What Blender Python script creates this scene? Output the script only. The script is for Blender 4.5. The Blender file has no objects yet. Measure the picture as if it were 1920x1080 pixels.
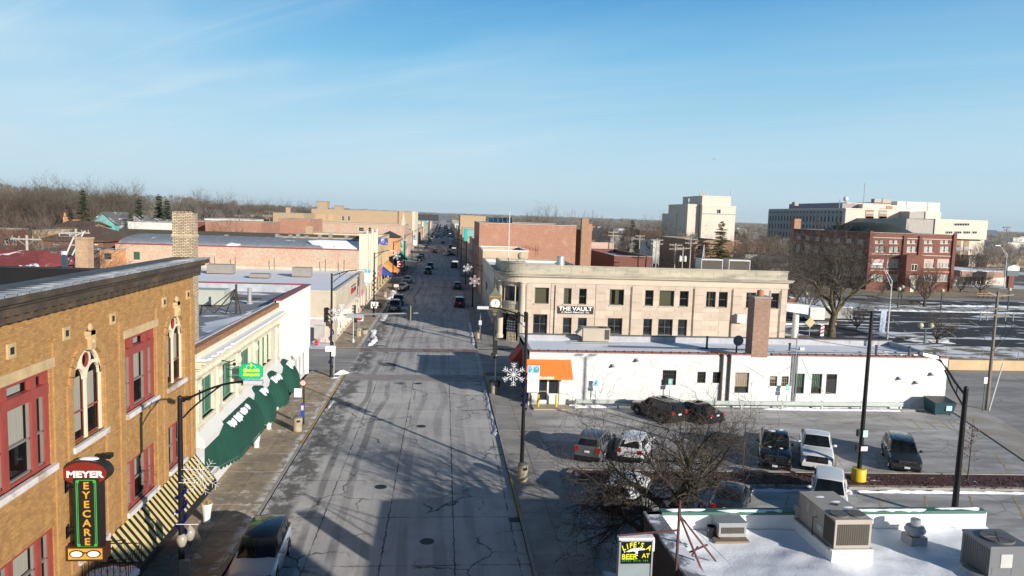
import bpy,math,random,mathutils
from mathutils import Vector,Matrix
R = math.radians
C = bpy.context.scene.collection
SC = bpy.context.scene
random.seed(7)

# ---------------------------------------------------------------- camera
CAM_H,FPX = 15.5,1377.0
PITCH,YAW,ROLL = R(5.6708),R(5.4319),R(1.8901)
cam_data = bpy.data.cameras.new('camera')
cam = bpy.data.objects.new('camera',cam_data);C.objects.link(cam)
cam_data.sensor_width = 36.0
cam_data.lens = FPX / 1920 * 36.0
cam_data.clip_start,cam_data.clip_end = 0.2,80000
cam.location = (0,0,CAM_H)
_f = Vector((math.sin(YAW)*math.cos(PITCH),math.cos(YAW)*math.cos(PITCH),-math.sin(PITCH)))
_r0 = Vector((math.cos(YAW),-math.sin(YAW),0));_u0 = _r0.cross(_f)
_r = _r0*math.cos(ROLL) + _u0*math.sin(ROLL)
_u = -_r0*math.sin(ROLL) + _u0*math.cos(ROLL)
cam.matrix_world = Matrix(((_r.x,_u.x,-_f.x,0),(_r.y,_u.y,-_f.y,0),(_r.z,_u.z,-_f.z,CAM_H),(0,0,0,1)))
SC.camera = cam

def ray(px,py):
    return _f*FPX + _r*(px-960) - _u*(py-540)
def G(px,py,z=0.0):                    # survey: where a sight line meets level z
    d = ray(px,py);t = (z-CAM_H)/d.z
    return (d.x*t,d.y*t)
def AT(px,py,Y):                       # survey: point at distance Y up the street
    d = ray(px,py);t = Y/d.y
    return (d.x*t,Y,CAM_H+d.z*t)

# ---------------------------------------------------------------- world and sun
SUN_EL,SUN_AZ = R(16.2),R(180-38)      # azimuth from +Y towards +X
world = bpy.data.worlds.new('World');SC.world = world;world.use_nodes = True
wn,wl = world.node_tree.nodes,world.node_tree.links
wn.clear()
def wnode(t,**kw):
    n = wn.new(t)
    for k,v in kw.items(): setattr(n,k,v)
    return n
wo = wnode('ShaderNodeOutputWorld');bg = wnode('ShaderNodeBackground');bg.inputs['Strength'].default_value = 0.082
sky = wnode('ShaderNodeTexSky',sky_type='NISHITA',sun_disc=False,sun_elevation=SUN_EL,sun_rotation=SUN_AZ,
            altitude=180,air_density=1.0,dust_density=0.0,ozone_density=3.0)
tc = wnode('ShaderNodeTexCoord')
# thin high cloud: noise on the sky direction projected to a cloud deck
sep = wnode('ShaderNodeSeparateXYZ');wl.new(tc.outputs['Generated'],sep.inputs[0])
def wmath(op,a,b=None,clamp=False):
    n = wnode('ShaderNodeMath',operation=op,use_clamp=clamp)
    for i,v in enumerate((a,b)):
        if v is None: continue
        if isinstance(v,(int,float)): n.inputs[i].default_value = v
        else: wl.new(v,n.inputs[i])
    return n.outputs[0]
zz = wmath('MAXIMUM',sep.outputs[2],0.0);zd = wmath('ADD',zz,0.10)
cx = wmath('DIVIDE',sep.outputs[0],zd);cy = wmath('DIVIDE',sep.outputs[1],zd)
comb = wnode('ShaderNodeCombineXYZ');wl.new(cx,comb.inputs[0]);wl.new(cy,comb.inputs[1])
def cloud(scale,rot,stretch,detail,lo,hi,off):
    mp = wnode('ShaderNodeMapping');mp.inputs['Scale'].default_value = stretch
    mp.inputs['Location'].default_value = off
    rot_ = wnode('ShaderNodeMapping');rot_.inputs['Rotation'].default_value = (0,0,R(rot));wl.new(comb.outputs[0],rot_.inputs[0]);wl.new(rot_.outputs[0],mp.inputs[0])
    nz = wnode('ShaderNodeTexNoise');nz.inputs['Scale'].default_value = scale;nz.inputs['Detail'].default_value = detail
    nz.inputs['Roughness'].default_value = 0.6;nz.inputs['Distortion'].default_value = 0.5
    wl.new(mp.outputs[0],nz.inputs[0])
    mr = wnode('ShaderNodeMapRange',interpolation_type='SMOOTHSTEP')
    mr.inputs['From Min'].default_value = lo;mr.inputs['From Max'].default_value = hi
    wl.new(nz.outputs[0],mr.inputs[0]);return mr.outputs[0]
c1 = cloud(0.42,44,(0.5,1.2,1),4,0.34,0.72,(3.2,1.7,0))
c2 = cloud(0.9,38,(0.14,2.4,1),9,0.47,0.68,(7.1,0.4,0))
c3 = cloud(0.25,10,(1,1,1),2,0.40,0.72,(1.3,5.2,0))
# a broad cloud bank lies to the west: thicker left of the street
bank = wnode('ShaderNodeMapRange',interpolation_type='SMOOTHSTEP')
bank.inputs['From Min'].default_value = 0.42;bank.inputs['From Max'].default_value = -0.42
wl.new(sep.outputs[0],bank.inputs[0])
bk = wmath('ADD',wmath('MULTIPLY',bank.outputs[0],0.80),0.34)
ca = wmath('MULTIPLY',wmath('ADD',wmath('MULTIPLY',c1,1.05),wmath('ADD',wmath('MULTIPLY',c2,0.34),wmath('MULTIPLY',c3,0.42))),bk,True)
mixc = wnode('ShaderNodeMix',data_type='RGBA')
hs = wnode('ShaderNodeHueSaturation');hs.inputs['Saturation'].default_value = 1.2;hs.inputs['Value'].default_value = 1.0
wl.new(sky.outputs[0],hs.inputs['Color'])
wl.new(hs.outputs[0],mixc.inputs['A'])
mixc.inputs['B'].default_value = (5.9,7.4,8.3,1)
thin = wnode('ShaderNodeMapRange',interpolation_type='SMOOTHSTEP');thin.inputs['From Min'].default_value = .14;thin.inputs['From Max'].default_value = .5;thin.inputs['To Min'].default_value = .74;thin.inputs['To Max'].default_value = 0
wl.new(zz,thin.inputs[0]);wl.new(wmath('MULTIPLY',ca,thin.outputs[0]),mixc.inputs['Factor'])
# pale air towards the horizon
hzn = wmath('POWER',wmath('SUBTRACT',1.0,wmath('MULTIPLY',zz,2.6,True),True),2.2)
mixh = wnode('ShaderNodeMix',data_type='RGBA');wl.new(wmath('MULTIPLY',hzn,0.55),mixh.inputs['Factor'])
wl.new(mixc.outputs['Result'],mixh.inputs['A']);mixh.inputs['B'].default_value = (4.8,6.4,7.4,1)
wl.new(mixh.outputs['Result'],bg.inputs['Color'])
# clear cold winter air: bright low sky falling off to a deep zenith
ramp = wnode('ShaderNodeValToRGB');wl.new(zz,ramp.inputs[0]);cr = ramp.color_ramp
for e,(p_,c_) in enumerate(((0.0,(.58,.75,.84)),(.10,(.41,.70,.88)),(.20,(.135,.49,.80)),(.30,(.05,.30,.66)),(.5,(.028,.085,.19)),(1.0,(.014,.036,.08)))):
    el_ = cr.elements[e] if e < 2 else cr.elements.new(p_)
    el_.position = p_;el_.color = (*c_,1)
up = wnode('ShaderNodeVectorMath',operation='SCALE');wl.new(ramp.outputs[0],up.inputs[0]);up.inputs['Scale'].default_value = 9.5
mixr = wnode('ShaderNodeMix',data_type='RGBA');mixr.inputs['Factor'].default_value = 0.86
wl.new(hs.outputs[0],mixr.inputs['A']);wl.new(up.outputs[0],mixr.inputs['B']);wl.new(mixr.outputs['Result'],mixc.inputs['A']);wl.new(bg.outputs[0],wo.inputs[0])

sun_d = bpy.data.lights.new('sun','SUN');sun_d.energy = 4.7;sun_d.angle = R(0.55);sun_d.color = (1.0,0.925,0.83)
sun = bpy.data.objects.new('sun',sun_d);C.objects.link(sun)
_s = Vector((math.sin(SUN_AZ)*math.cos(SUN_EL),math.cos(SUN_AZ)*math.cos(SUN_EL),math.sin(SUN_EL)))
sun.rotation_euler = _s.to_track_quat('Z','Y').to_euler()
sun.location = (60,-80,60)
SC.view_settings.view_transform = 'Standard';SC.view_settings.look = 'None'
SC.view_settings.exposure = 0.45;SC.view_settings.gamma = 1.0;SC.view_settings.use_curve_mapping = False
SC.render.engine = 'CYCLES'
SC.cycles.max_bounces = 6;SC.cycles.transparent_max_bounces = 8;SC.cycles.volume_bounces = 0

# ---------------------------------------------------------------- materials
MATS = {}
def newmat(name):
    m = bpy.data.materials.new(name);m.use_nodes = True
    nt = m.node_tree;b = nt.nodes['Principled BSDF']
    return m,nt.nodes,nt.links,b
def lnk(L,a,b): L.new(a,b)
def c4(c): return (c[0],c[1],c[2],1.0)
def obco(N,L,scale=(1,1,1)):
    t = N.new('ShaderNodeTexCoord');mp = N.new('ShaderNodeMapping');mp.inputs['Scale'].default_value = scale
    L.new(t.outputs['Object'],mp.inputs[0]);return mp.outputs[0]
def noise(N,L,vec,scale,detail=4,rough=0.55,dist=0.0):
    n = N.new('ShaderNodeTexNoise');n.inputs['Scale'].default_value = scale;n.inputs['Detail'].default_value = detail
    n.inputs['Roughness'].default_value = rough;n.inputs['Distortion'].default_value = dist
    L.new(vec,n.inputs[0]);return n.outputs[0]
def mrange(N,L,v,a,b,c=0.0,d=1.0,smooth=True):
    n = N.new('ShaderNodeMapRange');n.interpolation_type = 'SMOOTHSTEP' if smooth else 'LINEAR'
    n.inputs['From Min'].default_value = a;n.inputs['From Max'].default_value = b
    n.inputs['To Min'].default_value = c;n.inputs['To Max'].default_value = d
    L.new(v,n.inputs[0]);return n.outputs[0]
def mixrgb(N,L,f,a,b,mode='MIX'):
    n = N.new('ShaderNodeMix');n.data_type = 'RGBA';n.blend_type = mode
    for k,v in (('Factor',f),('A',a),('B',b)):
        s = n.inputs[k]
        if k != 'Factor':
            s = [i for i in n.inputs if i.name == k and i.type == 'RGBA'][0]
        if isinstance(v,(int,float)): s.default_value = v
        elif isinstance(v,tuple): s.default_value = c4(v)
        else: L.new(v,s)
    return [o for o in n.outputs if o.type == 'RGBA'][0]
def mth(N,L,op,a,b=None,clamp=False):
    n = N.new('ShaderNodeMath');n.operation = op;n.use_clamp = clamp
    for i,v in enumerate((a,b)):
        if v is None: continue
        if isinstance(v,(int,float)): n.inputs[i].default_value = v
        else: L.new(v,n.inputs[i])
    return n.outputs[0]
def bump(N,L,b,h,strength=.3,dist=.02):
    n = N.new('ShaderNodeBump');n.inputs['Strength'].default_value = strength;n.inputs['Distance'].default_value = dist
    L.new(h,n.inputs['Height']);L.new(n.outputs[0],b.inputs['Normal'])
def M(name,col,rough=.7,metal=0.,var=.12,vs=1.3,bs=0.,bscale=60,coat=0.,stretch=(1,1,1),col2=None,lo=.45,hi=.62,c2s=1.0):
    if name in MATS: return MATS[name]
    m,N,L,b = newmat(name)
    v = obco(N,L,stretch)
    n1 = noise(N,L,v,vs,6,.62)
    k = mrange(N,L,n1,.28,.72,1-var,1+var,False)
    base = c4(col)
    if col2:
        n2 = noise(N,L,v,c2s,7,.65,.3)
        colr = mixrgb(N,L,mrange(N,L,n2,lo,hi),tuple(col),tuple(col2))
    else:
        rg = N.new('ShaderNodeRGB');rg.outputs[0].default_value = base;colr = rg.outputs[0]
    hv = N.new('ShaderNodeHueSaturation');L.new(k,hv.inputs['Value']);L.new(colr,hv.inputs['Color'])
    L.new(hv.outputs[0],b.inputs['Base Color'])
    b.inputs['Roughness'].default_value = rough;b.inputs['Metallic'].default_value = metal
    b.inputs['Coat Weight'].default_value = coat;b.inputs['Coat Roughness'].default_value = .06
    if bs: bump(N,L,b,noise(N,L,v,bscale,3),bs,.02)
    MATS[name] = m;return m
def wallvec(N,L):
    t = N.new('ShaderNodeTexCoord');s = N.new('ShaderNodeSeparateXYZ');L.new(t.outputs['Object'],s.inputs[0])
    g = N.new('ShaderNodeNewGeometry');sn = N.new('ShaderNodeSeparateXYZ');L.new(g.outputs['True Normal'],sn.inputs[0])
    ax = mth(N,L,'GREATER_THAN',mth(N,L,'ABSOLUTE',sn.outputs[0]),.6)
    az = mth(N,L,'GREATER_THAN',mth(N,L,'ABSOLUTE',sn.outputs[2]),.8)
    mx = N.new('ShaderNodeMix');L.new(ax,mx.inputs['Factor']);L.new(s.outputs[0],mx.inputs['A']);L.new(s.outputs[1],mx.inputs['B'])
    my = N.new('ShaderNodeMix');L.new(az,my.inputs['Factor']);L.new(s.outputs[2],my.inputs['A']);L.new(s.outputs[1],my.inputs['B'])
    c = N.new('ShaderNodeCombineXYZ');L.new(mx.outputs[0],c.inputs[0]);L.new(my.outputs[0],c.inputs[1])
    return c.outputs[0],t.outputs['Object']
def BRICK(name,c1,c2,mortar,w=.21,h=.072,stain=(.2,.16,.12),st=.25,patch=None,mort=.012,soft=.0):
    if name in MATS: return MATS[name]
    m,N,L,b = newmat(name)
    v,ob = wallvec(N,L)
    br = N.new('ShaderNodeTexBrick');L.new(v,br.inputs['Vector'])
    br.inputs['Scale'].default_value = 1.0;br.inputs['Brick Width'].default_value = w;br.inputs['Row Height'].default_value = h
    br.inputs['Mortar Size'].default_value = mort;br.inputs['Mortar Smooth'].default_value = .2;br.inputs['Bias'].default_value = 0
    br.inputs['Color1'].default_value = c4(c1);br.inputs['Color2'].default_value = c4(c2);br.inputs['Mortar'].default_value = c4(mortar)
    n1 = noise(N,L,ob,.55,7,.66,.4)
    col = mixrgb(N,L,mrange(N,L,n1,.48,.75,0,st),br.outputs['Color'],tuple(stain))
    if patch:
        n2 = noise(N,L,ob,.33,6,.7,.8)
        col = mixrgb(N,L,mrange(N,L,n2,.46,.60,0,.8),col,tuple(patch))
    n3 = noise(N,L,ob,3.1,6,.7)
    hv = N.new('ShaderNodeHueSaturation');L.new(mrange(N,L,n3,.25,.75,.74,1.26,False),hv.inputs['Value']);L.new(col,hv.inputs['Color'])
    L.new(hv.outputs[0],b.inputs['Base Color']);b.inputs['Roughness'].default_value = .85
    bump(N,L,b,br.outputs['Fac'],-.5,.012)
    MATS[name] = m;return m
def SNOWY(name,under,lo=.42,hi=.5,scale=.5,stretch=(1,1,1),snow=(.86,.88,.92),rough=.75,bs=.25):
    if name in MATS: return MATS[name]
    m,N,L,b = newmat(name)
    v = obco(N,L,stretch)
    n = noise(N,L,v,scale,8,.62,.25)
    f = mrange(N,L,n,lo,hi)
    n2 = noise(N,L,v,2.3,6,.65)
    hv = N.new('ShaderNodeHueSaturation');hv.inputs['Color'].default_value = c4(under);L.new(mrange(N,L,n2,.25,.75,.7,1.3,False),hv.inputs['Value'])
    L.new(mixrgb(N,L,f,hv.outputs[0],tuple(snow)),b.inputs['Base Color'])
    b.inputs['Roughness'].default_value = rough
    bump(N,L,b,mth(N,L,'ADD',f,mth(N,L,'MULTIPLY',noise(N,L,v,5,6,.7),.5)),bs,.06)
    MATS[name] = m;return m
def GLASS(name,col=(.02,.025,.03),rough=.06,var=.5):
    if name in MATS: return MATS[name]
    m,N,L,b = newmat(name)
    v = obco(N,L);n = noise(N,L,v,.9,3)
    hv = N.new('ShaderNodeHueSaturation');hv.inputs['Color'].default_value = c4(col);L.new(mrange(N,L,n,.3,.7,1-var,1+var),hv.inputs['Value'])
    L.new(hv.outputs[0],b.inputs['Base Color']);b.inputs['Roughness'].default_value = rough;b.inputs['IOR'].default_value = 1.5
    bump(N,L,b,noise(N,L,v,.7,2),.04,.05)
    MATS[name] = m;return m
def CLEAR(name,tint=(.8,.85,.85),k=.62):
    if name in MATS: return MATS[name]
    m,N,L,b = newmat(name)
    tr = N.new('ShaderNodeBsdfTransparent');tr.inputs[0].default_value = c4(tint)
    b.inputs['Base Color'].default_value = (.015,.02,.022,1);b.inputs['Roughness'].default_value = .04
    mx = N.new('ShaderNodeMixShader');mx.inputs[0].default_value = k
    L.new(b.outputs[0],mx.inputs[1]);L.new(tr.outputs[0],mx.inputs[2]);L.new(mx.outputs[0],N['Material Output'].inputs[0])
    v = obco(N,L);bump(N,L,b,noise(N,L,v,.8,2),.05,.05)
    MATS[name] = m;return m
def EMIT(name,col,s=1.0):
    m,N,L,b = newmat(name);b.inputs['Base Color'].default_value = c4(col)
    b.inputs['Emission Color'].default_value = c4(col);b.inputs['Emission Strength'].default_value = s
    return m

# ---------------------------------------------------------------- mesh building
WL = {}
def tag(o,label=None,cat=None,group=None,kind=None):
    if label: o['label'] = label
    if cat: o['category'] = cat
    if group: o['group'] = group
    if kind: o['kind'] = kind
    return o
def thing(name,label,cat,loc=(0,0,0),rz=0,group=None):
    o = bpy.data.objects.new(name,None);C.objects.link(o);o.empty_display_size = .2
    o.location = loc;o.rotation_euler = (0,0,rz);WL[o.name] = Vector(loc)
    return tag(o,label,cat,group)
def kids(o): return [c for c in bpy.data.objects if c.parent == o]
CH = {}
def copy_tree(o,parent=None):
    c = o.copy();C.objects.link(c)
    if parent is not None: c.parent = parent
    if parent is not None: CH.setdefault(parent.name,[]).append(c)
    for ch in list(CH.get(o.name,[])): copy_tree(ch,c)
    return c
def place(proto,used,loc,rz=0,label=None,group=None,scale=None):
    o = proto if not used else copy_tree(proto)
    o.location = loc;o.rotation_euler = (0,0,rz)
    if label: o['label'] = label
    if group: o['group'] = group
    if scale: o.scale = scale if not isinstance(scale,(int,float)) else (scale,)*3
    return o
class MB:
    def __init__(s): s.v,s.f,s.mi,s.sm = [],[],[],[];s.m = 0;s.smooth = False
    def add(s,vs,fs,smooth=None):
        k = len(s.v);s.v += [tuple(p) for p in vs]
        for f in fs: s.f.append([k+i for i in f]);s.mi.append(s.m);s.sm.append(s.smooth if smooth is None else smooth)
        return s
    def box(s,x0,y0,z0,x1,y1,z1):
        return s.add([(x0,y0,z0),(x1,y0,z0),(x1,y1,z0),(x0,y1,z0),(x0,y0,z1),(x1,y0,z1),(x1,y1,z1),(x0,y1,z1)],
              [(0,3,2,1),(4,5,6,7),(0,1,5,4),(1,2,6,5),(2,3,7,6),(3,0,4,7)])
    def hexa(s,p): return s.add(p,[(0,3,2,1),(4,5,6,7),(0,1,5,4),(1,2,6,5),(2,3,7,6),(3,0,4,7)])
    def quad(s,*p): return s.add(p,[tuple(range(len(p)))])
    def ring(s,c,ax,r,n,ph=0):
        ax = Vector(ax).normalized();a = ax.orthogonal().normalized() if abs(ax.z) < .9 else Vector((1,0,0));a = (a-ax*a.dot(ax)).normalized();b = ax.cross(a)
        return [Vector(c)+(a*math.cos(ph+2*math.pi*i/n)+b*math.sin(ph+2*math.pi*i/n))*r for i in range(n)]
    def cyl(s,p0,p1,r0,r1=None,n=10,caps=True):
        r1 = r0 if r1 is None else r1;p0,p1 = Vector(p0),Vector(p1);ax = p1-p0
        vs = s.ring(p0,ax,r0,n)+s.ring(p1,ax,r1,n)
        s.add(vs,[(i,(i+1) % n,n+(i+1) % n,n+i) for i in range(n)],True)
        if caps: s.add(vs[:n],[tuple(range(n-1,-1,-1))],False);s.add(vs[n:],[tuple(range(n))],False)
        return s
    def tube(s,pts,r,n=6,r1=None):
        pts = [Vector(p) for p in pts];m = len(pts);rings = []
        for i,p in enumerate(pts):
            d = (pts[min(i+1,m-1)]-pts[max(i-1,0)])
            rr = r if r1 is None else r+(r1-r)*i/(m-1)
            rings += s.ring(p,d,rr,n)
        s.add(rings,[(k*n+i,k*n+(i+1) % n,(k+1)*n+(i+1) % n,(k+1)*n+i) for k in range(m-1) for i in range(n)],True)
        s.add(rings[:n],[tuple(range(n-1,-1,-1))],False);s.add(rings[-n:],[tuple(range(n))],False);return s
    def lathe(s,prof,c=(0,0,0),n=16,ax=None):
        c = Vector(c);vs = []
        for r,z in prof:
            for i in range(n):
                a = 2*math.pi*i/n;p = Vector((r*math.cos(a),r*math.sin(a),z))
                if ax == 'x': p = Vector((z,p.x,p.y))
                elif ax == 'y': p = Vector((p.x,z,p.y))
                vs.append(c+p)
        m = len(prof)
        s.add(vs,[(k*n+i,k*n+(i+1) % n,(k+1)*n+(i+1) % n,(k+1)*n+i) for k in range(m-1) for i in range(n)],True)
        s.add(vs[:n],[tuple(range(n-1,-1,-1))],True);s.add(vs[-n:],[tuple(range(n))],True);return s
    def prism(s,poly,z0,z1):
        n = len(poly);vs = [(x,y,z0) for x,y in poly]+[(x,y,z1) for x,y in poly]
        return s.add(vs,[tuple(range(n-1,-1,-1)),tuple(range(n,2*n))]+[(i,(i+1) % n,n+(i+1) % n,n+i) for i in range(n)])
    def sph(s,c,r,n=10,m=7,sc=(1,1,1)):
        pr = [(max(.001,r*math.sin(math.pi*k/m)),-r*math.cos(math.pi*k/m)) for k in range(m+1)]
        k0 = len(s.v);s.lathe(pr,(0,0,0),n)
        for i in range(k0,len(s.v)):
            p = s.v[i];s.v[i] = (c[0]+p[0]*sc[0],c[1]+p[1]*sc[1],c[2]+p[2]*sc[2])
        return s
    def build(s,name,mats,parent=None,label=None,sharp=40):
        me = bpy.data.meshes.new(name)
        off = Vector((0,0,0))
        if parent is not None: off = WL.get(parent.name,off)
        me.from_pydata([(x-off.x,y-off.y,z-off.z) for x,y,z in s.v],[],s.f)
        for m in (mats if isinstance(mats,(list,tuple)) else [mats]): me.materials.append(m)
        if any(s.mi): me.polygons.foreach_set('material_index',s.mi)
        if any(s.sm):
            me.polygons.foreach_set('use_smooth',s.sm)
            me.set_sharp_from_angle(angle=R(sharp))
        me.update()
        return link(name,me,parent,label)
def link(name,me,parent=None,label=None):
    o = bpy.data.objects.new(name,me);C.objects.link(o)
    if parent is not None:
        o.parent = parent;WL[o.name] = WL.get(parent.name,Vector((0,0,0)))
        CH.setdefault(parent.name,[]).append(o)
    if label: o['label'] = label
    return o
class FR:                                # a wall plane: a along, b up, d outwards
    def __init__(s,o,n):
        s.o = Vector(o);s.n = Vector(n).normalized();s.u = Vector((0,0,1)).cross(s.n)
    def p(s,a,b,d=0): return s.o+s.u*a+Vector((0,0,b))+s.n*d
    def box(s,mb,a0,a1,b0,b1,d0,d1):
        P = s.p;return mb.hexa([P(a0,b0,d1),P(a1,b0,d1),P(a1,b0,d0),P(a0,b0,d0),P(a0,b1,d1),P(a1,b1,d1),P(a1,b1,d0),P(a0,b1,d0)])
def south(x0,y,z=0): return FR((x0,y,z),(0,-1,0))      # a = x - x0
def east(x,y0,z=0): return FR((x,y0,z),(1,0,0))        # a = y - y0
def west(x,y0,z=0): return FR((x,y0,z),(-1,0,0))       # a = y0 - y
def wall(mb,F,a0,a1,b0,b1,holes=(),depth=.15,d=0):
    holes = [h for h in holes]
    A = sorted({a0,a1,*[min(max(x,a0),a1) for h in holes for x in h[:2]]});B = sorted({b0,b1,*[min(max(x,b0),b1) for h in holes for x in h[2:4]]})
    for i in range(len(A)-1):
        for j in range(len(B)-1):
            ca,cb = (A[i]+A[i+1])/2,(B[j]+B[j+1])/2
            if any(h[0] < ca < h[1] and h[2] < cb < h[3] for h in holes): continue
            mb.quad(F.p(A[i],B[j],d),F.p(A[i+1],B[j],d),F.p(A[i+1],B[j+1],d),F.p(A[i],B[j+1],d))
    for h in holes:
        x0,x1,y0,y1 = h[:4];q = d-depth
        mb.quad(F.p(x0,y0,d),F.p(x0,y0,q),F.p(x0,y1,q),F.p(x0,y1,d));mb.quad(F.p(x1,y0,d),F.p(x1,y0,q),F.p(x1,y1,q),F.p(x1,y1,d))
        mb.quad(F.p(x0,y0,d),F.p(x0,y0,q),F.p(x1,y0,q),F.p(x1,y0,d));mb.quad(F.p(x0,y1,d),F.p(x0,y1,q),F.p(x1,y1,q),F.p(x1,y1,d))
def window(F,parent,h,frame,glass,depth=.15,fw=.07,cols=1,rows=1,sill=None,sillw=.08,name='window',bars=(),blind=None,blindf=.5,mull=.05):
    """frame bars in the reveal, one pane per light, an optional sill"""
    a0,a1,b0,b1 = h[:4];d0,d1 = -depth+.004,-depth+.06
    m = MB();F.box(m,a0,a0+fw,b0,b1,d0,d1);F.box(m,a1-fw,a1,b0,b1,d0,d1)
    F.box(m,a0+fw,a1-fw,b0,b0+fw,d0,d1);F.box(m,a0+fw,a1-fw,b1-fw,b1,d0,d1)
    xs = [a0+fw+(a1-a0-2*fw)*i/cols for i in range(cols+1)];ys = [b0+fw+(b1-b0-2*fw)*i/rows for i in range(rows+1)]
    for x in xs[1:-1]: F.box(m,x-mull/2,x+mull/2,b0+fw,b1-fw,d0,d1-.004)
    for y in ys[1:-1]: F.box(m,a0+fw,a1-fw,y-mull/2,y+mull/2,d0,d1-.008)
    w = m.build(name,frame,parent)
    g = d0+.02
    for i in range(cols):
        for j in range(rows):
            q = MB();q.quad(F.p(xs[i],ys[j],g),F.p(xs[i+1],ys[j],g),F.p(xs[i+1],ys[j+1],g),F.p(xs[i],ys[j+1],g));q.build('pane',glass,w)
    if blind:
        q = MB();yb = b1-fw-(b1-b0)*blindf;F.box(q,a0+fw,a1-fw,yb,b1-fw,g-.06,g-.04);q.build('blind',blind,w)
    if sill:
        q = MB();F.box(q,a0-.08,a1+.08,b0-.12,b0,-depth+.02,sillw);q.build('sill',sill,w)
    return w
def text_mesh(txt,size,ext=.01,align='CENTER',offset=0.0,shear=0.0):
    cu = bpy.data.curves.new('lettering','FONT');cu.body = txt;cu.size = size;cu.extrude = ext;cu.align_x = align;cu.align_y = 'CENTER'
    cu.offset = offset;cu.shear = shear;cu.resolution_u = 3
    o = bpy.data.objects.new('lettering',cu);C.objects.link(o)
    dg = bpy.context.evaluated_depsgraph_get();me = bpy.data.meshes.new_from_object(o.evaluated_get(dg))
    bpy.data.objects.remove(o);bpy.data.curves.remove(cu);return me
def lettering(F,a,b,d,txt,size,mat,parent,sx=1.0,ext=.01,offset=0.0,rot=0.0,shear=0.0,name='lettering'):
    me = text_mesh(txt,size,ext,offset=offset,shear=shear)
    off = WL.get(parent.name,Vector((0,0,0)))
    cr,sr = math.cos(rot),math.sin(rot)
    for v in me.vertices:
        x,y,z = v.co.x*sx,v.co.y,v.co.z
        x,y = x*cr-y*sr,x*sr+y*cr
        v.co = F.p(a+x,b+y,d+z)-off
    me.materials.clear();me.materials.append(mat)
    return link(name,me,parent)
# ================================================================ SETTING
def struct(o): o['kind'] = 'structure';return o
def sheet(name,x0,y0,x1,y1,z,mat,parent=None,thick=0):
    m = MB()
    if thick: m.box(x0,y0,z-thick,x1,y1,z)
    else: m.quad((x0,y0,z),(x1,y0,z),(x1,y1,z),(x0,y1,z))
    return m.build(name,mat,parent)
def polysheet(name,pts,z,mat,parent=None):
    m = MB();m.quad(*[(x,y,z) for x,y in pts]);return m.build(name,mat,parent)

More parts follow.
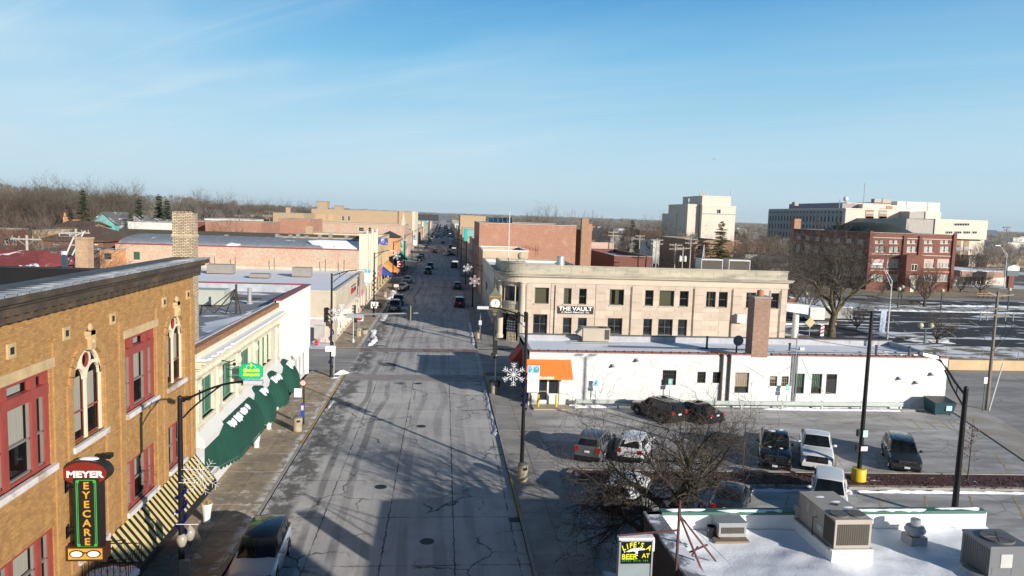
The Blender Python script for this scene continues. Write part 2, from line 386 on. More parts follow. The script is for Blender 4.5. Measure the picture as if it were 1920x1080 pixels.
def road_mat():
    m,N,L,b = newmat('salted_concrete')
    t = N.new('ShaderNodeTexCoord');ob = t.outputs['Object']
    s = N.new('ShaderNodeSeparateXYZ');L.new(ob,s.inputs[0]);x,y = s.outputs[0],s.outputs[1]
    def mp(sc): n = N.new('ShaderNodeMapping');n.inputs['Scale'].default_value = sc;L.new(ob,n.inputs[0]);return n.outputs[0]
    base = mixrgb(N,L,mrange(N,L,noise(N,L,mp((1.0,.045,1)),1.6,7,.62),.35,.7),(.49,.475,.46),(.38,.365,.355))
    base = mixrgb(N,L,mrange(N,L,noise(N,L,ob,.22,6,.62,.4),.44,.64,0,.75),base,(.57,.55,.53))
    base = mixrgb(N,L,mrange(N,L,noise(N,L,ob,1.1,8,.7,.3),.5,.74,0,.45),base,(.26,.25,.245))
    # tyre bands wander along the lanes
    wob = mth(N,L,'MULTIPLY',mth(N,L,'SUBTRACT',noise(N,L,mp((0,.035,0)),1,2),.5),3.2)
    xx = mth(N,L,'ADD',x,wob);tot = None
    for x0,w in ((-6.3,.13),(-4.75,.15),(-3.3,.14),(-1.6,.16),(.1,.22),(1.7,.2)):
        d = mth(N,L,'ABSOLUTE',mth(N,L,'SUBTRACT',xx,x0));k = mrange(N,L,d,w,w+.16,.62 if x0 < -4 else .3,0)
        tot = k if tot is None else mth(N,L,'MAXIMUM',tot,k)
    tot = mth(N,L,'MULTIPLY',tot,mrange(N,L,noise(N,L,mp((.5,.12,1)),1,5,.6),.36,.55))
    base = mixrgb(N,L,tot,base,(.11,.105,.11))
    # wet broken patch along the west kerb, frost on its edge
    side = mth(N,L,'ADD',x,mth(N,L,'MULTIPLY',noise(N,L,ob,.5,5,.65),3.6))
    wet = mth(N,L,'MULTIPLY',mrange(N,L,side,-4.9,-5.9),mrange(N,L,noise(N,L,mp((1.0,.6,1)),1.1,8,.72),.38,.52))
    base = mixrgb(N,L,mth(N,L,'MULTIPLY',wet,.85),base,(.085,.08,.078))
    fr = mth(N,L,'MULTIPLY',mrange(N,L,mth(N,L,'ADD',x,mth(N,L,'MULTIPLY',noise(N,L,ob,1.3,7,.7),2.4)),-7.15,-7.9),mrange(N,L,noise(N,L,mp((2,.7,1)),1.3,7,.7),.40,.58))
    base = mixrgb(N,L,mth(N,L,'MULTIPLY',fr,.9),base,(.70,.70,.72))
    # cracks
    vo = N.new('ShaderNodeTexVoronoi');vo.feature = 'DISTANCE_TO_EDGE';vo.inputs['Scale'].default_value = .30
    dn = N.new('ShaderNodeTexNoise');dn.inputs['Scale'].default_value = .9;dn.inputs['Detail'].default_value = 6;L.new(ob,dn.inputs[0])
    va = N.new('ShaderNodeVectorMath');va.operation = 'MULTIPLY_ADD';L.new(dn.outputs['Color'],va.inputs[0]);va.inputs[1].default_value = (1.6,1.6,0);L.new(ob,va.inputs[2]);L.new(va.outputs[0],vo.inputs['Vector'])
    ck = mth(N,L,'MULTIPLY',mrange(N,L,vo.outputs['Distance'],.006,.022,1,0),mrange(N,L,noise(N,L,ob,.25,4),.47,.6))
    jw = mth(N,L,'MULTIPLY',mth(N,L,'SUBTRACT',noise(N,L,ob,1.7,6,.7),.5),.34);xj = mth(N,L,'ADD',x,jw);yj = mth(N,L,'ADD',mth(N,L,'MULTIPLY',mth(N,L,'ADD',y,-10.4),1/5.2),mth(N,L,'MULTIPLY',jw,.19));jd = mth(N,L,'MULTIPLY',mth(N,L,'ABSOLUTE',mth(N,L,'SUBTRACT',mth(N,L,'FRACT',mth(N,L,'ADD',yj,.5)),.5)),5.2)
    for x0 in (-5.72,-2.45,.82,3.7): jd = mth(N,L,'MINIMUM',jd,mth(N,L,'ABSOLUTE',mth(N,L,'SUBTRACT',xj,x0)))
    jk = mth(N,L,'MULTIPLY',mrange(N,L,jd,.012,.055,1,0),mrange(N,L,noise(N,L,ob,.55,5,.65),.40,.56));ck = mth(N,L,'MAXIMUM',ck,jk)
    base = mixrgb(N,L,mth(N,L,'MULTIPLY',ck,.85),base,(.05,.048,.045))
    L.new(base,b.inputs['Base Color']);b.inputs['Roughness'].default_value = .82
    bump(N,L,b,noise(N,L,ob,18,5,.7),.25,.015)
    return m
ROAD = road_mat()
def lot_mat(name,c0,c1,salt,pale):
    m,N,L,b = newmat(name)
    t = N.new('ShaderNodeTexCoord');ob = t.outputs['Object']
    def mp(sc,r=0): n = N.new('ShaderNodeMapping');n.inputs['Scale'].default_value = sc;n.inputs['Rotation'].default_value = (0,0,R(r));L.new(ob,n.inputs[0]);return n.outputs[0]
    base = mixrgb(N,L,mrange(N,L,noise(N,L,mp((.10,.8,1),4),1.2,7,.62,.3),.36,.66),c0,c1)
    base = mixrgb(N,L,mrange(N,L,noise(N,L,mp((.35,1,1),-6),.42,8,.66,.5),.44,.66,0,salt),base,pale)
    base = mixrgb(N,L,mrange(N,L,noise(N,L,mp((.5,1.2,1)),.9,9,.75),.60,.68,0,.75),base,(.06,.058,.06))
    vo = N.new('ShaderNodeTexVoronoi');vo.feature = 'DISTANCE_TO_EDGE';vo.inputs['Scale'].default_value = .22;L.new(ob,vo.inputs['Vector'])
    base = mixrgb(N,L,mrange(N,L,vo.outputs['Distance'],.003,.012,.35,0),base,(.06,.06,.06))
    L.new(base,b.inputs['Base Color']);b.inputs['Roughness'].default_value = .85
    bump(N,L,b,noise(N,L,ob,16,5,.7),.25,.015);return m
LOT = lot_mat('salted_asphalt',(.27,.265,.26),(.40,.39,.38),.85,(.56,.545,.525))
FARLOT = SNOWY('fresh_asphalt_snow',(.032,.033,.038),.535,.60,.16,(.55,2.0,1),rough=.85)
STREET2 = lot_mat('street_asphalt',(.23,.225,.22),(.33,.32,.31),.7,(.43,.415,.40))
def walk_mat():                          # tan flags with frost along the kerb and in scuffed patches
    m,N,L,b = newmat('walk_concrete');t = N.new('ShaderNodeTexCoord');ob = t.outputs['Object'];sp = N.new('ShaderNodeSeparateXYZ');L.new(ob,sp.inputs[0])
    n1 = noise(N,L,ob,.5,7,.65);col = mixrgb(N,L,mrange(N,L,n1,.4,.64),(.38,.30,.205),(.26,.215,.165))
    hv = N.new('ShaderNodeHueSaturation');L.new(col,hv.inputs['Color']);L.new(mrange(N,L,noise(N,L,ob,3,7,.7),.28,.72,.72,1.25,False),hv.inputs['Value'])
    n2 = noise(N,L,ob,1.6,9,.72,.4);n3 = noise(N,L,ob,.35,4)
    edge = mth(N,L,'MULTIPLY',mrange(N,L,mth(N,L,'ADD',sp.outputs[0],mth(N,L,'MULTIPLY',n1,.9)),-9.15,-8.75),mrange(N,L,n2,.40,.56))
    pat = mth(N,L,'MULTIPLY',mrange(N,L,n3,.50,.60),mrange(N,L,n2,.52,.62))
    L.new(mixrgb(N,L,mth(N,L,'MULTIPLY',mth(N,L,'MAXIMUM',edge,pat),.85),hv.outputs[0],(.72,.72,.74)),b.inputs['Base Color']);b.inputs['Roughness'].default_value = .85;bump(N,L,b,noise(N,L,ob,30,3),.3,.02);return m
WALK = walk_mat()
WALK_R = M('walk_concrete_grey',(.34,.32,.29),.85,var=.2,vs=.7,bs=.3,bscale=30,col2=(.25,.24,.225),lo=.42,hi=.64,c2s=.4)
KERB = M('kerb_concrete',(.33,.31,.28),.85,var=.25,vs=1.0,bs=.3,bscale=25)
KERBY = M('kerb_yellow',(.42,.29,.09),.8,var=.3,vs=1.5,bs=.3,bscale=25,col2=(.30,.27,.22),lo=.5,hi=.62,c2s=1.6)
WHITEPAINT = M('road_paint_white',(.50,.49,.48),.8,var=.3,vs=2.2,col2=(.33,.32,.32),lo=.42,hi=.6,c2s=2.0)
FAINTPAINT = M('road_paint_worn',(.38,.37,.36),.8,var=.25,vs=2.2,col2=(.28,.275,.275),lo=.40,hi=.58,c2s=2.0)
YELPAINT = M('road_paint_yellow',(.47,.36,.16),.8,var=.3,vs=2.2,col2=(.30,.27,.22),lo=.45,hi=.62,c2s=2.0)
REDBRICKROAD = M('brick_crossing',(.22,.13,.125),.85,var=.3,vs=1.4,col2=(.27,.24,.235),lo=.42,hi=.6,c2s=.7)
SNOW = M('snow',(.86,.88,.92),.65,var=.06,vs=2,bs=.35,bscale=8)
DIRTYSNOW = M('snow_dirty',(.72,.73,.76),.7,var=.18,vs=2,bs=.5,bscale=6,col2=(.42,.41,.41),lo=.52,hi=.7,c2s=1.5)
def ground_mat():
    m,N,L,b = newmat('winter_ground')
    ob = obco(N,L)
    n = noise(N,L,ob,.022,9,.66,.3);n2 = noise(N,L,ob,.11,8,.7)
    col = mixrgb(N,L,mrange(N,L,n2,.35,.65),(.11,.09,.065),(.17,.15,.12))
    col = mixrgb(N,L,mrange(N,L,n,.50,.58),col,(.62,.65,.70))
    L.new(col,b.inputs['Base Color']);b.inputs['Roughness'].default_value = .9;return m
GROUND = ground_mat()
LAWN = SNOWY('snowy_lawn',(.20,.165,.105),.44,.56,.25,(1,1.6,1))

# ground: a sheet to the horizon that rises into a wooded ridge in the west
def hill_h(x,y):
    def s(t): t = max(0.,min(1.,t));return t*t*(3-2*t)
    return 9.0*s((-x-70)/170.)*s((y+40)/150.)*(1-.55*s((y-420)/700.))
g = MB();g.smooth = True
xs = [-29000,-9000,-3000,-1400,-900]+[-700+35*i for i in range(21)]+[400,1200,4000,12000,29000]
ys = [-1400,-300,-60]+[30*i for i in range(0,30)]+[1000,1300,2000,4000,9000,18000,26500]
xs = sorted(set(xs));nx,ny = len(xs),len(ys)
gv = [(x,y,-.06+hill_h(x,y)) for y in ys for x in xs]
g.add(gv,[(j*nx+i,j*nx+i+1,(j+1)*nx+i+1,(j+1)*nx+i) for j in range(ny-1) for i in range(nx-1)])
struct(g.build('ground',GROUND))

KX0,KX1,BXL,BXR = -8.9,4.2,-12.3,7.2
road = struct(sheet('road',KX0,71,KX1,1600,0,ROAD))
main = struct(sheet('main_road',KX0,-60,KX1,71,-.03,M('joint_dark',(.055,.052,.05),.9)))
slabxs = [KX0,-5.72,-2.45,.82,KX1];slabys = [10.4+5.2*i for i in range(12)];slabys[-1] = 71
for j in range(len(slabys)-1):
    for i in range(4):
        q = .012;sheet('concrete_slab',slabxs[i]+q,slabys[j]+q,slabxs[i+1]-q,slabys[j+1]-q,random.uniform(-.004,.0),ROAD,main,.02)
struct(sheet('near_road',KX0,-60,KX1,10.4,-.002,ROAD))
cst = struct(polysheet('cross_street',[(-260,72),(KX0,71),(KX0,82),(-260,83)],0,STREET2))
struct(polysheet('cross_street_east',[(KX1,71),(44,69.5),(47.2,66),(34,30),(48,30),(66,70.5),(200,70.5),(200,74.6),(56,75.2),(46,83),(KX1,83)],0,STREET2))
lot = struct(polysheet('parking_lot',[(BXR,26),(36.5,26),(39,43),(43.4,57),(43.5,58.6),(BXR,58.6)],.004,LOT))
# bands of brick at the crossing, worn lane markings
for n,r,z in (('crossing_band',(KX0,81.2,KX1,83.2),.004),('crossing_band',(KX0,67.2,KX1,69.4),.004)):
    struct(sheet(n,*r,z,REDBRICKROAD if r[1] > 75 else M('crossing_worn',(.30,.26,.255),.85,var=.2,vs=1,col2=(.29,.285,.285),lo=.4,hi=.6,c2s=.7)))
mk = MB()
for y0,y1 in ((80.9,81.15),(83.3,83.5),(66.9,67.1),(69.45,69.65)): mk.quad((KX0+.4,y0,.008),(KX1-.4,y0,.008),(KX1-.4,y1,.008),(KX0+.4,y1,.008))
for k in range(30):
    y = 86+11.5*k;mk.quad((-2.5,y,.008),(-2.38,y,.008),(-2.38,y+3.2,.008),(-2.5,y+3.2,.008))
    if k < 14: mk.quad((.85,y+5,.008),(.95,y+5,.008),(.95,y+7,.008),(.85,y+7,.008))
for y in (44.5,52.5,60): mk.quad((-2.2,y,.008),(-2.08,y,.008),(-2.08,y+3,.008),(-2.2,y+3,.008))
struct(mk.build('lane_markings',FAINTPAINT))
hz = MB()
for k in range(5):
    y = 62.6+1.9*k;hz.quad((1.6-.25*k,y+1.6,.008),(1.6-.25*k,y+1.85,.008),(4.0,y+.55,.008),(4.0,y+.3,.008))
for a in ((.9,59.5,4.1,59.62),(.9,55.8,1.0,59.5),(2.2,55.8,2.3,59.5)): hz.quad((a[0],a[1],.008),(a[2],a[1],.008),(a[2],a[3],.008),(a[0],a[3],.008))
struct(hz.build('hatch_markings',WHITEPAINT))
# parking lot paint
yl = MB()
def line(mb,x0,y0,x1,y1,w=.11,z=.010):
    d = Vector((x1-x0,y1-y0,0)).normalized();n = Vector((-d.y,d.x,0))*w/2
    mb.quad((x0-n.x,y0-n.y,z),(x1-n.x,y1-n.y,z),(x1+n.x,y1+n.y,z),(x0+n.x,y0+n.y,z))
for k in range(11): line(yl,9.9+2.93*k,42.3-.03*k,12.4+2.93*k,46.6)
for k in range(10): line(yl,9.3+2.75*k,34.9,11.8+2.75*k,39.2-.03*k)
for k in range(8): line(yl,13.0+3.0*k+9,52.0,10.2+3.0*k+9,56.8)
for k in range(5): line(yl,37.2+1.25*k,52.2,38.2+1.2*k,55.2,.09)
struct(yl.build('stall_markings',YELPAINT))
wl2 = MB()
for k in range(5): line(wl2,7.6+.5*k,44.2+.8*k*.6,9.0,43.9+k*.9,.08)
for k in range(6): line(wl2,7.5,34.6+.85*k,9.4,34.0+.85*k,.08)
for k in range(6): line(wl2,8.6+1.0*k,51.0,10.4+1.0*k,56.4-.15*k,.1)
line(wl2,8.0,50.9,14.6,50.9,.1);line(wl2,10,56.6,14.8,50.9,.1);line(wl2,7.4,34,7.4,39.6,.08)
struct(wl2.build('hatched_bays',WHITEPAINT))
ar = MB();pts = []
for k in range(9):
    a = math.pi*(.5+.5*k/8);ar_c = (10.6,47.9);pts.append((10.2+.7*math.cos(a),47.6+.6*math.sin(a)))
for k in range(8): line(ar,pts[k][0],pts[k][1],pts[k+1][0],pts[k+1][1],.22)
line(ar,10.2,48.2,12.6,48.35,.2);struct(ar.build('arrow_marking',YELPAINT))

# pavements: base sheet, one object per flagstone, kerb stones
def pavement(name,x0,x1,y0,y1,ncol,dy,mat,kx,ky=None,yellow=(),slabs=(0,1e9)):
    p = struct(sheet(name,x0,y0,x1,y1,.10,M('joint_sand',(.12,.105,.085),.9,var=.2),thick=.12))
    w = (x1-x0-.17)/ncol;xa = x0 if kx > x0+1 else x0+.17
    n = int((min(y1,slabs[1])-max(y0,slabs[0]))/dy)
    for j in range(n):
        for i in range(ncol):
            a,b_ = xa+i*w,max(y0,slabs[0])+j*dy;q = .012
            sheet('paving_slab',a+q,b_+q,a+w-q,b_+dy-q,.13+random.uniform(-.006,.006),mat,p,.03)
    if y1 > slabs[1]: sheet('paving',xa,max(y0,slabs[0])+n*dy,xa+(x1-x0-.17),y1,.131,mat,p)
    if y0 < slabs[0]: sheet('paving',xa,y0,xa+(x1-x0-.17),slabs[0],.131,mat,p)
    k0 = kx-.17 if kx > x0+1 else kx
    y = y0
    while y < min(y1,130) - .1:
        ye = min(y+3,y1);mt = KERBY if any(a <= (y+ye)/2 <= b_ for a,b_ in yellow) else KERB
        sheet('kerb_stone',k0,y+.008,k0+.17,ye-.008,.135,mt,p,.17);y = ye
    if y1 > 130: sheet('kerb_stone',k0,y,k0+.17,y1,.135,KERB,p,.17)
    return p
pavement('pavement_west',BXL,KX0,-30,70.6,2,1.62,WALK,KX0,yellow=((49,70),),slabs=(20,70.6))
pavement('pavement_east',KX1,BXR,-30,70.6,2,1.62,WALK_R,KX1,yellow=((36.5,43),(64,70)),slabs=(22,70.6))
pavement('pavement_northwest',BXL,KX0,82.6,170,2,1.8,WALK,KX0,slabs=(82.6,115))
pavement('pavement_northeast',KX1,BXR,83.6,175,2,1.8,WALK_R,KX1,yellow=((86,110),),slabs=(83.6,100))
for nm,a in (('pavement_far_west',(BXL,186,KX0,900)),('pavement_far_east',(KX1,186,BXR,900))): struct(sheet(nm,*a,.12,WALK_R,thick=.12))
struct(sheet('side_street',-160,171,BXL,185,.0,STREET2));struct(sheet('side_street_east',BXR,176,160,185.5,.0,STREET2))
struct(sheet('vault_walk',BXR,83.6,46,88.95,.13,WALK_R,thick=.12))
struct(polysheet('east_walk',[(43.5,58.4),(43.4,57),(39,43),(36.5,30),(40,30),(42.2,43),(46.6,57),(48,67),(44,67)],.05,M('tan_walk',(.36,.32,.27),.85,var=.15,vs=.4,bs=.2,col2=(.40,.385,.37),lo=.42,hi=.62,c2s=.4)))
# alleys, yards, far lots
struct(sheet('back_yard_west',-60,86,-12.4,170,-.03,SNOWY('yard_snow',(.14,.125,.10),.46,.56,.2)))
struct(polysheet('far_parking_lot',[(51,88.5),(170,88.5),(170,137),(97,134),(80,128.5),(58,128.5),(51,110)],.0,FARLOT))
struct(sheet('school_drive',100,139.5,210,157,.0,FARLOT))
struct(polysheet('lot_verge',[(79,128.6),(97,134.2),(170,137.2),(170,139.2),(96,139.4),(86,138.0),(78,131.5)],.03,LAWN))
struct(sheet('school_lawn',60,157.5,160,184,.02,M('dry_grass',(.30,.245,.16),.9,var=.25,vs=.6,bs=.5,bscale=20)))
struct(sheet('snow_field',48,132,78,150,.01,SNOWY('snow_field_snow',(.17,.15,.12),.36,.46,.12,(.5,1.6,1))))
struct(sheet('school_road',-10+60,150.5,260,156.8,.006,STREET2))
struct(polysheet('bank_verge',[(57,76),(200,76),(200,87.9),(52,87.9),(50,84)],.55,LAWN))
struct(sheet('vault_yard',43.6,83.6,51,100,.01,LAWN))
isl = MB();isl.prism([(62.5,97.5),(70,94.5),(71.5,96.5),(68.5,101),(62,104)],-.05,.16);struct(isl.build('lot_island',LAWN))
isl = MB();isl.prism([(50,108),(62,109.5),(62.5,111.5),(50,110.8)],-.05,.16);struct(isl.build('lot_island',LAWN))
fl = MB()
for k in range(10): line(fl,84+7.2*k,133.8-.2*k,82.8+7.2*k,130.0,.14,.012)
for k in range(9): line(fl,70+7.0*k,104.5,66.6+7.0*k,97.5,.14,.012)
for k in range(9): line(fl,76+7.0*k,117,73.0+7.0*k,110.5,.14,.012)
struct(fl.build('far_stall_markings',M('road_paint_cream',(.52,.46,.34),.8,var=.2)))

# retaining wall with railing posts
t = thing('retaining_wall','low tan concrete retaining wall with a wire railing beside the street','wall',(56,75.3,0))
m = MB();m.box(56,75.3,0,120,75.7,1.15);m.build('wall',M('tan_concrete',(.55,.40,.23),.85,var=.15,vs=.5,bs=.2),t)
for k in range(14):
    m = MB();m.cyl((57+4.4*k,77.2,.5),(57+4.4*k,77.2,2.2),.04,n=6);m.build('post',M('grey_steel',(.25,.26,.27),.5,.6),t)
m = MB()
for z in (1.2,1.7,2.15): m.tube([(57,77.2,z),(57+4.4*13,77.2,z)],.018,4)
m.build('rail',M('grey_steel',(.25,.26,.27)),t)

# mulch island between the parking rows
MULCH = SNOWY('mulch',(.075,.032,.027),.60,.68,.9,(1,1.5,1),bs=.6)
t = struct(MB().prism([(8.2,42.9),(38.2,41.9),(38.0,39.9),(8.0,41.0)],-.05,.16).build('mulch_bed',MULCH))
pts = [(7.85,42.6),(7.7,42.0),(7.7,41.4),(8.0,40.75)]+[(8+3*k,40.75-.037*3*k) for k in range(1,11)]+[(38.2,39.6),(38.6,42.15)]+[(38.2-3*k,42.15+.033*3*k) for k in range(1,11)]+[(8.2,43.15)]
for i in range(len(pts)):
    a,b_ = Vector((*pts[i],0)),Vector((*pts[(i+1) % len(pts)],0));d = (b_-a);L_ = d.length;d.normalize();n = Vector((-d.y,d.x,0))*.14
    m = MB();a2,b2 = a+d*.01,b_-d*.01
    m.hexa([(a2-n)[:2]+(-.05,),(b2-n)[:2]+(-.05,),(b2+n)[:2]+(-.05,),(a2+n)[:2]+(-.05,),(a2-n)[:2]+(.165,),(b2-n)[:2]+(.165,),(b2+n)[:2]+(.165,),(a2+n)[:2]+(.165,)])
    m.build('kerb_stone',KERB,t)
m = MB();rr = random.Random(5)
for i in range(900):
    x = rr.uniform(8.4,38);y = rr.uniform(40.4,42.6)-.033*(x-8);s = rr.uniform(.03,.09);a = rr.uniform(0,3)
    z = .165;m.add([(x+s*math.cos(a),y+s*math.sin(a),z),(x+s*math.cos(a+2.1),y+s*math.sin(a+2.1),z),(x+s*math.cos(a+4.2),y+s*math.sin(a+4.2),z+.02),(x,y,z+s)],[(0,1,3),(1,2,3),(2,0,3)])
o = m.build('wood_chips',M('chips',(.10,.042,.035),.9,var=.5,vs=3),None);o['kind'] = 'stuff'
# snow lying along kerbs and corners: low lumpy banks
def snowbank(name,pts,w,h,seed,mat=DIRTYSNOW,n=9):
    rr = random.Random(seed);m = MB();m.smooth = True
    P = []
    for i in range(len(pts)-1):
        a,b_ = Vector((*pts[i],0)),Vector((*pts[i+1],0));k = max(2,int((b_-a).length/.3))
        P += [a.lerp(b_,q/k) for q in range(k)]
    P.append(Vector((*pts[-1],0)));rows = [];S = 7
    for i,p in enumerate(P):
        d = (P[min(i+1,len(P)-1)]-P[max(i-1,0)]).normalized();nn = Vector((-d.y,d.x,0))
        e = min(1,min(i,len(P)-1-i)/2.);sm = mathutils.noise.noise(Vector((p.x*.7,p.y*.7,seed)));ww = w*(.8+.6*sm)*(.25+.75*e)*rr.uniform(.9,1.1);hh = h*(.8+.7*mathutils.noise.noise(Vector((p.x*.9,p.y*.9,seed+9))))*e*rr.uniform(.85,1.15);off = .2*w*sm
        for j in range(S):
            u = j/(S-1)*2-1;q = p+nn*(u*ww/2+off)+Vector((rr.uniform(-.05,.05),rr.uniform(-.05,.05),0))
            rows.append((q.x,q.y,(hh*(1-u*u)*rr.uniform(.6,1.2) if abs(u) < .99 else -.02)+getattr(snowbank,'z',0)))
    m.add(rows,[(i*S+j,i*S+j+1,(i+1)*S+j+1,(i+1)*S+j) for i in range(len(P)-1) for j in range(S-1)])
    o = m.build(name,mat,None,sharp=70);o['kind'] = 'stuff';return o
snowbank.z = .0

snowbank('snow_bank',[(-8.7,57),(-8.6,60)],.3,.1,3)
snowbank('snow_bank',[(-8.3,84.3),(-7.9,88),(-8.6,92),(-8.7,96)],.9,.3,4,SNOW)
snowbank('snow_bank',[(-8.4,104),(-8.5,112)],1.2,.2,6);snowbank('snow_bank',[(-9.6,128),(-8.9,133),(-9.4,142)],1.5,.35,7,SNOW)
snowbank('snow_bank',[(4.05,50),(4.0,64)],.5,.10,8);snowbank('snow_bank',[(3.9,86),(4.0,104)],.6,.12,9)
snowbank.z = .13
snowbank('snow_bank',[(-9.9,68.7),(-9.1,69.2),(-8.7,69.8)],.9,.38,10,SNOW);snowbank('snow_bank',[(-9.9,67.1),(-9.3,67.5)],.5,.18,11,SNOW)

snowbank('snow_bank',[(-11.6,35.6),(-11.2,36.6)],.5,.03,16)

snowbank.z = .02
snowbank('snow_bank',[(11,58.2),(16,58.3)],.5,.12,18,SNOW);snowbank('snow_bank',[(27,58.0),(40,57.8)],.5,.14,19,SNOW)
snowbank('snow_bank',[(16,39.9),(38,39.2)],.35,.12,20,SNOW);snowbank('snow_bank',[(8.6,40.4),(14,40.2)],.3,.10,21)
snowbank('snow_bank',[(8,25.9),(7.5,30.5)],1.3,.1,22)
snowbank.z = 0
for k,(x0,y0,x1,y1) in enumerate(((80,129.2,160,130.3),(100,139.4,170,141),(70,93,64,95.5))): snowbank('snow_bank',[(x0,y0),(x1,y1)],1.6,.25,30+k,SNOW)
# manhole covers and a kerb drain
IRON = M('cast_iron',(.06,.058,.055),.6,.7,var=.3,vs=6)
for x,y in ((-.45,33.6),(-3.2,40.6),(-2.0,66.0),(-1.3,52.5)):
    o = MB().cyl((x,y,-.02),(x,y,.008),.34,n=20).build('manhole_cover',IRON);tag(o,{33.6:'round iron manhole cover nearest the camera in the shaded road',40.6:'small iron manhole cover at the crossing of cracked road joints',66.0:'round iron manhole cover before the crossing by the shadow edge',52.5:'round iron manhole cover amid the sunlit road slabs'}[y],'manhole cover','manhole covers in the road')
t = thing('drain_grate','dark iron drain grate in the east gutter below the litter bin','drain',(4.0,36,0))
for k in range(6): MB().box(3.72,35.7+.1*k,-.02,4.18,35.75+.1*k,.012).build('bar',IRON,t)
# ================================================================ NEAR BUILDINGS
GOLD = BRICK('golden_brick',(.50,.26,.072),(.36,.17,.045),(.30,.19,.09),.215,.075,(.25,.15,.08),.25)
GOLDL = BRICK('pale_golden_brick',(.50,.27,.08),(.42,.21,.06),(.30,.19,.10),.215,.075,(.3,.2,.1),.15)
REDP = M('red_paint',(.30,.058,.046),.45,var=.12,vs=2)
CREAMP = M('cream_paint',(.78,.68,.50),.5,var=.08,vs=2)
STONE = M('carved_stone',(.52,.38,.20),.8,var=.2,vs=2,bs=.3,bscale=20)
SILLM = M('snowy_sill',(.66,.62,.60),.75,var=.12,vs=3,col2=(.42,.34,.27),lo=.5,hi=.6,c2s=1.2)
DARKMETAL = M('brown_metal',(.075,.058,.042),.5,.3,var=.35,vs=1.2,col2=(.12,.085,.055),lo=.45,hi=.6,c2s=.8)
ROOFMETAL = M('grey_metal_roof',(.30,.32,.35),.45,.35,var=.2,vs=.7,col2=(.52,.53,.55),lo=.5,hi=.62,c2s=.8)
BLACKROOF = M('black_membrane',(.010,.010,.011),.95,var=.3,vs=.5)
WINCLEAR = CLEAR('window_glass',(.88,.9,.9),.72)
WINDARK = GLASS('dark_glass',(.02,.024,.03))
WINBLUE = GLASS('sky_glass',(.05,.06,.07),.08)
CURTAIN = M('curtain',(.78,.72,.60),.9,var=.15,vs=1.5,stretch=(6,6,.3))
BLIND = M('white_blind',(.72,.70,.66),.8,var=.08,vs=4,stretch=(.3,.3,12))
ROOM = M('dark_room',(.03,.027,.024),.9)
BLACKP = M('black_paint',(.012,.012,.013),.4,var=.3,vs=3)
BLACKPOLE = M('black_pole',(.014,.014,.016),.38,.2,var=.3,vs=3)

# ---------- golden brick corner block with the optician
bk = thing('brick_building','golden brick building with red framed windows, arched cream windows and a dark cornice','building',(BXL,20,0))
F = east(BXL,0)
W_up = [(20.9,24.05,7.1,10.2),(29.55,32.55,7.2,10.2),(15.2,18.4,7.1,10.2),(6,9.2,7.1,10.2)];W_lo = [(20.9,24.05,3.1,5.05),(25.55,27.55,3.2,5.2),(29.5,32.4,3.2,5.2),(33.95,35.95,3.3,5.35),(15.2,18.4,3.1,5.05)]
ARC = [(25.45,27.75),(33.85,36.05)]
ah = [(a,b_,7.2,10.45) for a,b_ in ARC]
shop = (27.6,36.9,.45,2.55)
m = MB();wall(m,F,2,37.5,0,12.0,W_up+W_lo+ah+[shop],.28)
wall(m,south(-34,2),0,21.7,0,12.0);wall(m,west(-34,0),-37.5,-2,0,12.0)
wall(m,FR((-34,37.5,0),(0,1,0)),-21.7,0,0,12.0)
for a,b_ in ARC:                        # round heads: fill the corners of the arched openings
    c,r = (a+b_)/2,(b_-a)/2;zs = 10.45-r
    for s in (-1,1):
        P = [(c+s*r,10.45)]+[(c+s*r*math.cos(t*math.pi/16),zs+r*math.sin(t*math.pi/16)) for t in range(9)]
        m.add([F.p(x,z,0) for x,z in P],[(0,i+1,i+2) for i in range(8)])
        m.add([F.p(x,z,0) for x,z in P[1:]]+[F.p(x,z,-.28) for x,z in P[1:]],[(i,i+1,10+i,9+i) for i in range(8)])
m.build('wall',GOLD,bk)
m = MB()
for a0,a1 in ((20.2,20.75),(24.2,24.75),(25.05,25.42),(27.78,28.25),(29.0,29.45),(32.65,33.1),(33.42,33.82),(36.08,36.5),(37.0,37.5)): F.box(m,a0,a1,2.9,11.0 if a0 not in (25.05,27.78,33.42,36.08) else 9.4,0,.06)
for z in (6.72,): F.box(m,2,37.5,z,z+.12,0,.04)
m.build('pilaster',GOLDL,bk)
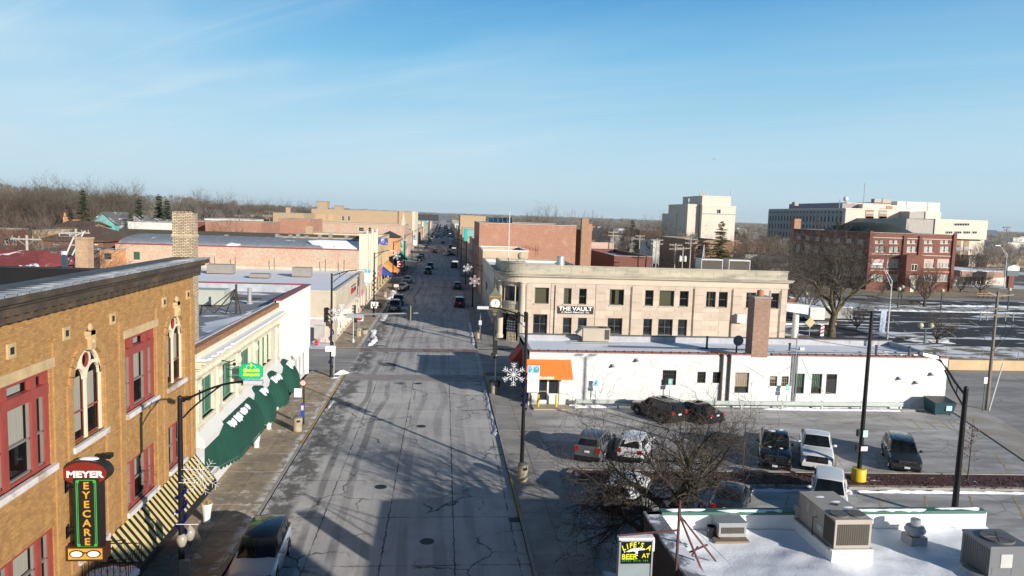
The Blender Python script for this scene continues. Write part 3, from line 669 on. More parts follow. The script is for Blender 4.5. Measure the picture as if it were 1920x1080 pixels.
for a,b_ in ARC:                        # brick arch ring with a carved keystone
    c,r = (a+b_)/2,(b_-a)/2;zs = 10.45-r
    for k in range(13):
        t0,t1 = math.pi*k/13+.012,math.pi*(k+1)/13-.012;q = MB()
        P = [F.p(c+rr*math.cos(t),zs+rr*math.sin(t),d) for d in (.07,0) for rr,t in ((r,t0),(r+.3,t0),(r+.3,t1),(r,t1))]
        q.add(P,[(0,1,2,3),(0,4,5,1),(1,5,6,2),(2,6,7,3),(3,7,4,0)]);q.build('arch_brick',GOLDL,bk)
    q = MB();F.box(q,c-.17,c+.17,10.35,11.0,.0,.2);F.box(q,c-.22,c+.22,10.86,11.0,.0,.2)
    q.sph(F.p(c,11.12,.08),.13,8,6,(.8,1,1.2));q.sph(F.p(c,10.62,.16),.11,8,6);q.build('keystone',STONE,bk)
    # cream tracery with two lights and an oculus
    fm = MB();d0,d1 = -.2,-.1
    for x0,x1 in ((a,a+.12),(b_-.12,b_),(c-.07,c+.07)): F.box(fm,x0,x1,7.2,zs,d0,d1)
    def arcbar(cx_,cz_,r0,r1,t0,t1,n=10,dd=(d0,d1)):
        for k in range(n):
            u0,u1 = t0+(t1-t0)*k/n,t0+(t1-t0)*(k+1)/n
            P = [F.p(cx_+rr*math.cos(t),cz_+rr*math.sin(t),d) for d in (dd[1],dd[0]) for rr,t in ((r0,u0),(r1,u0),(r1,u1),(r0,u1))]
            fm.add(P,[(0,1,2,3),(0,4,5,1),(2,6,7,3),(1,5,6,2),(3,7,4,0)])
    arcbar(c,zs,r-.12,r,0,math.pi,16);hw = (r-.0)/2
    for s in (-1,1): arcbar(c+s*hw,zs,hw-.11,hw,0,math.pi,10)
    arcbar(c,zs+hw+.10,.27,.38,0,2*math.pi,18,(d0,d1+.012))
    w = fm.build('arched_window',CREAMP,bk)
    fm = MB()
    arcbar(c,zs+hw+.10,.21,.27,0,2*math.pi,18,(d0,d1));fm.build('oculus',REDP,w)
    fm = MB();zm = 8.2
    for s in (-1,1):
        x0,x1 = (a+.12,c-.07) if s < 0 else (c+.07,b_-.12)
        for u0,u1 in ((x0,x0+.05),(x1-.05,x1)): F.box(fm,u0,u1,7.24,zs,d0+.02,d1-.06)
        for v0 in (7.24,zm): F.box(fm,x0,x1,v0,v0+.06,d0+.02,d1-.06)
    fm.build('sash',REDP,w)
    fm = MB();fm.quad(F.p(a,7.2,d0+.01),F.p(b_,7.2,d0+.01),F.p(b_,zs,d0+.01),F.p(a,zs,d0+.01))
    fm.add([F.p(c,zs,d0+.01)]+[F.p(c+r*math.cos(math.pi*k/16),zs+r*math.sin(math.pi*k/16),d0+.01) for k in range(17)],[(0,k,k+1) for k in range(1,17)]);fm.build('pane',WINCLEAR,w)
    for s in (-1,1):
        q = MB();F.box(q,c+s*.5-.45,c+s*.5+.45,8.1 if s > 0 else 7.5,9.4,-.30,-.28);q.build('curtain',CURTAIN,w)
    q = MB();F.box(q,a-.15,b_+.15,7.0,7.2,-.05,.14);q.build('sill',SILLM,w)
def sash_group(h,rowz,low=False):
    a0,a1,b0,b1 = h;d0,d1 = -.24,-.05;wdt = a1-a0
    xs = [a0,a0+wdt*.26,a0+wdt*.74,a1] if wdt > 2.5 else [a0,a0+wdt/2,a1]
    m = MB()
    for i,x in enumerate(xs):
        hw = .13 if 0 < i < len(xs)-1 else .2
        x0,x1 = (x,x+hw) if i == 0 else ((x-hw,x) if i == len(xs)-1 else (x-hw,x+hw));F.box(m,x0,x1,b0,b1,d0,d1)
    F.box(m,a0,a1,b0,b0+.1,d0,d1-.01);F.box(m,a0,a1,b1-.12,b1,d0,d1-.01)
    zt = b1
    if rowz: F.box(m,a0,a1,rowz-.16,rowz+.16,d0,d1+.02);zt = rowz-.16
    w = m.build('window',REDP,bk)
    for i in range(len(xs)-1):
        x0,x1 = xs[i]+(.2 if i == 0 else .13),xs[i+1]-(.2 if i == len(xs)-2 else .13);zm = b0+(zt-b0)*.48
        s = MB()
        for v0 in (b0+.1,zm,zt-.06): F.box(s,x0,x1,v0,v0+.06,d0+.02,d1-.08)
        for u0 in (x0,x1-.05): F.box(s,u0,u0+.05,b0+.1,zt,d0+.02,d1-.08)
        s.build('sash',M('grey_sash',(.22,.20,.18),.5),w)
        for v0,v1 in ((b0+.16,zm),(zm+.06,zt-.06)):
            q = MB();q.quad(F.p(x0,v0,d0+.03),F.p(x1,v0,d0+.03),F.p(x1,v1,d0+.03),F.p(x0,v1,d0+.03));q.build('pane',WINCLEAR,w)
        q = MB();F.box(q,x0,x1,zm-.1 if i != 1 else zm+.0,zt,d0-.10,d0-.08);q.build('curtain',CURTAIN if i != 2 else BLIND,w)
        if rowz:
            q = MB();q.quad(F.p(x0,rowz+.16,d0+.03),F.p(x1,rowz+.16,d0+.03),F.p(x1,b1-.1,d0+.03),F.p(x0,b1-.1,d0+.03));q.build('pane',WINCLEAR,w)
            q = MB();F.box(q,x0+.15,x1-.1,rowz+.16,b1-.12,d0-.10,d0-.08);q.build('curtain',BLIND,w)
    q = MB();F.box(q,a0-.12,a1+.12,b0-.2,b0,-.1,.16);q.build('sill',SILLM,w)
    if rowz: q = MB();F.box(q,a0-.2,a1+.2,b1+.02,b1+.34,-.02,.08);q.build('lintel',STONE,w)
for h in W_up: sash_group(h,h[3]-.62)
for h in W_lo: sash_group(h,None,True)
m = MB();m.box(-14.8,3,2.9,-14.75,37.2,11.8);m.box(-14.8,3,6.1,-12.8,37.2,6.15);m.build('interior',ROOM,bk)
for a in (25.1,28.5,33.6,36.65,22.0):
    q = MB();F.box(q,a-.2,a+.2,10.93,11.37,0,.06);q.build('stone_block',STONE,bk);q = MB();F.box(q,a-.1,a+.1,11.05,11.26,.0,.063);q.build('vent_hole',BLACKP,bk)
# shopfront: black piers, glass, red strip
m = MB()
for a in (27.6,29.6,32.2,34.6,36.7): F.box(m,a,a+.2,.45,2.55,-.25,-.02)
F.box(m,27.6,36.9,.45,.8,-.25,0);sf = m.build('shopfront',M('maroon_paint',(.13,.03,.028),.4),bk)
for a0,a1 in ((27.8,29.6),(29.8,32.2),(32.4,34.6),(34.8,36.7)):
    q = MB();q.quad(F.p(a0,.8,-.2),F.p(a1,.8,-.2),F.p(a1,2.55,-.2),F.p(a0,2.55,-.2));q.build('pane',WINDARK,sf)
for a0,a1 in ((28.1,29.3),(30.2,31.8)):
    q = MB();F.box(q,a0,a1,.5,.75,.0,.02);q.build('panel',M('pale_panel',(.6,.57,.54),.6),sf)
q = MB();F.box(q,27.0,27.55,.0,2.8,0,.25);q.build('pier',CREAMP,bk)
# cornice and metal roof edge
m = MB();
for z0,z1,d in ((11.98,12.22,.14),(12.22,12.5,.3),(12.5,12.62,.44),(12.62,12.86,.6)):
    m.box(BXL-1.15,2,z0,BXL+d,37.5+d,z1)
for k in range(72): F.box(m,2.1+.5*k,2.32+.5*k,12.02,12.22,.14,.26)
m.build('cornice',DARKMETAL,bk)
for k in range(60):
    y0,y1 = 2+.602*k,2+.602*(k+1)-.03
    q = MB();q.hexa([(BXL+.66,y0,12.83),(BXL+.66,y1,12.83),(BXL-1.15,y1,12.66),(BXL-1.15,y0,12.66),(BXL+.66,y0,12.90),(BXL+.66,y1,12.90),(BXL-1.15,y1,12.76),(BXL-1.15,y0,12.76)])
    q.hexa([(BXL+.67,y0,12.84),(BXL+.67,y0+.05,12.84),(BXL-1.14,y0+.05,12.70),(BXL-1.14,y0,12.70),(BXL+.67,y0,12.94),(BXL+.67,y0+.05,12.94),(BXL-1.14,y0+.05,12.80),(BXL-1.14,y0,12.80)])
    q.build('roof_panel',ROOFMETAL,bk)
m = MB();m.box(-33.8,2.2,11.5,BXL-.2,37.3,11.6);m.build('roof',BLACKROOF,bk)
m = MB();m.box(-34,37.1,11.55,BXL-1.2,37.51,12.2);m.box(-34,2,11.55,-33.6,37.1,12.2);m.box(BXL-1.17,2.2,11.6,BXL-1.12,37.1,12.6);m.build('parapet',BLACKROOF,bk)
q = MB();q.box(-34.05,37.05,12.2,BXL-2,37.55,12.25);q.build('coping',M('black_coping',(.03,.03,.032),.8),bk)
for a in (26.9,35.2):
    m = MB();F.box(m,a,a+.14,6.2,6.45,0,.3);F.box(m,a-.05,a+.25,6.3,6.46,.29,.55);m.build('wall_light',BLACKP,bk)

# striped awning over the optician's shopfront
aw = thing('striped_awning','black and pale yellow striped awning over the brick shopfront','awning',(BXL,32,2))
a0,a1,zt,zb,dp = 27.15,37.45,2.95,1.55,1.05
m = MB();m.hexa([F.p(a0,zt-.06,.03),F.p(a1,zt-.06,.03),F.p(a1,zb-.0,dp),F.p(a0,zb-.0,dp),F.p(a0,zt,.05),F.p(a1,zt,.05),F.p(a1,zb+.06,dp+.02),F.p(a0,zb+.06,dp+.02)])
m.add([F.p(a0,zt-.07,.03),F.p(a0,zb-.02,dp),F.p(a0,zb-.02,.03)],[(0,1,2)]);m.add([F.p(a1,zt-.07,.03),F.p(a1,zb-.02,dp),F.p(a1,zb-.02,.03)],[(0,1,2)])
m.build('canopy',M('black_canvas',(.014,.012,.011),.75),aw)
YST = M('yellow_canvas',(.66,.53,.22),.8,var=.08,vs=2)
for k in range(26):
    x0 = a0+.06+.396*k;x1 = x0+.19
    q = MB();q.hexa([F.p(x0,zt-.01,.056),F.p(x1,zt-.01,.056),F.p(x1,zb+.13,dp-.04),F.p(x0,zb+.13,dp-.04),F.p(x0,zt-.002,.060),F.p(x1,zt-.002,.060),F.p(x1,zb+.142,dp-.036),F.p(x0,zb+.142,dp-.036)]);q.build('stripe',YST,aw)
m = MB();F.box(m,a0-.01,a1+.01,zb-.22,zb+.02,dp-.01,dp+.025);m.build('valance',M('black_canvas',(.014,.012,.011)),aw)

# hanging optician sign
sg = thing('hanging_sign','tall dark hanging sign with gold letters, red oval top and a pair of spectacles','sign',AT(160,960,24.6))
SY = 24.6
def SF(px,py,y=SY): p = AT(px,py,y);return p
pc = SF(159,888);px_m = SY/1377*1.005
SG = south(0,SY)
def ell(cx_,cz_,rx,rz,y0,y1,n=28):
    q = MB();q.smooth = False;vs = [(cx_+rx*math.cos(2*math.pi*k/n),y,cz_+rz*math.sin(2*math.pi*k/n)) for y in (y0,y1) for k in range(n)]
    q.add(vs,[tuple(range(n)),tuple(range(2*n-1,n-1,-1))]+[(k,n+k,n+(k+1) % n,(k+1) % n) for k in range(n)]);return q
ell(pc[0],pc[2],.75,.44,SY,SY+.42).build('oval_case',M('sign_black',(.018,.014,.012),.4),sg)
ell(pc[0],pc[2],.70,.395,SY-.012,SY+.01).build('oval_face',M('sign_red',(.20,.018,.014),.4),sg)
lettering(SG,pc[0],pc[2]-.03,.012,'MEYER',.30,M('sign_white',(.85,.84,.82),.4),sg,1.28,.012,.012)
t0,b0 = SF(162,896),SF(162,1028)
zt,zb = t0[2],b0[2];xc = t0[0]
q = MB();q.box(xc-.42,SY-.02,zb,xc+.40,SY+.40,zt);q.build('panel',M('sign_black',(.018,.014,.012)),sg)
q = MB();gx0,gx1,g0,g1 = xc-.33,xc+.31,zb+.06,zt-.06
for x0,z0,x1,z1 in ((gx0,g0,gx0+.022,g1),(gx1-.022,g0,gx1,g1),(gx0,g0,gx1,g0+.022),(gx0,g1-.022,gx1,g1),(gx0+.05,g0+.05,gx0+.065,g1-.05),(gx1-.065,g0+.05,gx1-.05,g1-.05)): q.box(x0,SY-.034,z0,x1,SY-.019,z1)
for x0 in (gx0,gx1-.1):
    for z0 in (g0,g1-.1): q.box(x0,SY-.03,z0,x0+.1,SY-.0195,z0+.1)
q.build('green_border',M('sign_green',(.05,.40,.08),.5),sg)
for i,ch in enumerate('EYECARE'): lettering(SG,xc-.01,zt-.27-(zt-zb-.5)*i/6*1.0,.02,ch,.34,M('sign_gold',(.62,.33,.045),.45),sg,1.1,.014,.008,name='letter')
bx = SF(162,1037);q = MB();q.box(bx[0]-.62,SY-.05,bx[2]-.26,bx[0]+.60,SY+.42,bx[2]+.24);q.build('base_case',M('sign_brown',(.06,.022,.012),.4),sg)
q = MB();q.box(bx[0]-.55,SY-.062,bx[2]-.19,bx[0]+.53,SY-.049,bx[2]+.18);q.build('base_face',M('sign_gold',(.62,.33,.045)),sg)
for s in (-1,1):
    ell(bx[0]+s*.27-.01,bx[2],.23,.135,SY-.074,SY-.06).build('spectacle_rim',M('sign_black',(.018,.014,.012)),sg)
    ell(bx[0]+s*.27-.01,bx[2],.185,.10,SY-.086,SY-.073).build('spectacle_lens',M('sign_white',(.85,.84,.82)),sg)
q = MB();q.box(bx[0]-.07,SY-.08,bx[2]+.02,bx[0]+.05,SY-.062,bx[2]+.06);q.build('spectacle_bridge',M('sign_black',(.018,.014,.012)),sg)
for zz_ in (zt-.35,zb+.5):
    q = MB();q.box(BXL,SY+.05,zz_-.22,BXL+.06,SY+.3,zz_+.22);q.tube([(BXL,SY+.17,zz_+.1),(xc-.4,SY+.17,zz_+.1)],.05,6);q.tube([(BXL,SY+.17,zz_-.15),(xc-.4,SY+.17,zz_+.05)],.04,6);q.build('bracket',BLACKP,sg)
q = MB();q.smooth = True;q.sph((pc[0]+.05,SY+.2,pc[2]+.44),.22,8,5,(1.5,.7,.25));q.build('snow_cap',SNOW,sg)

# wrought iron railing with snow under the sign
rl = thing('iron_railing','black wrought iron balconet railing with snow below the hanging sign','railing',(-11.6,26.6,2.2))
p0,p1,p2 = Vector(AT(196,1052,25.6)),Vector(AT(240,1036,25.9)),Vector(AT(238,1072,25.9))
x0,x1,y0,z0,z1 = -12.2,-10.75,25.6,p1.z-.85,p1.z-.12
m = MB()
for z in (z0,z1): m.tube([(x0,y0,z),(x1,y0,z),(x1,y0+1.3,z),(x0,y0+1.3,z)],.022,5)
for k in range(8): m.cyl((x0+(x1-x0)*k/7,y0,z0),(x0+(x1-x0)*k/7,y0,z1+(.14 if k % 7 == 0 else 0)),.014,n=5);m.cyl((x1,y0+1.3*k/7,z0),(x1,y0+1.3*k/7,z1),.014,n=5)
for k in range(6):
    c = (x0+.12+(x1-x0)*k/6.,y0,(z0+z1)/2);m.tube([(c[0]+.11*math.cos(t)*(1-t/9),y0,c[2]+.2*math.sin(t)*(1-t/9)) for t in [q*.7 for q in range(12)]],.011,4)
m.build('scrollwork',BLACKP,rl)
q = MB();q.box(x0,y0,z0-.12,x1,y0+1.3,z0-.02);q.build('deck',DARKMETAL,rl)
q = MB();q.smooth = True
for k in range(7): q.sph((x0+.2+.2*k,y0+.5+.1*(k % 3),z0-.02),.3,8,5,(1,1.3,.32))
q.build('snow_cap',SNOW,rl)

# chimney of pale brick behind the cornice
CHIM = BRICK('pale_chimney_brick',(.72,.58,.38),(.50,.37,.24),(.16,.13,.10),.23,.085,(.2,.15,.1),.2,mort=.018)
ch = thing('chimney','pale tan brick chimney stack rising behind the dark cornice','chimney',(-15.2,41.2,8))
c0 = AT(351,400,41.2);m = MB();m.box(c0[0]-.62,40.7,7.7,c0[0]+.45,41.5,c0[2]);m.build('stack',CHIM,ch)
q = MB();q.box(c0[0]-.66,40.66,c0[2]-1.25,c0[0]+.49,41.54,c0[2]-1.13);q.build('band',M('chimney_band',(.5,.42,.30),.8),ch)
for k in range(11): q = MB();q.box(c0[0]-.6+.095*k,40.7,c0[2],c0[0]-.54+.095*k,40.9,c0[2]+.07+.03*(k % 2));q.build('brick',CHIM,ch)

# ---------- cream terracotta building with green windows and white panelled end
qb = thing('banquet_building','cream terracotta building with green windows and a white ribbed end panel','building',(BXL,53,0))
TERRA = M('terracotta_cream',(.66,.60,.46),.7,var=.16,vs=.9,bs=.4,bscale=14,col2=(.52,.46,.34),lo=.52,hi=.7,c2s=.8)
WHITEW = M('white_wall_paint',(.66,.65,.625),.7,var=.05,vs=.8)
GREENF = M('green_frame',(.12,.29,.20),.5,var=.15,vs=2)
QROOF = SNOWY('grey_roof_snow',(.22,.235,.26),.56,.61,.30,(.6,1.3,1))
W1 = [(38.6,40.7,4.4,6.5),(42.3,44.4,4.4,6.5),(46.1,48.4,4.4,6.5)];W3 = [(50.2+1.3*k,51.35+1.3*k,4.5,6.5) for k in range(3)]
m = MB();wall(m,F,37.55,56.6,3.2,8.0,W1+W3,.22);m.build('wall',TERRA,qb)
m = MB();wall(m,F,37.55,56.6,.1,3.2,[(39.6,45.4,.7,2.5),(46.9,49.9,.7,2.5),(51.1,54,.7,2.5),(37.9,38.9,.15,2.3)],.3)
m.box(-40,37.55,0,-39.8,69.2,7.7);wall(m,FR((0,69.2,0),(0,1,0)),12.3,40,0,8.45)
m.build('lower_wall',WHITEW,qb)
for h in W1: window(F,qb,h,GREENF,WINCLEAR,.22,.13,2,1,TERRA,.1,blind=M('green_blind',(.10,.26,.19),.8),blindf=.9,mull=.14)
for h in W3: window(F,qb,h,GREENF,WINCLEAR,.22,.1,1,2,TERRA,.1,blind=M('green_blind',(.10,.26,.19)),blindf=.9)
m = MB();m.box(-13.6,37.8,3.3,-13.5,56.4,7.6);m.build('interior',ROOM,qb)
m = MB()
F.box(m,37.55,56.6,7.28,7.5,0,.32);F.box(m,37.55,56.6,7.5,7.62,0,.55);F.box(m,37.55,56.6,6.66,6.74,0,.1)
for k in range(47): F.box(m,37.8+.4*k,37.95+.4*k,7.12,7.28,0,.2)
m.build('cornice',TERRA,qb)
rr = random.Random(3)
for k in range(24):                     # frieze of relief blocks
    q = MB();a = 37.85+.78*k;F.box(q,a,a+.6,6.8,7.08,0,.06);q.sph(F.p(a+.2,6.94,.06),.1,6,4);q.sph(F.p(a+.42,6.96,.06),.085,6,4);q.build('frieze_block',TERRA,qb)
for a in (37.65,41.15,45.0,49.05,55.5):
    q = MB();F.box(q,a,a+.75,4.2,6.7,0,.1);F.box(q,a+.12,a+.63,4.5,5.7,.1,.13);q.sph(F.p(a+.37,6.2,.1),.27,10,6,(.5,1,1));F.box(q,a-.05,a+.8,4.0,4.2,0,.16);q.build('pilaster',TERRA,qb)
q = MB();q.smooth = False
for k in range(60):
    a = 37.9+.31*k;e = .16+.1*math.sin(k*1.7)+rr.uniform(-.04,.04)
    F.box(q,a,a+.31,7.62,7.70,-.02,.53 if k > 14 else .35+e)
q.build('ledge_snow',SNOW,qb)
COPB = BRICK('brown_coping',(.34,.17,.08),(.26,.12,.06),(.2,.12,.08),.45,.2)
for k in range(21):
    q = MB();F.box(q,37.6+.905*k,37.6+.905*(k+1)-.02,8.0,8.32,-.38,.03);q.build('coping_tile',COPB,qb)
# lower white band (sloping shelf) above the awnings
q = MB();q.hexa([F.p(37.55,3.2,.02),F.p(56.6,3.2,.02),F.p(56.6,3.2,.5),F.p(37.55,3.2,.5),F.p(37.55,4.05,.02),F.p(56.6,4.05,.02),F.p(56.6,3.55,.5),F.p(37.55,3.55,.5)]);q.build('shelf',WHITEW,qb)
for h in ((39.6,45.4,.7,2.5),(46.9,49.9,.7,2.5),(51.1,54,.7,2.5)): window(F,qb,h,WHITEW,WINDARK,.3,.1,3,1)
window(F,qb,(37.9,38.9,.15,2.3),WHITEW,WINDARK,.3,.12,1,1,name='door')
# white ribbed panel end
m = MB();wall(m,F,56.6,69.2,2.75,8.45,d=.12);wall(m,FR((0,69.2,0),(0,1,0)),12.18,12.3,2.75,8.45);F.box(m,56.58,56.62,2.75,8.45,-.2,.12);F.box(m,56.6,69.2,2.7,2.76,-.6,.12)
m.build('panel_wall',WHITEW,qb)
for k in range(32): q = MB();F.box(q,56.7+.39*k,56.76+.39*k,2.76,8.44,.12,.15);q.build('rib',WHITEW,qb)
m = MB();wall(m,F,56.6,69.2,0.1,2.75,[(57.0+1.75*k,58.55+1.75*k,.45,2.6) for k in range(7)],.2,-.25);m.build('shop_wall',WHITEW,qb)
SF_ = FR((BXL-.25,0,0),(1,0,0))
for k in range(7): window(SF_,qb,(57.0+1.75*k,58.55+1.75*k,.45,2.6),M('alu_frame',(.5,.5,.49),.4,.5),M('store_glass',(.30,.32,.33),.25,var=.35,vs=.8),.2,.06,1,2)
COPR = M('red_coping',(.30,.045,.04),.45,var=.15,vs=1.5)
for k in range(7): q = MB();F.box(q,56.6+1.8*k,56.6+1.8*(k+1)-.02,8.45,8.53,-.42,.17);q.build('coping_strip',COPR,qb)
for k in range(12): q = MB();q.box(-12.7-2.25*(k+1)+.02,68.85,8.45,-12.7-2.25*k,69.25,8.53);q.build('coping_strip',COPR,qb)
m = MB();wall(m,FR((BXL-.35,0,0),(-1,0,0)),-69,-37.55,7.5,8.4);wall(m,south(0,68.9),-40,-12.65,7.5,8.45);m.build('parapet',M('grey_parapet',(.42,.44,.48),.8,var=.2),qb)
m = MB();m.quad((-39.8,37.6,7.72),(-12.65,37.6,7.72),(-12.65,68.95,7.72),(-39.8,68.95,7.72));m.build('roof',QROOF,qb)
m = MB();m.smooth = True;rr = random.Random(9)   # drifted snow against the parapet
rows = []
for k in range(44):
    y = 37.8+k*.45;w = (1.7+.6*math.sin(k*.31)+rr.uniform(-.3,.3))*(1 if k < 40 else .3);h_ = (.5+.12*math.sin(k*.5))*(0.35 if 27 < k < 30 else 1)
    rows += [(-12.7,y,7.73+h_),(-12.7-w*.3,y,7.73+h_*.92),(-12.7-w*.75,y+.1,7.73+h_*.45),(-12.7-w*1.25,y+.2,7.715)]
m.add(rows,[(i*4+j,i*4+j+1,(i+1)*4+j+1,(i+1)*4+j) for i in range(43) for j in range(3)]);o = m.build('snow_drift',SNOW,None);o['kind'] = 'stuff'
# dome and barrel awnings in dark green canvas
GCAN = M('green_canvas',(.006,.058,.038),.9,var=.15,vs=1.2)
def dome_awning(a0,a1,zb,h_,dp,label,flat_end=False,nr=5):
    t = thing('green_awning',label,'awning',(BXL,(a0+a1)/2,zb),group='green canvas awnings on the cream building')
    n,q = 24,8;m = MB();m.smooth = True;V = [];c,hw = (a0+a1)/2,(a1-a0)/2
    for i in range(n+1):
        u = i/n*2-1;uu = abs(u);rd = 1.0
        lim = .25
        if flat_end:
            rd = 1.0 if u > -.5 else .55+.45*(u+1)/.5
        elif uu > lim: rd = math.sqrt(max(0.0,1-((uu-lim)/(1-lim))**2*.93))
        for j in range(q+1):
            t_ = math.pi/2*j/q;zz_,dd = math.sin(t_),math.cos(t_)
            V.append(F.p(c+u*hw,zb+zz_*h_*(.3+.7*rd if not flat_end else rd*.7+.3),.02+dd*dp*rd))
    m.add(V,[(i*(q+1)+j,(i+1)*(q+1)+j,(i+1)*(q+1)+j+1,i*(q+1)+j+1) for i in range(n) for j in range(q)])
    for e in (0,n): m.add([V[e*(q+1)+j] for j in range(q+1)]+[F.p(c+(e/n*2-1)*hw,zb,.02)],[tuple(range(q+2))],False)
    m.build('canopy',GCAN,t,sharp=60)
    for k in range(nr):
        i = int(round(n*(k+.5)/nr));pts = [Vector(V[i*(q+1)+j])+F.n*.008+Vector((0,0,.006)) for j in range(q+1)]
        MB().tube(pts,.02,4).build('rib',GCAN,t)
    sc = MB();ns = int((a1-a0)/.3)
    for k in range(ns):                 # scalloped valance
        x0 = a0+(a1-a0)*k/ns;x1 = a0+(a1-a0)*(k+1)/ns
        def dep(x):
            u = (x-c)/hw;i = min(n-1,int((u+1)/2*n));f_ = (u+1)/2*n-i
            return (V[i*(q+1)]*(1-f_)+V[(i+1)*(q+1)]*f_)
        A,B = dep(x0),dep(x1);dn = Vector((0,0,-1));o_ = F.n*.012
        sc.quad(A+o_,B+o_,B+o_+dn*.10,A.lerp(B,.75)+o_+dn*.2,A.lerp(B,.5)+o_+dn*.23,A.lerp(B,.25)+o_+dn*.2,A+o_+dn*.10)
    sc.build('valance',GCAN,t)
    rr = random.Random(int(a0*10));sn = MB();sn.smooth = True
    def surf(u,v):
        i = min(n-1,int(u*n));j = min(q-1,int(v*q));fu,fv = u*n-i,v*q-j;A = lambda a,b_: Vector(V[a*(q+1)+b_])
        return A(i,j).lerp(A(i+1,j),fu).lerp(A(i,j+1).lerp(A(i+1,j+1),fu),fv)
    for k in range(nr):                 # snow lying between the ribs on the upper slope
        if (k == 0 and flat_end) or (not flat_end and k in (0,nr-1) and rr.random() < .6): continue
        u0,u1 = (k+.56)/nr-.0,(k+1.44)/nr;u0,u1 = max(.2,u0),min(.82,u1)
        if u1-u0 < .05: continue
        v0,v1 = rr.uniform(.50,.56),rr.uniform(.70,.76);P = [];nc = 7
        for c_ in range(nc+1):
            lo,hi = v0+rr.uniform(-.025,.025)+.05*abs(c_/nc*2-1)**3,v1+rr.uniform(-.02,.03)
            for r_ in range(4): e = 1 if 0 < c_ < nc and 0 < r_ < 3 else 0;P.append(surf(u0+(u1-u0)*c_/nc,lo+(hi-lo)*r_/3)+F.n*.03*(.35+e)+Vector((0,0,.03*(.35+e))))
        sn.add(P,[(c_*4+r_,c_*4+r_+1,c_*4+r_+5,c_*4+r_+4) for c_ in range(nc) for r_ in range(3)])
    sn.build('snow_patch',SNOW,t)
    return t
dome_awning(39.0,46.3,1.75,2.0,1.35,'longest green awning with a sloping end, nearest the striped awning',True,6)
dome_awning(46.9,49.9,1.8,2.1,1.5,'second green dome awning with snow between ribs, beside the long sloping one')
dome_awning(51.0,54.0,1.8,2.1,1.5,'third green dome awning with snow on top, beside the last dome')
dome_awning(55.2,58.2,1.8,2.1,1.5,'last green dome awning with snow on top, under the white ribbed panel')
# green hanging sign, script lettering
hs_ = thing('hanging_sign','bright green shaped hanging sign with yellow script on the cream building','sign',(-11.6,44.2,5.8))
pq = AT(471,697,43.6);GS = south(0,43.6);GG = M('sign_bright_green',(.0,.46,.19),.4,var=.03);YY = M('sign_yellow',(.85,.68,.03),.5)
x,z = pq[0],pq[2];hw,hh = .66,.30
out = [(-hw,-hh),(-hw*.82,-hh),(-hw*.82,-hh*1.35),(-hw*.4,-hh*1.55),(0,-hh*1.75),(hw*.4,-hh*1.55),(hw*.82,-hh*1.35),(hw*.82,-hh),(hw,-hh),(hw,hh),(hw*.82,hh),(hw*.82,hh*1.35),(hw*.4,hh*1.55),(0,hh*1.85),(-hw*.4,hh*1.55),(-hw*.82,hh*1.35),(-hw*.82,hh),(-hw,hh)]
q = MB();k = len(out);vs = [(x+a,y,z+b_) for y in (43.55,43.7) for a,b_ in out]
q.add(vs,[tuple(range(k)),tuple(range(2*k-1,k-1,-1))]+[(i,k+i,k+(i+1)%k,(i+1)%k) for i in range(k)]);q.build('board',GG,hs_)
for r_ in (.22,-.22): MB().tube([(BXL,43.62,z+r_),(x-hw,43.62,z+r_)],.03,6).build('bracket',GG,hs_)
lettering(GS,x+.0,z+.10,.06,"Quintin's",.27,YY,hs_,.95,.012,.010,shear=.35);lettering(GS,x-.0,z-.15,.06,'Banquets',.27,YY,hs_,.95,.012,.010,shear=.35)
q = MB();q.sph((x,43.54,z+.40),.075,8,5,(1,.3,1.3));q.box(x-.03,43.52,z+.27,x+.03,43.545,z+.38);q.build('emblem',YY,hs_)
q = MB()
for s in (-1,1): q.tube([(x+s*(.12+.05*i),43.53,z+.38-.012*i*i+.03*math.sin(i)) for i in range(6)],.018,4);q.tube([(x+s*(.04+.06*i),43.53,z-.43+.03*math.sin(i*1.5)) for i in range(6)],.015,4)
q.build('flourish',M('sign_mint',(.55,.85,.70),.5),hs_)
q = MB();q.tube([(BXL,41.9,6.9),(BXL+.5,41.9,6.75),(BXL+.8,41.9,6.9)],.03,5);q.tube([(BXL+.1,41.9,6.6),(BXL+.7,41.9,6.6)],.03,5);q.sph((BXL+.75,41.9,6.65),.1,6,4)
tag(q.build('wall_bracket',BLACKP),'black scrolled iron bracket on the cream facade above the green sign','bracket')
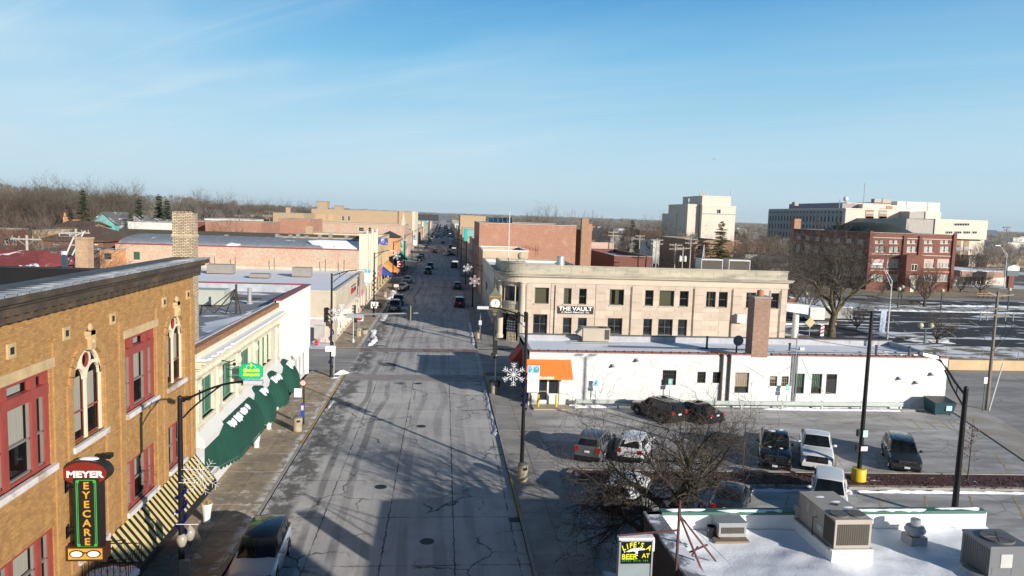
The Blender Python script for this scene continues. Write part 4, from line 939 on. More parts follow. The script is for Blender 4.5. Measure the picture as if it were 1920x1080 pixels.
# things on that roof
def roof_unit(name,label,cat,c,sx,sy,sz,mat,rz=0,base=True,grille=None,fans=0,group=None,snow=False):
    t = thing(name,label,cat,c,rz,group);W_ = WL[t.name];WL[t.name] = Vector((0,0,0))
    m = MB();m.box(-sx/2,-sy/2,.12,sx/2,sy/2,sz);m.box(-sx/2-.02,-sy/2-.02,sz-.05,sx/2+.02,sy/2+.02,sz+.02);m.build('casing',mat,t)
    if base: q = MB();q.box(-sx/2+.1,-sy/2+.1,0,sx/2-.1,sy/2-.1,.12);q.build('base',DARKMETAL,t)
    if grille:
        q = MB();q.box(-sx/2+.08,-sy/2-.012,.25,sx/2-.08,-sy/2+.01,sz-.15);g_ = q.build('grille',M('coil',(.06,.052,.04),.7,var=.3,vs=8),t)
        n_ = int(sx/.09);q = MB()
        for k in range(n_): q.box(-sx/2+.1+k*(sx-.2)/n_,-sy/2-.022,.26,-sx/2+.112+k*(sx-.2)/n_,-sy/2-.010,sz-.16)
        q.build('fin',M('coil_fin',(.16,.14,.11),.6),g_)
    for k in range(fans):
        q = MB();r_ = min(sx,sy)*.36 if fans == 1 else sx*.22;cx_ = 0 if fans == 1 else (-.25+.5*k)*sx;cy_ = -sy/2+r_+.12
        q.cyl((cx_,cy_,sz),(cx_,cy_,sz+.06),r_,n=18);f_ = q.build('fan',BLACKP,t)
        q = MB();q.lathe([(r_,sz+.0),(r_+.03,sz+.0),(r_+.03,sz+.08),(r_,sz+.08)],(cx_,cy_,0),18)
        for i in range(6): a = i*math.pi/3;q.tube([(cx_,cy_,sz+.09),(cx_+r_*math.cos(a),cy_+r_*math.sin(a),sz+.08)],.008,3)
        q.build('fan_guard',M('fan_grey',(.12,.12,.12),.5),f_)
    q = MB()
    for k in range(2): q.box(-sx/2+.1+k*sx/2,-sy/2-.008,.3,-sx/2+sx*.4+k*sx/2,-sy/2+.005,sz*.45)
    if not grille: q.build('access_panel',mat,t)
    if snow: q = MB();q.box(-sx/2+.05,-sy/2+.05,sz+.02,sx/2-.05,sy/2-.05,sz+.07);q.build('snow_cap',SNOW,t)
    WL[t.name] = W_;return t
GREENGREY = M('greengrey_unit',(.46,.49,.42),.5,.1,var=.06);BEIGEU = M('beige_unit',(.44,.38,.30),.5,.1,var=.08,vs=.8);GREYU = M('grey_unit',(.36,.35,.33),.5,.2,var=.1);TAUPEU = M('taupe_unit',(.30,.265,.235),.5,.1,var=.1)
p = G(388,572,7.8);roof_unit('air_unit','long grey-green rooftop air unit beside the golden brick building','air unit',(p[0],p[1]+.6,7.73),2.7,1.6,1.25,GREENGREY,0)
p = G(443,587,7.8)
t = thing('mast_base','dark braced sign mast standing on the grey snowy roof','mast',(p[0],p[1],7.73))
q = MB();zt_ = AT(443,533,p[1])[2];q.tube([(p[0],p[1],7.73),(p[0],p[1],zt_)],.08,6);q.build('post',DARKMETAL,t)
for dx,dy in ((-1.6,.3),(-.7,-.2),(.25,.2),(-2.2,-1.0)): MB().tube([(p[0],p[1],zt_-.3),(p[0]+dx,p[1]+dy,7.73)],.045,5).build('brace',DARKMETAL,t)
p = G(468,568,7.8);q = MB();q.cyl((p[0],p[1],7.73),(p[0],p[1],9.0),.16,n=10);q.cyl((p[0],p[1],7.73),(p[0],p[1],7.85),.28,n=10);tag(q.build('vent_pipe',GREYU),'short grey vent pipe on the snowy grey roof','vent pipe')
q = MB();a,b_ = G(415,560,7.8),G(490,562,7.8);q.tube([(a[0],a[1],7.9),(b_[0],b_[1],7.9)],.06,6);tag(q.build('roof_pipe',DARKMETAL),'dark pipe lying across the snowy grey roof','pipe')

# ---------- beige single storey corner shop across the side street
cb = thing('corner_shop','beige single storey corner shop with a snowy roof across the side street','building',(BXL,100,0))
BEIGE = M('beige_plaster',(.56,.48,.37),.85,var=.16,vs=.35,bs=.2,bscale=12,col2=(.45,.38,.30),lo=.5,hi=.7,c2s=.25)
LILAC = M('lilac_panel',(.50,.44,.45),.7,var=.1)
S_ = south(0,86)
m = MB();wall(m,S_,-48,BXL-.0,2.9,6.1);m.build('wall',BEIGE,cb)
m = MB();wall(m,S_,-48,BXL,0,2.9,d=-.08);m.build('lower_wall',LILAC,cb)
for k in range(13):
    q = MB();x0 = BXL-1.1-2.6*k;S_.box(q,x0-.12,x0,.5,2.9,-.08,-.02);q.build('batten',WHITEW,cb)
q = MB();S_.box(q,-48,BXL-1.1,2.72,2.95,-.08,.03);S_.box(q,-48,BXL-1.1,.5,.6,-.08,.0);q.build('white_band',WHITEW,cb)
q = MB();S_.box(q,BXL-1.1,BXL,0,2.9,-.08,0);q.build('corner_pier',BEIGE,cb)
sh = [(87.6+2.35*k,89.75+2.35*k,.45,2.8) for k in range(9)]+[(109.2,111.2,.1,2.5),(111.8,114.6,.45,2.5),(115.1,118,.45,2.5)]
m = MB();wall(m,F,86,118.9,0,3.1,sh,.25);wall(m,F,86,118.9,3.1,6.1);wall(m,FR((0,118.9,0),(0,1,0)),12.3,48,0,6.1);wall(m,west(-48,0),-118.9,-86,0,6.1);m.build('side_wall',BEIGE,cb)
for h in sh: window(F,cb,h,WHITEW,WINDARK if h[0] > 96 else M('bright_shop',(.55,.56,.57),.3,var=.3,vs=1.2),.25,.1,2,1)
q = MB();F.box(q,86,107.2,3.0,3.2,0,.14);q.build('white_band',WHITEW,cb)
q = MB();F.box(q,86,118.9,5.45,5.55,0,.06);F.box(q,86,118.9,5.98,6.12,-.3,.12);S_.box(q,-48,BXL+.1,5.98,6.12,-.3,.1);q.build('coping',M('pale_stone',(.62,.57,.48),.8),cb)
m = MB();m.quad((-47.9,86.1,5.7),(BXL-.3,86.1,5.7),(BXL-.3,118.8,5.7),(-47.9,118.8,5.7));m.build('roof',SNOW,cb)
q = MB();q.tube([(BXL+.06,107,5.9),(BXL+.06,107.6,5.6),(BXL+.06,107.6,3.3)],.07,6);q.build('downpipe',DARKMETAL,cb)
for k in range(6): q = MB();a = 100.2+.85*k;F.box(q,a,a+.55,4.15+.02*k,4.9 if k < 2 else 4.7+.02*k,.02,.1);q.build('sign_letter',M('sign_crimson',(.42,.03,.05),.5) if k < 4 else M('sign_dark',(.05,.04,.05)),cb)
q = MB()
for k in range(12): F.box(q,100.3+.42*k,100.5+.42*k,5.05,5.2,.02,.06)
q.build('small_letters',M('sign_dark',(.05,.04,.05),.5),cb)
q = MB();F.box(q,111.7,114.8,2.6,3.3,.02,.12);q.build('pink_sign',M('pink_sign',(.65,.25,.36),.6),cb)
for px_,py_,lb in ((415,512,'paired taupe rooftop units by the long brick wall, western one'),(488,520,'low taupe rooftop unit at the near edge of the shop roof'),(567,518,'boxy taupe rooftop unit near the middle of the snowy shop roof')):
    g_ = G(px_,py_,5.8);roof_unit('rooftop_unit',lb,'air unit',(g_[0],g_[1],5.71),2.6 if px_ != 415 else 3.6,1.6,1.35 if px_ != 488 else .6,TAUPEU,0,group='taupe units on the corner shop roof',snow=False)
for px_,lb in zip((402,441,514,610,645),['westernmost thin dark post on the shop roof before the long brick wall','thin dark post behind the paired roof units','tall dark post near the middle of the long brick wall','thin dark post right of the boxy roof unit','thin dark post nearest the street end of the shop roof']):
    p = AT(px_,498,117.6);q = MB();q.cyl((p[0],117.6,5.71),(p[0],117.6,7.6),.05,n=5);o = q.build('roof_post',DARKMETAL);tag(o,lb,'post','thin posts along the shop roof')
# ---------- white painted brick shop with parking lot wall
dk = thing('white_shop','long white painted brick shop with a snowy roof and orange entrance awning','building',(25,62,0))
WBRICK = BRICK('white_painted_brick',(.69,.69,.675),(.65,.65,.635),(.62,.62,.61),.22,.078,(.62,.61,.58),.14)
DY = 58.6;S2 = south(0,DY)
DH = [(18.38,19.55,1.85,3.1),(21.36,22.08,2.06,3.0),(22.69,23.4,2.06,3.0),(24.63,25.85,1.25,2.97),(27.67,28.32,1.86,2.7),(28.70,29.32,1.86,2.7),(29.78,30.72,1.25,2.95),(31.35,32.28,1.25,2.95),(32.65,33.6,1.25,2.95)]
door = (7.9,9.75,.12,2.35)
m = MB();wall(m,S2,BXR,43.5,0,4.42,DH+[door],.22);wall(m,FR((43.5,0,0),(1,0,0)),DY,67,0,4.42)
wall(m,FR((43.5,67,0),(0,1,0)),0,36.3,0,4.42);m.build('wall',WBRICK,dk)
BARG = GLASS('barred_glass',(.03,.03,.028),.15)
BAR = M('iron_bar',(.05,.045,.04),.6);TANBAR = M('tan_bar',(.40,.33,.24),.7)
for i,h in enumerate(DH):
    w = window(S2,dk,h,M('dark_frame',(.06,.06,.06),.5),BARG,.22,.06,1,1,WHITEW,.05)
    q = MB();n_ = max(4,int((h[1]-h[0])/.15))
    for k in range(1,n_): x = h[0]+(h[1]-h[0])*k/n_;q.cyl(S2.p(x,h[2]+.05+(.45 if h[3]-h[2] > 1.5 else 0),-.10),S2.p(x,h[3]-.05,-.10),.018,n=5)
    for b_ in (.35,.7): S2.box(q,h[0]+.05,h[1]-.05,h[2]+(h[3]-h[2])*b_,h[2]+(h[3]-h[2])*b_+.03,-.12,-.09)
    q.build('security_bars',BAR if i in (0,1,2,6,7,8) else TANBAR,w)
    if i in (3,4,6,7): q = MB();S2.box(q,h[0]+.08,h[1]-.08,h[2]+.5,h[3]-.1,-.195,-.185);q.build('blind',TANBAR if i in (3,4) else M('green_blind2',(.08,.17,.10),.8),w)
    if i == 8: q = MB();S2.box(q,h[0]+.06,h[1]-.06,h[2]+.05,h[3]-.5,-.16,-.08);q.build('boarding',BLACKP,w)
# entrance
w = window(S2,dk,door,WHITEW,WINDARK,.22,.1,2,1,name='door',mull=.14)
q = MB();S2.box(q,7.98,8.8,.16,.45,-.2,-.05);S2.box(q,8.82,9.7,.16,1.0,-.2,-.05);q.build('kick_panel',WHITEW,w)
q = MB();S2.box(q,8.1,8.7,1.15,1.2,-.2,-.1);q.build('push_bar',M('brass',(.6,.5,.2),.4,.6),w)
ORANGE = M('orange_canvas',(.86,.19,.028),.7,var=.04,vs=1)
aw = thing('orange_awning','bright orange sloping awning over the white shop door','awning',(8.8,DY,2.3))
m = MB();x0,x1 = 6.9,10.6;m.hexa([S2.p(x0,3.8,.02),S2.p(x1,3.8,.02),S2.p(x1+.06,2.62,1.0),S2.p(x0,2.62,1.0),S2.p(x0,3.86,.02),S2.p(x1,3.86,.02),S2.p(x1+.06,2.68,1.03),S2.p(x0,2.68,1.03)])
for x in (x0,x1): m.add([S2.p(x,3.8,.02),S2.p(x,2.65,1.0),S2.p(x,2.65,.02)],[(0,1,2)])
m.build('canopy',ORANGE,aw);q = MB();S2.box(q,x0,x1+.06,2.40,2.68,1.0,1.02);q.build('valance',ORANGE,aw)
lettering(S2,8.55,2.54,1.03,"DUNKIN'",.27,M('sign_cream',(.92,.87,.75),.5),aw,1.05,.006,.012)
ra = thing('red_awning','dark red awning on the street front of the white shop','awning',(BXR-.2,66,2.6));m = MB()
m.hexa([(BXR-.9,64.2,2.5),(BXR,64.2,2.5),(BXR,66.9,2.5),(BXR-.9,66.9,2.5),(BXR-.86,64.2,2.6),(BXR-.02,64.2,3.7),(BXR-.02,66.9,3.7),(BXR-.86,66.9,2.6)]);m.build('canopy',M('red_canvas',(.42,.05,.025),.75),ra)
q = MB();q.box(BXR-.92,64.2,2.3,BXR-.9,66.9,2.55);q.build('valance',M('red_canvas',(.42,.05,.025)),ra)
# west street front: brown stone above shop glass
Wf = FR((BXR,0,0),(-1,0,0));wh = [(-66.6+2.1*k,-64.75+2.1*k,.4,2.4) for k in range(4)]
m = MB();wall(m,Wf,-67,-DY,0,4.42,wh,.2);m.build('street_wall',M('brown_stone',(.20,.165,.13),.85,var=.2,vs=1),dk)
for h in wh: window(Wf,dk,h,M('dark_frame',(.06,.06,.06)),WINDARK,.2,.06,1,1)
m = MB();m.quad((BXR+.1,DY+.3,4.15),(43.3,DY+.3,4.15),(43.3,66.8,4.05),(BXR+.1,66.8,4.05));m.build('roof',M('roof_snow_white',(.84,.87,.92),.7,var=.05,vs=.4,bs=.3,bscale=3),dk)
m = MB();wall(m,S2,BXR,43.5,4.42,4.46);wall(m,FR((0,DY+.3,0),(0,1,0)),-43.5,-BXR,4.1,4.46);m.box(BXR,66.7,4.0,43.5,67,4.55);m.box(BXR,DY+.3,4.1,BXR+.3,66.7,4.5);m.box(43.2,DY+.3,4.1,43.49,66.7,4.5);m.build('parapet',M('parapet_grey',(.40,.40,.42),.8,var=.15),dk)
CLAY = M('clay_coping',(.27,.105,.075),.7,var=.3,vs=1.5,bs=.2)
for k in range(46):
    x = BXR+.79*k
    if 25.4 < x < 27.2: continue
    q = MB();q.hexa([(x+.02,DY-.06,4.46),(x+.77,DY-.06,4.46),(x+.77,DY+.36,4.46),(x+.02,DY+.36,4.46),(x+.02,DY-.04,4.55),(x+.77,DY-.04,4.55),(x+.77,DY+.3,4.60),(x+.02,DY+.3,4.60)]);q.box(x-.02,DY-.08,4.47,x+.05,DY+.37,4.625);q.build('coping_tile',CLAY,dk)
q = MB();q.box(BXR-.03,66.65,4.55,43.55,67.05,4.63);q.build('back_coping',M('dark_coping',(.12,.11,.11),.7,var=.3),dk)
for x in (23.4,24.05): q = MB();q.cyl((x,DY-.12,.3),(x,DY-.12,4.5),.11,n=8);q.cyl((x,DY-.12,4.4),(x-.8,DY+.6,4.6),.13,n=8);q.build('downpipe',DARKMETAL,dk)
for x,z0,z1 in ((29.75,.5,6.4),(29.95,.6,4.6),(29.55,1.9,4.5)): q = MB();q.tube([(x,DY-.1,z1),(x,DY-.1,z0)],.05,6);q.build('conduit',M('grey_steel',(.25,.26,.27)),dk)
for x,z in ((39.0,2.55),(41.9,2.95),(40.55,2.2),(16.0,3.8),(14.0,3.3)): q = MB();S2.box(q,x,x+.16,z,z+.26,0,.18);S2.box(q,x+.03,x+.2,z+.03,z+.16,.17,.32);q.build('wall_light',M('grey_steel',(.25,.26,.27)),dk)
q = MB()
for pts in ([(25.3,3.7),(27.5,2.4),(29.5,3.6)],[(30.3,4.3),(31.2,2.6),(32.5,1.4),(33.8,1.2)],[(20.5,3.9),(22,3.6),(24,4.2)],[(34.5,2.5),(38,2.45),(41,2.2)]): q.tube([S2.p(a,b_,.03) for a,b_ in pts],.012,4)
q.build('cable',M('pale_cable',(.45,.45,.44),.7),dk)
m = MB();m.box(BXR+.3,57.1,.02,10.6,DY-.02,.115);struct(m.build('entrance_slab',M('tan_slab',(.40,.33,.245),.85,var=.12,vs=.6)))
# chimney
ck = thing('chimney','tall mottled brown brick chimney rising from the white shop','chimney',(26.5,59.2,4.4))
PINKB = BRICK('mottled_brick',(.36,.20,.13),(.24,.125,.085),(.36,.28,.22),.24,.085,(.12,.07,.05),.5)
m = MB();m.box(25.9,DY-.03,4.3,27.3,59.9,9.25);m.build('stack',PINKB,ck);q = MB();q.box(25.82,DY-.11,9.25,27.38,59.98,9.42);q.build('cap',M('cap_grey',(.30,.28,.25),.8),ck)
q = MB();q.cyl((26.6,59.2,9.42),(26.6,59.2,9.9),.3,.27,10);q.build('clay_pot',M('clay_pot',(.45,.17,.08),.8),ck)
sd = thing('satellite_dish','grey satellite dish beside the brown brick chimney','satellite dish',(25.3,60.3,4.2))
q = MB();q.smooth = True;q.lathe([(.001,.0),(.2,.03),(.36,.1),(.46,.19),(.45,.205),(.001,.03)],(0,0,0),16,'y');q.v = [(x+25.3,y*-1+60.2,z+5.45) for x,y,z in q.v];q.build('dish',M('dish_grey',(.22,.23,.25),.4),sd)
q = MB();q.tube([(25.3,60.3,4.15),(25.3,60.3,5.4)],.08,6);q.tube([(25.3,60.2,5.2),(25.7,59.6,5.2)],.025,5);q.build('mast',DARKMETAL,sd)
g_ = G(1120,641,4.2);u = roof_unit('rooftop_unit','large beige rooftop unit on the snowy roof of the white shop','air unit',(g_[0]-.1,g_[1]+.7,4.12),2.5,1.4,1.3,BEIGEU,0,fans=0)
q = MB();q.hexa([(-1.25,-.6,.5),(-1.25,.6,.5),(-1.25,.6,1.2),(-1.25,-.6,1.2),(-1.8,-.6,.75),(-1.8,.6,.75),(-1.3,.6,1.3),(-1.3,-.6,1.3)]);WL[u.name] = Vector((0,0,0));q.build('intake_hood',BEIGEU,u)
q = MB();q.box(.75,-.72,.3,1.18,-.69,1.2);q.build('grille',M('coil',(.06,.052,.04)),u);q = MB();q.cyl((.7,0,1.3),(.7,0,1.36),.42,n=16);q.build('fan',BLACKP,u)
q = MB();q.box(g_[0]-2.6,g_[1]-.4,4.14,g_[0]+2.4,g_[1]-.3,4.22);q.box(g_[0]-2.8,g_[1]+.5,4.14,g_[0]-1.3,g_[1]+.6,4.2);tag(q.build('duct_rail',GREYU),'low grey metal rail on the snow beside the beige rooftop unit','rail')
q = MB();a,b_ = G(1140,650,4.2),G(1420,657,4.2);q.tube([(a[0],a[1],4.26),(b_[0],b_[1],4.26)],.06,6);c_,d_ = G(1450,660,4.2),G(1760,664,4.2);tag(q.build('gas_pipe',M('dark_pipe',(.07,.07,.08),.5)),'thin dark gas pipe on the roof left of the brown chimney','pipe','roof pipes')
q = MB();q.tube([(c_[0],c_[1],4.3),(d_[0],d_[1],4.3)],.07,6);tag(q.build('gas_pipe',GREYU),'thin grey pipe on the roof right of the brown chimney','pipe','roof pipes')
for i,(px_,py_,h_,lb) in enumerate(((1325,653,1.1,'dark vent pipe left of the brown chimney near the twin downpipes'),(1480,660,.8,'stubby dark vent pipe just right of the brown chimney'),(1642,668,1.0,'dark vent pipe right of the tall black lot pole'),(1704,668,.9,'dark vent pipe near the right end of the white shop roof'))):
    g_ = G(px_,py_,4.15);q = MB();q.cyl((g_[0],g_[1],4.1),(g_[0],g_[1],4.1+h_),.10,n=8);q.cyl((g_[0],g_[1],4.1),(g_[0],g_[1],4.25),.22,.12,8);q.cyl((g_[0],g_[1],4.05+h_),(g_[0],g_[1],4.15+h_),.14,n=8);tag(q.build('vent_pipe',M('dark_pipe',(.07,.07,.08))),lb,'vent pipe','vents on the white shop roof')
for i,(px_,py_) in enumerate(((1503,655),(1660,662),(1690,668),(1715,668))):
    g_ = G(px_,py_,4.15);q = MB();q.box(g_[0]-.2,g_[1]-.15,4.1,g_[0]+.2,g_[1]+.15,4.35);tag(q.build('roof_hatch',WHITEW),('small white roof cap right of the brown chimney','small white roof cap right of the tall lot pole','small white roof cap between two vents','small white roof cap by the last vent')[i],'roof cap','small caps on the white shop roof')

# ---------- limestone bank with the rounded corner
vt = thing('limestone_bank','two storey limestone bank with a rounded corner and a heavy cornice','building',(25,89,0))
LIME = M('limestone',(.55,.452,.36),.8,var=.10,vs=.5,bs=.2,bscale=20,col2=(.49,.40,.32),lo=.45,hi=.68,c2s=.35)
LIMEG = M('limestone_weathered',(.46,.41,.315),.85,var=.2,vs=.9,bs=.3,bscale=16,col2=(.30,.275,.22),lo=.46,hi=.66,c2s=.5,stretch=(.4,1,1.6))
VY,VX,VB = 89.0,43.6,103.0;RC = 3.0;VC = (10.2,92.0);VW = 7.2
S3 = south(0,VY);arc = [(VC[0]-RC*math.cos(math.pi/2*k/10),VC[1]-RC*math.sin(math.pi/2*k/10)) for k in range(11)]
def foot(o):                            # footprint grown outward by o
    return [(VX+o,VY-o),(VX+o,VB+o),(VW-o,VB+o)]+[(VC[0]-(RC+o)*math.cos(math.pi/2*k/10),VC[1]-(RC+o)*math.sin(math.pi/2*k/10)) for k in range(11)]
VUP = [(11.3,13.05),(14.9,15.85),(16.8,17.75),(20.65,22.45),(25.15,26.2),(26.97,28.85),(29.57,30.7),(33.0,34.2),(34.62,35.75),(38.2,39.45),(41.45,42.5)]
VLO = [(11.2,12.95,1.0,3.45),(14.92,16.0,1.1,3.1),(16.8,17.9,1.1,3.1),(20.55,22.4,1.1,3.15),(25.1,26.2,1.1,3.15),(27.0,28.85,1.1,3.15),(29.55,30.7,1.1,3.15)]
vh = [(a,b_,4.78,6.75) for a,b_ in VUP]+VLO
WD = .30
m = MB();wall(m,S3,VC[0],VX,0,8.2,vh,WD,d=-.02);wall(m,FR((VX,0,0),(1,0,0)),VY,VB,0,8.2);wall(m,FR((VW,0,0),(-1,0,0)),-VB,-VC[1],0,8.2,[(-102+3.0*k,-100.4+3.0*k,z,z+2) for k in range(3) for z in (1.2,4.8)],.25);wall(m,FR((0,VB,0),(0,1,0)),-VX,-VW,0,8.2)
RI = 2.75;ai = [(VC[0]-RI*math.cos(math.pi/2*k/10),VC[1]-RI*math.sin(math.pi/2*k/10)) for k in range(11)]
def curved(mb,k0,k1,z0,z1,P):
    for k in range(k0,k1): mb.quad((*P[k],z0),(*P[k+1],z0),(*P[k+1],z1),(*P[k],z1))
curved(m,0,10,3.9,4.55,ai);curved(m,0,10,6.85,8.2,ai)
for k0,k1 in ((0,2),(8,10)): curved(m,k0,k1,0,8.2,ai)
m.build('wall',LIME,vt)
def blocks(F,parent,a0,a1,b0,b1,holes,ch,bl,mats,d=.012,thick=.03,skip=()):
    bs = [b0];cuts = sorted({b0,b1,*[x for h in holes for x in h[2:4] if b0 < x < b1]})
    for i in range(len(cuts)-1):
        n = max(1,round((cuts[i+1]-cuts[i])/ch));bs += [cuts[i]+(cuts[i+1]-cuts[i])*(k+1)/n for k in range(n)]
    rr = random.Random(4);cnt = 0
    for j in range(len(bs)-1):
        y0,y1 = bs[j],bs[j+1];spans = [(a0,a1)]
        for h in list(holes)+list(skip):
            if h[2] < (y0+y1)/2 < h[3]:
                ns = []
                for s,e in spans:
                    if h[1] <= s or h[0] >= e: ns.append((s,e));continue
                    if h[0]-s > .08: ns.append((s,h[0]))
                    if e-h[1] > .08: ns.append((h[1],e))
                spans = ns
        for s,e in spans:
            x = s+(bl*.5 if j % 2 and e-s > bl else 0);edges = [s]+([x] if x > s else [])
            while edges[-1]+bl*1.35 < e: edges.append(edges[-1]+bl)
            edges.append(e)
            for q_ in range(len(edges)-1):
                mb = MB();g = .012;F.box(mb,edges[q_]+g,edges[q_+1]-g,y0+g,y1-g,-thick,d+rr.uniform(-.006,.006));mb.build('stone_block',mats[rr.randrange(len(mats))],parent);cnt += 1
    return cnt
LIMES = [LIME,LIME,M('limestone_light',(.585,.49,.385),.8,var=.10,vs=.5,bs=.2,bscale=20),M('limestone_pink',(.53,.425,.335),.8,var=.10,vs=.5,bs=.2,bscale=20)]
PIL = [(10.3,11.0),(13.3,14.2),(18.9,20.2),(23.45,24.75),(31.42,32.7),(36.4,37.7),(40.0,41.1),(42.75,43.55)]
nb = blocks(S3,vt,VC[0],VX,.9,7.3,vh,.66,2.1,LIMES,skip=[(a,b_,0,7.4) for a,b_ in PIL])
for a,b_ in PIL:
    for k in range(6): q = MB();S3.box(q,a+.01,b_-.01,.9+1.066*k+.012,.9+1.066*(k+1)-.012,-.03,.07);q.build('pilaster_block',LIMES[k % 4],vt)
OLIVE = M('olive_frame',(.13,.12,.09),.5,var=.1);TANCUR = M('tan_curtain',(.55,.47,.25),.85,var=.15,vs=2,stretch=(8,8,.3))
VGL = CLEAR('bank_glass',(.75,.8,.8),.5)
for i,(a,b_) in enumerate(VUP):
    w = window(S3,vt,(a,b_,4.78,6.75),OLIVE,VGL,WD,.1,1,1 if b_-a > 1.3 else 2,M('stone_sill',(.60,.50,.40),.8),.12)
    if i in (0,1,5): cur = [(0,1)]
    elif i == 3: cur = [(.05,.2),(.42,.7)]
    elif i in (7,): cur = [(.35,.55),(.7,.95)]
    elif i == 9: cur = [(.35,.65)]
    else: cur = []
    for c0_,c1_ in cur: q = MB();S3.box(q,a+(b_-a)*c0_+.03,a+(b_-a)*c1_-.02,4.9,6.72,-.42,-.40);q.build('curtain',TANCUR,w)
for h in VLO: window(S3,vt,h,OLIVE,WINDARK,WD,.1,2 if h[1]-h[0] > 1.3 else 1,2,M('stone_sill',(.60,.50,.40)),.1)
for a,b_ in ((34.85,36.15),(39.15,40.0)): q = MB();S3.box(q,a,b_,1.0,3.1,.0,.02);q.build('blocked_window',LIMES[2],vt);q = MB();S3.box(q,b_+.01,b_+.16,1.0,3.1,-.02,.016);q.build('blocked_reveal',OLIVE,vt)
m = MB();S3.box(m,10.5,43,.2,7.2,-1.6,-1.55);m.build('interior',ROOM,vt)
for x in (13.8,23.42,31.4,36.38,41.2,42.7): q = MB();q.tube([S3.p(x,7.1,.14),S3.p(x,.6,.14)],.05,6);q.build('downpipe',DARKMETAL,vt)
q = MB();S3.box(q,36.9,38.0,3.0,4.05,.08,.75);q.build('wall_unit',M('offwhite_unit',(.72,.68,.60),.5),vt)
# cornice, frieze and parapet follow the rounded corner
q = MB();S3.box(q,VC[0],VX+.1,0,.9,-.02,.1);q.build('base_course',LIME,vt)
for nm,o,z0,z1,mt in (('architrave',.09,7.32,7.5,LIMES[2]),('frieze',.03,7.5,8.0,LIMES[2]),('moulding',.18,8.0,8.12,LIME),('cornice',.42,8.12,8.32,LIMEG),('cornice_top',.55,8.32,8.42,LIMEG),('blocking',-.12,8.42,8.62,LIMEG)):
    MB().prism(foot(o),z0,z1).build(nm,mt,vt)
for k in range(24): q = MB();x = VC[0]+1.39*k;S3.box(q,x+.01,x+1.38,8.62,9.42,-.5,-.17);q.build('parapet_block',LIMEG,vt)
pa = [(VC[0]-(RC-.17)*math.cos(math.pi/2*k/10),VC[1]-(RC-.17)*math.sin(math.pi/2*k/10)) for k in range(11)]
m = MB();curved(m,0,10,8.62,9.65,pa);m.prism([(VC[0]-(RC-.05)*math.cos(math.pi/2*k/10),VC[1]-(RC-.05)*math.sin(math.pi/2*k/10)) for k in range(11)]+[(VC[0],VC[1])],9.65,9.8);m.box(VW+.17,VC[1],8.62,VW+.5,VB,9.45);m.build('corner_drum',LIMEG,vt)
q = MB();S3.box(q,VC[0]+.02,VX+.05,9.42,9.56,-.55,-.1);q.build('coping',LIMEG,vt)
m = MB();m.quad((VW+.5,VY+.5,8.66),(VX-.1,VY+.5,8.66),(VX-.1,VB-.1,8.66),(VW+.5,VB-.1,8.66));m.build('roof',SNOWY('bank_roof',(.12,.12,.12),.42,.5,.4),vt)
q = MB();q.box(9.3,90.8,9.8,10.1,91.6,10.05);q.sph((9.7,91.2,10.45),.48,14,9);q.build('stone_ball',LIMEG,vt)
for ang in (12,82):                     # engaged columns at the ends of the curved bay
    a = R(ang);c = (VC[0]-RC*.98*math.cos(a),VC[1]-RC*.98*math.sin(a))
    q = MB();q.lathe([(.52,.0),(.52,.35),(.42,.45),(.40,.6),(.40,3.0),(.36,6.8),(.42,6.9),(.36,6.95),(.36,7.0),(.5,7.15),(.5,7.3)],(c[0],c[1],.12),16);q.build('column',LIMES[2],vt)
cfrm = []
q = MB();q2 = MB()
for k in range(3,8): q.quad((*ai[k],4.85),(*ai[k+1],4.85),(*ai[k+1],6.85),(*ai[k],6.85)) if k < 7 else None
w = q.build('curved_window',WINDARK,vt)
for z in (4.55,4.85,6.8): q2.prism([(VC[0]-(RI+.08)*math.cos(math.pi/2*k/10),VC[1]-(RI+.08)*math.sin(math.pi/2*k/10)) for k in range(2,9)]+[(VC[0]-(RI-.2)*math.cos(math.pi/2*k/10),VC[1]-(RI-.2)*math.sin(math.pi/2*k/10)) for k in range(8,1,-1)],z,z+.08 if z > 4.6 else z+.3)
for k in (3,7): q2.cyl((*ai[k],4.85),(*ai[k],6.8),.09,n=6)
q2.build('frame',LIMES[2],w)
q = MB();curved(q,2,8,.1,3.9,[(VC[0]-(RI-.5)*math.cos(math.pi/2*k/10),VC[1]-(RI-.5)*math.sin(math.pi/2*k/10)) for k in range(11)]);w = q.build('door',BLACKP,vt)
q = MB();q.prism([(VC[0]-(RC+.5)*math.cos(math.pi/2*k/10),VC[1]-(RC+.5)*math.sin(math.pi/2*k/10)) for k in range(2,9)]+[(VC[0]-(RI-.1)*math.cos(math.pi/2*k/10),VC[1]-(RI-.1)*math.sin(math.pi/2*k/10)) for k in range(8,1,-1)],3.45,3.95);q.build('entrance_canopy',M('olive_canopy',(.38,.35,.24),.6),vt)
rr = random.Random(2)
for k in (3,4,5,6):
    q = MB();P = [(VC[0]-(RI-.47)*math.cos(math.pi/2*(k+.5)/10),VC[1]-(RI-.47)*math.sin(math.pi/2*(k+.5)/10))]
    for j in range(5): z = .9+.33*j;q.box(P[0][0]-.14+rr.uniform(-.05,.05),P[0][1]-.03,z,P[0][0]+.14+rr.uniform(-.05,.05),P[0][1]-.01,z+.2)
    q.build('door_lettering',M('sign_white',(.85,.84,.82)),w)
q = MB()
for k in range(7): q.cyl((8.0+.16*k,88.6-.09*k,.13),(8.0+.16*k,88.6-.09*k,1.2),.03,n=5)
for z in (.5,.9,1.2): q.tube([(8.0,88.6,z),(8.96,88.06,z)],.03,5)
tag(q.build('steel_railing',M('cream_steel',(.62,.52,.36),.5)),'cream tubular railing beside the rounded bank entrance','railing')
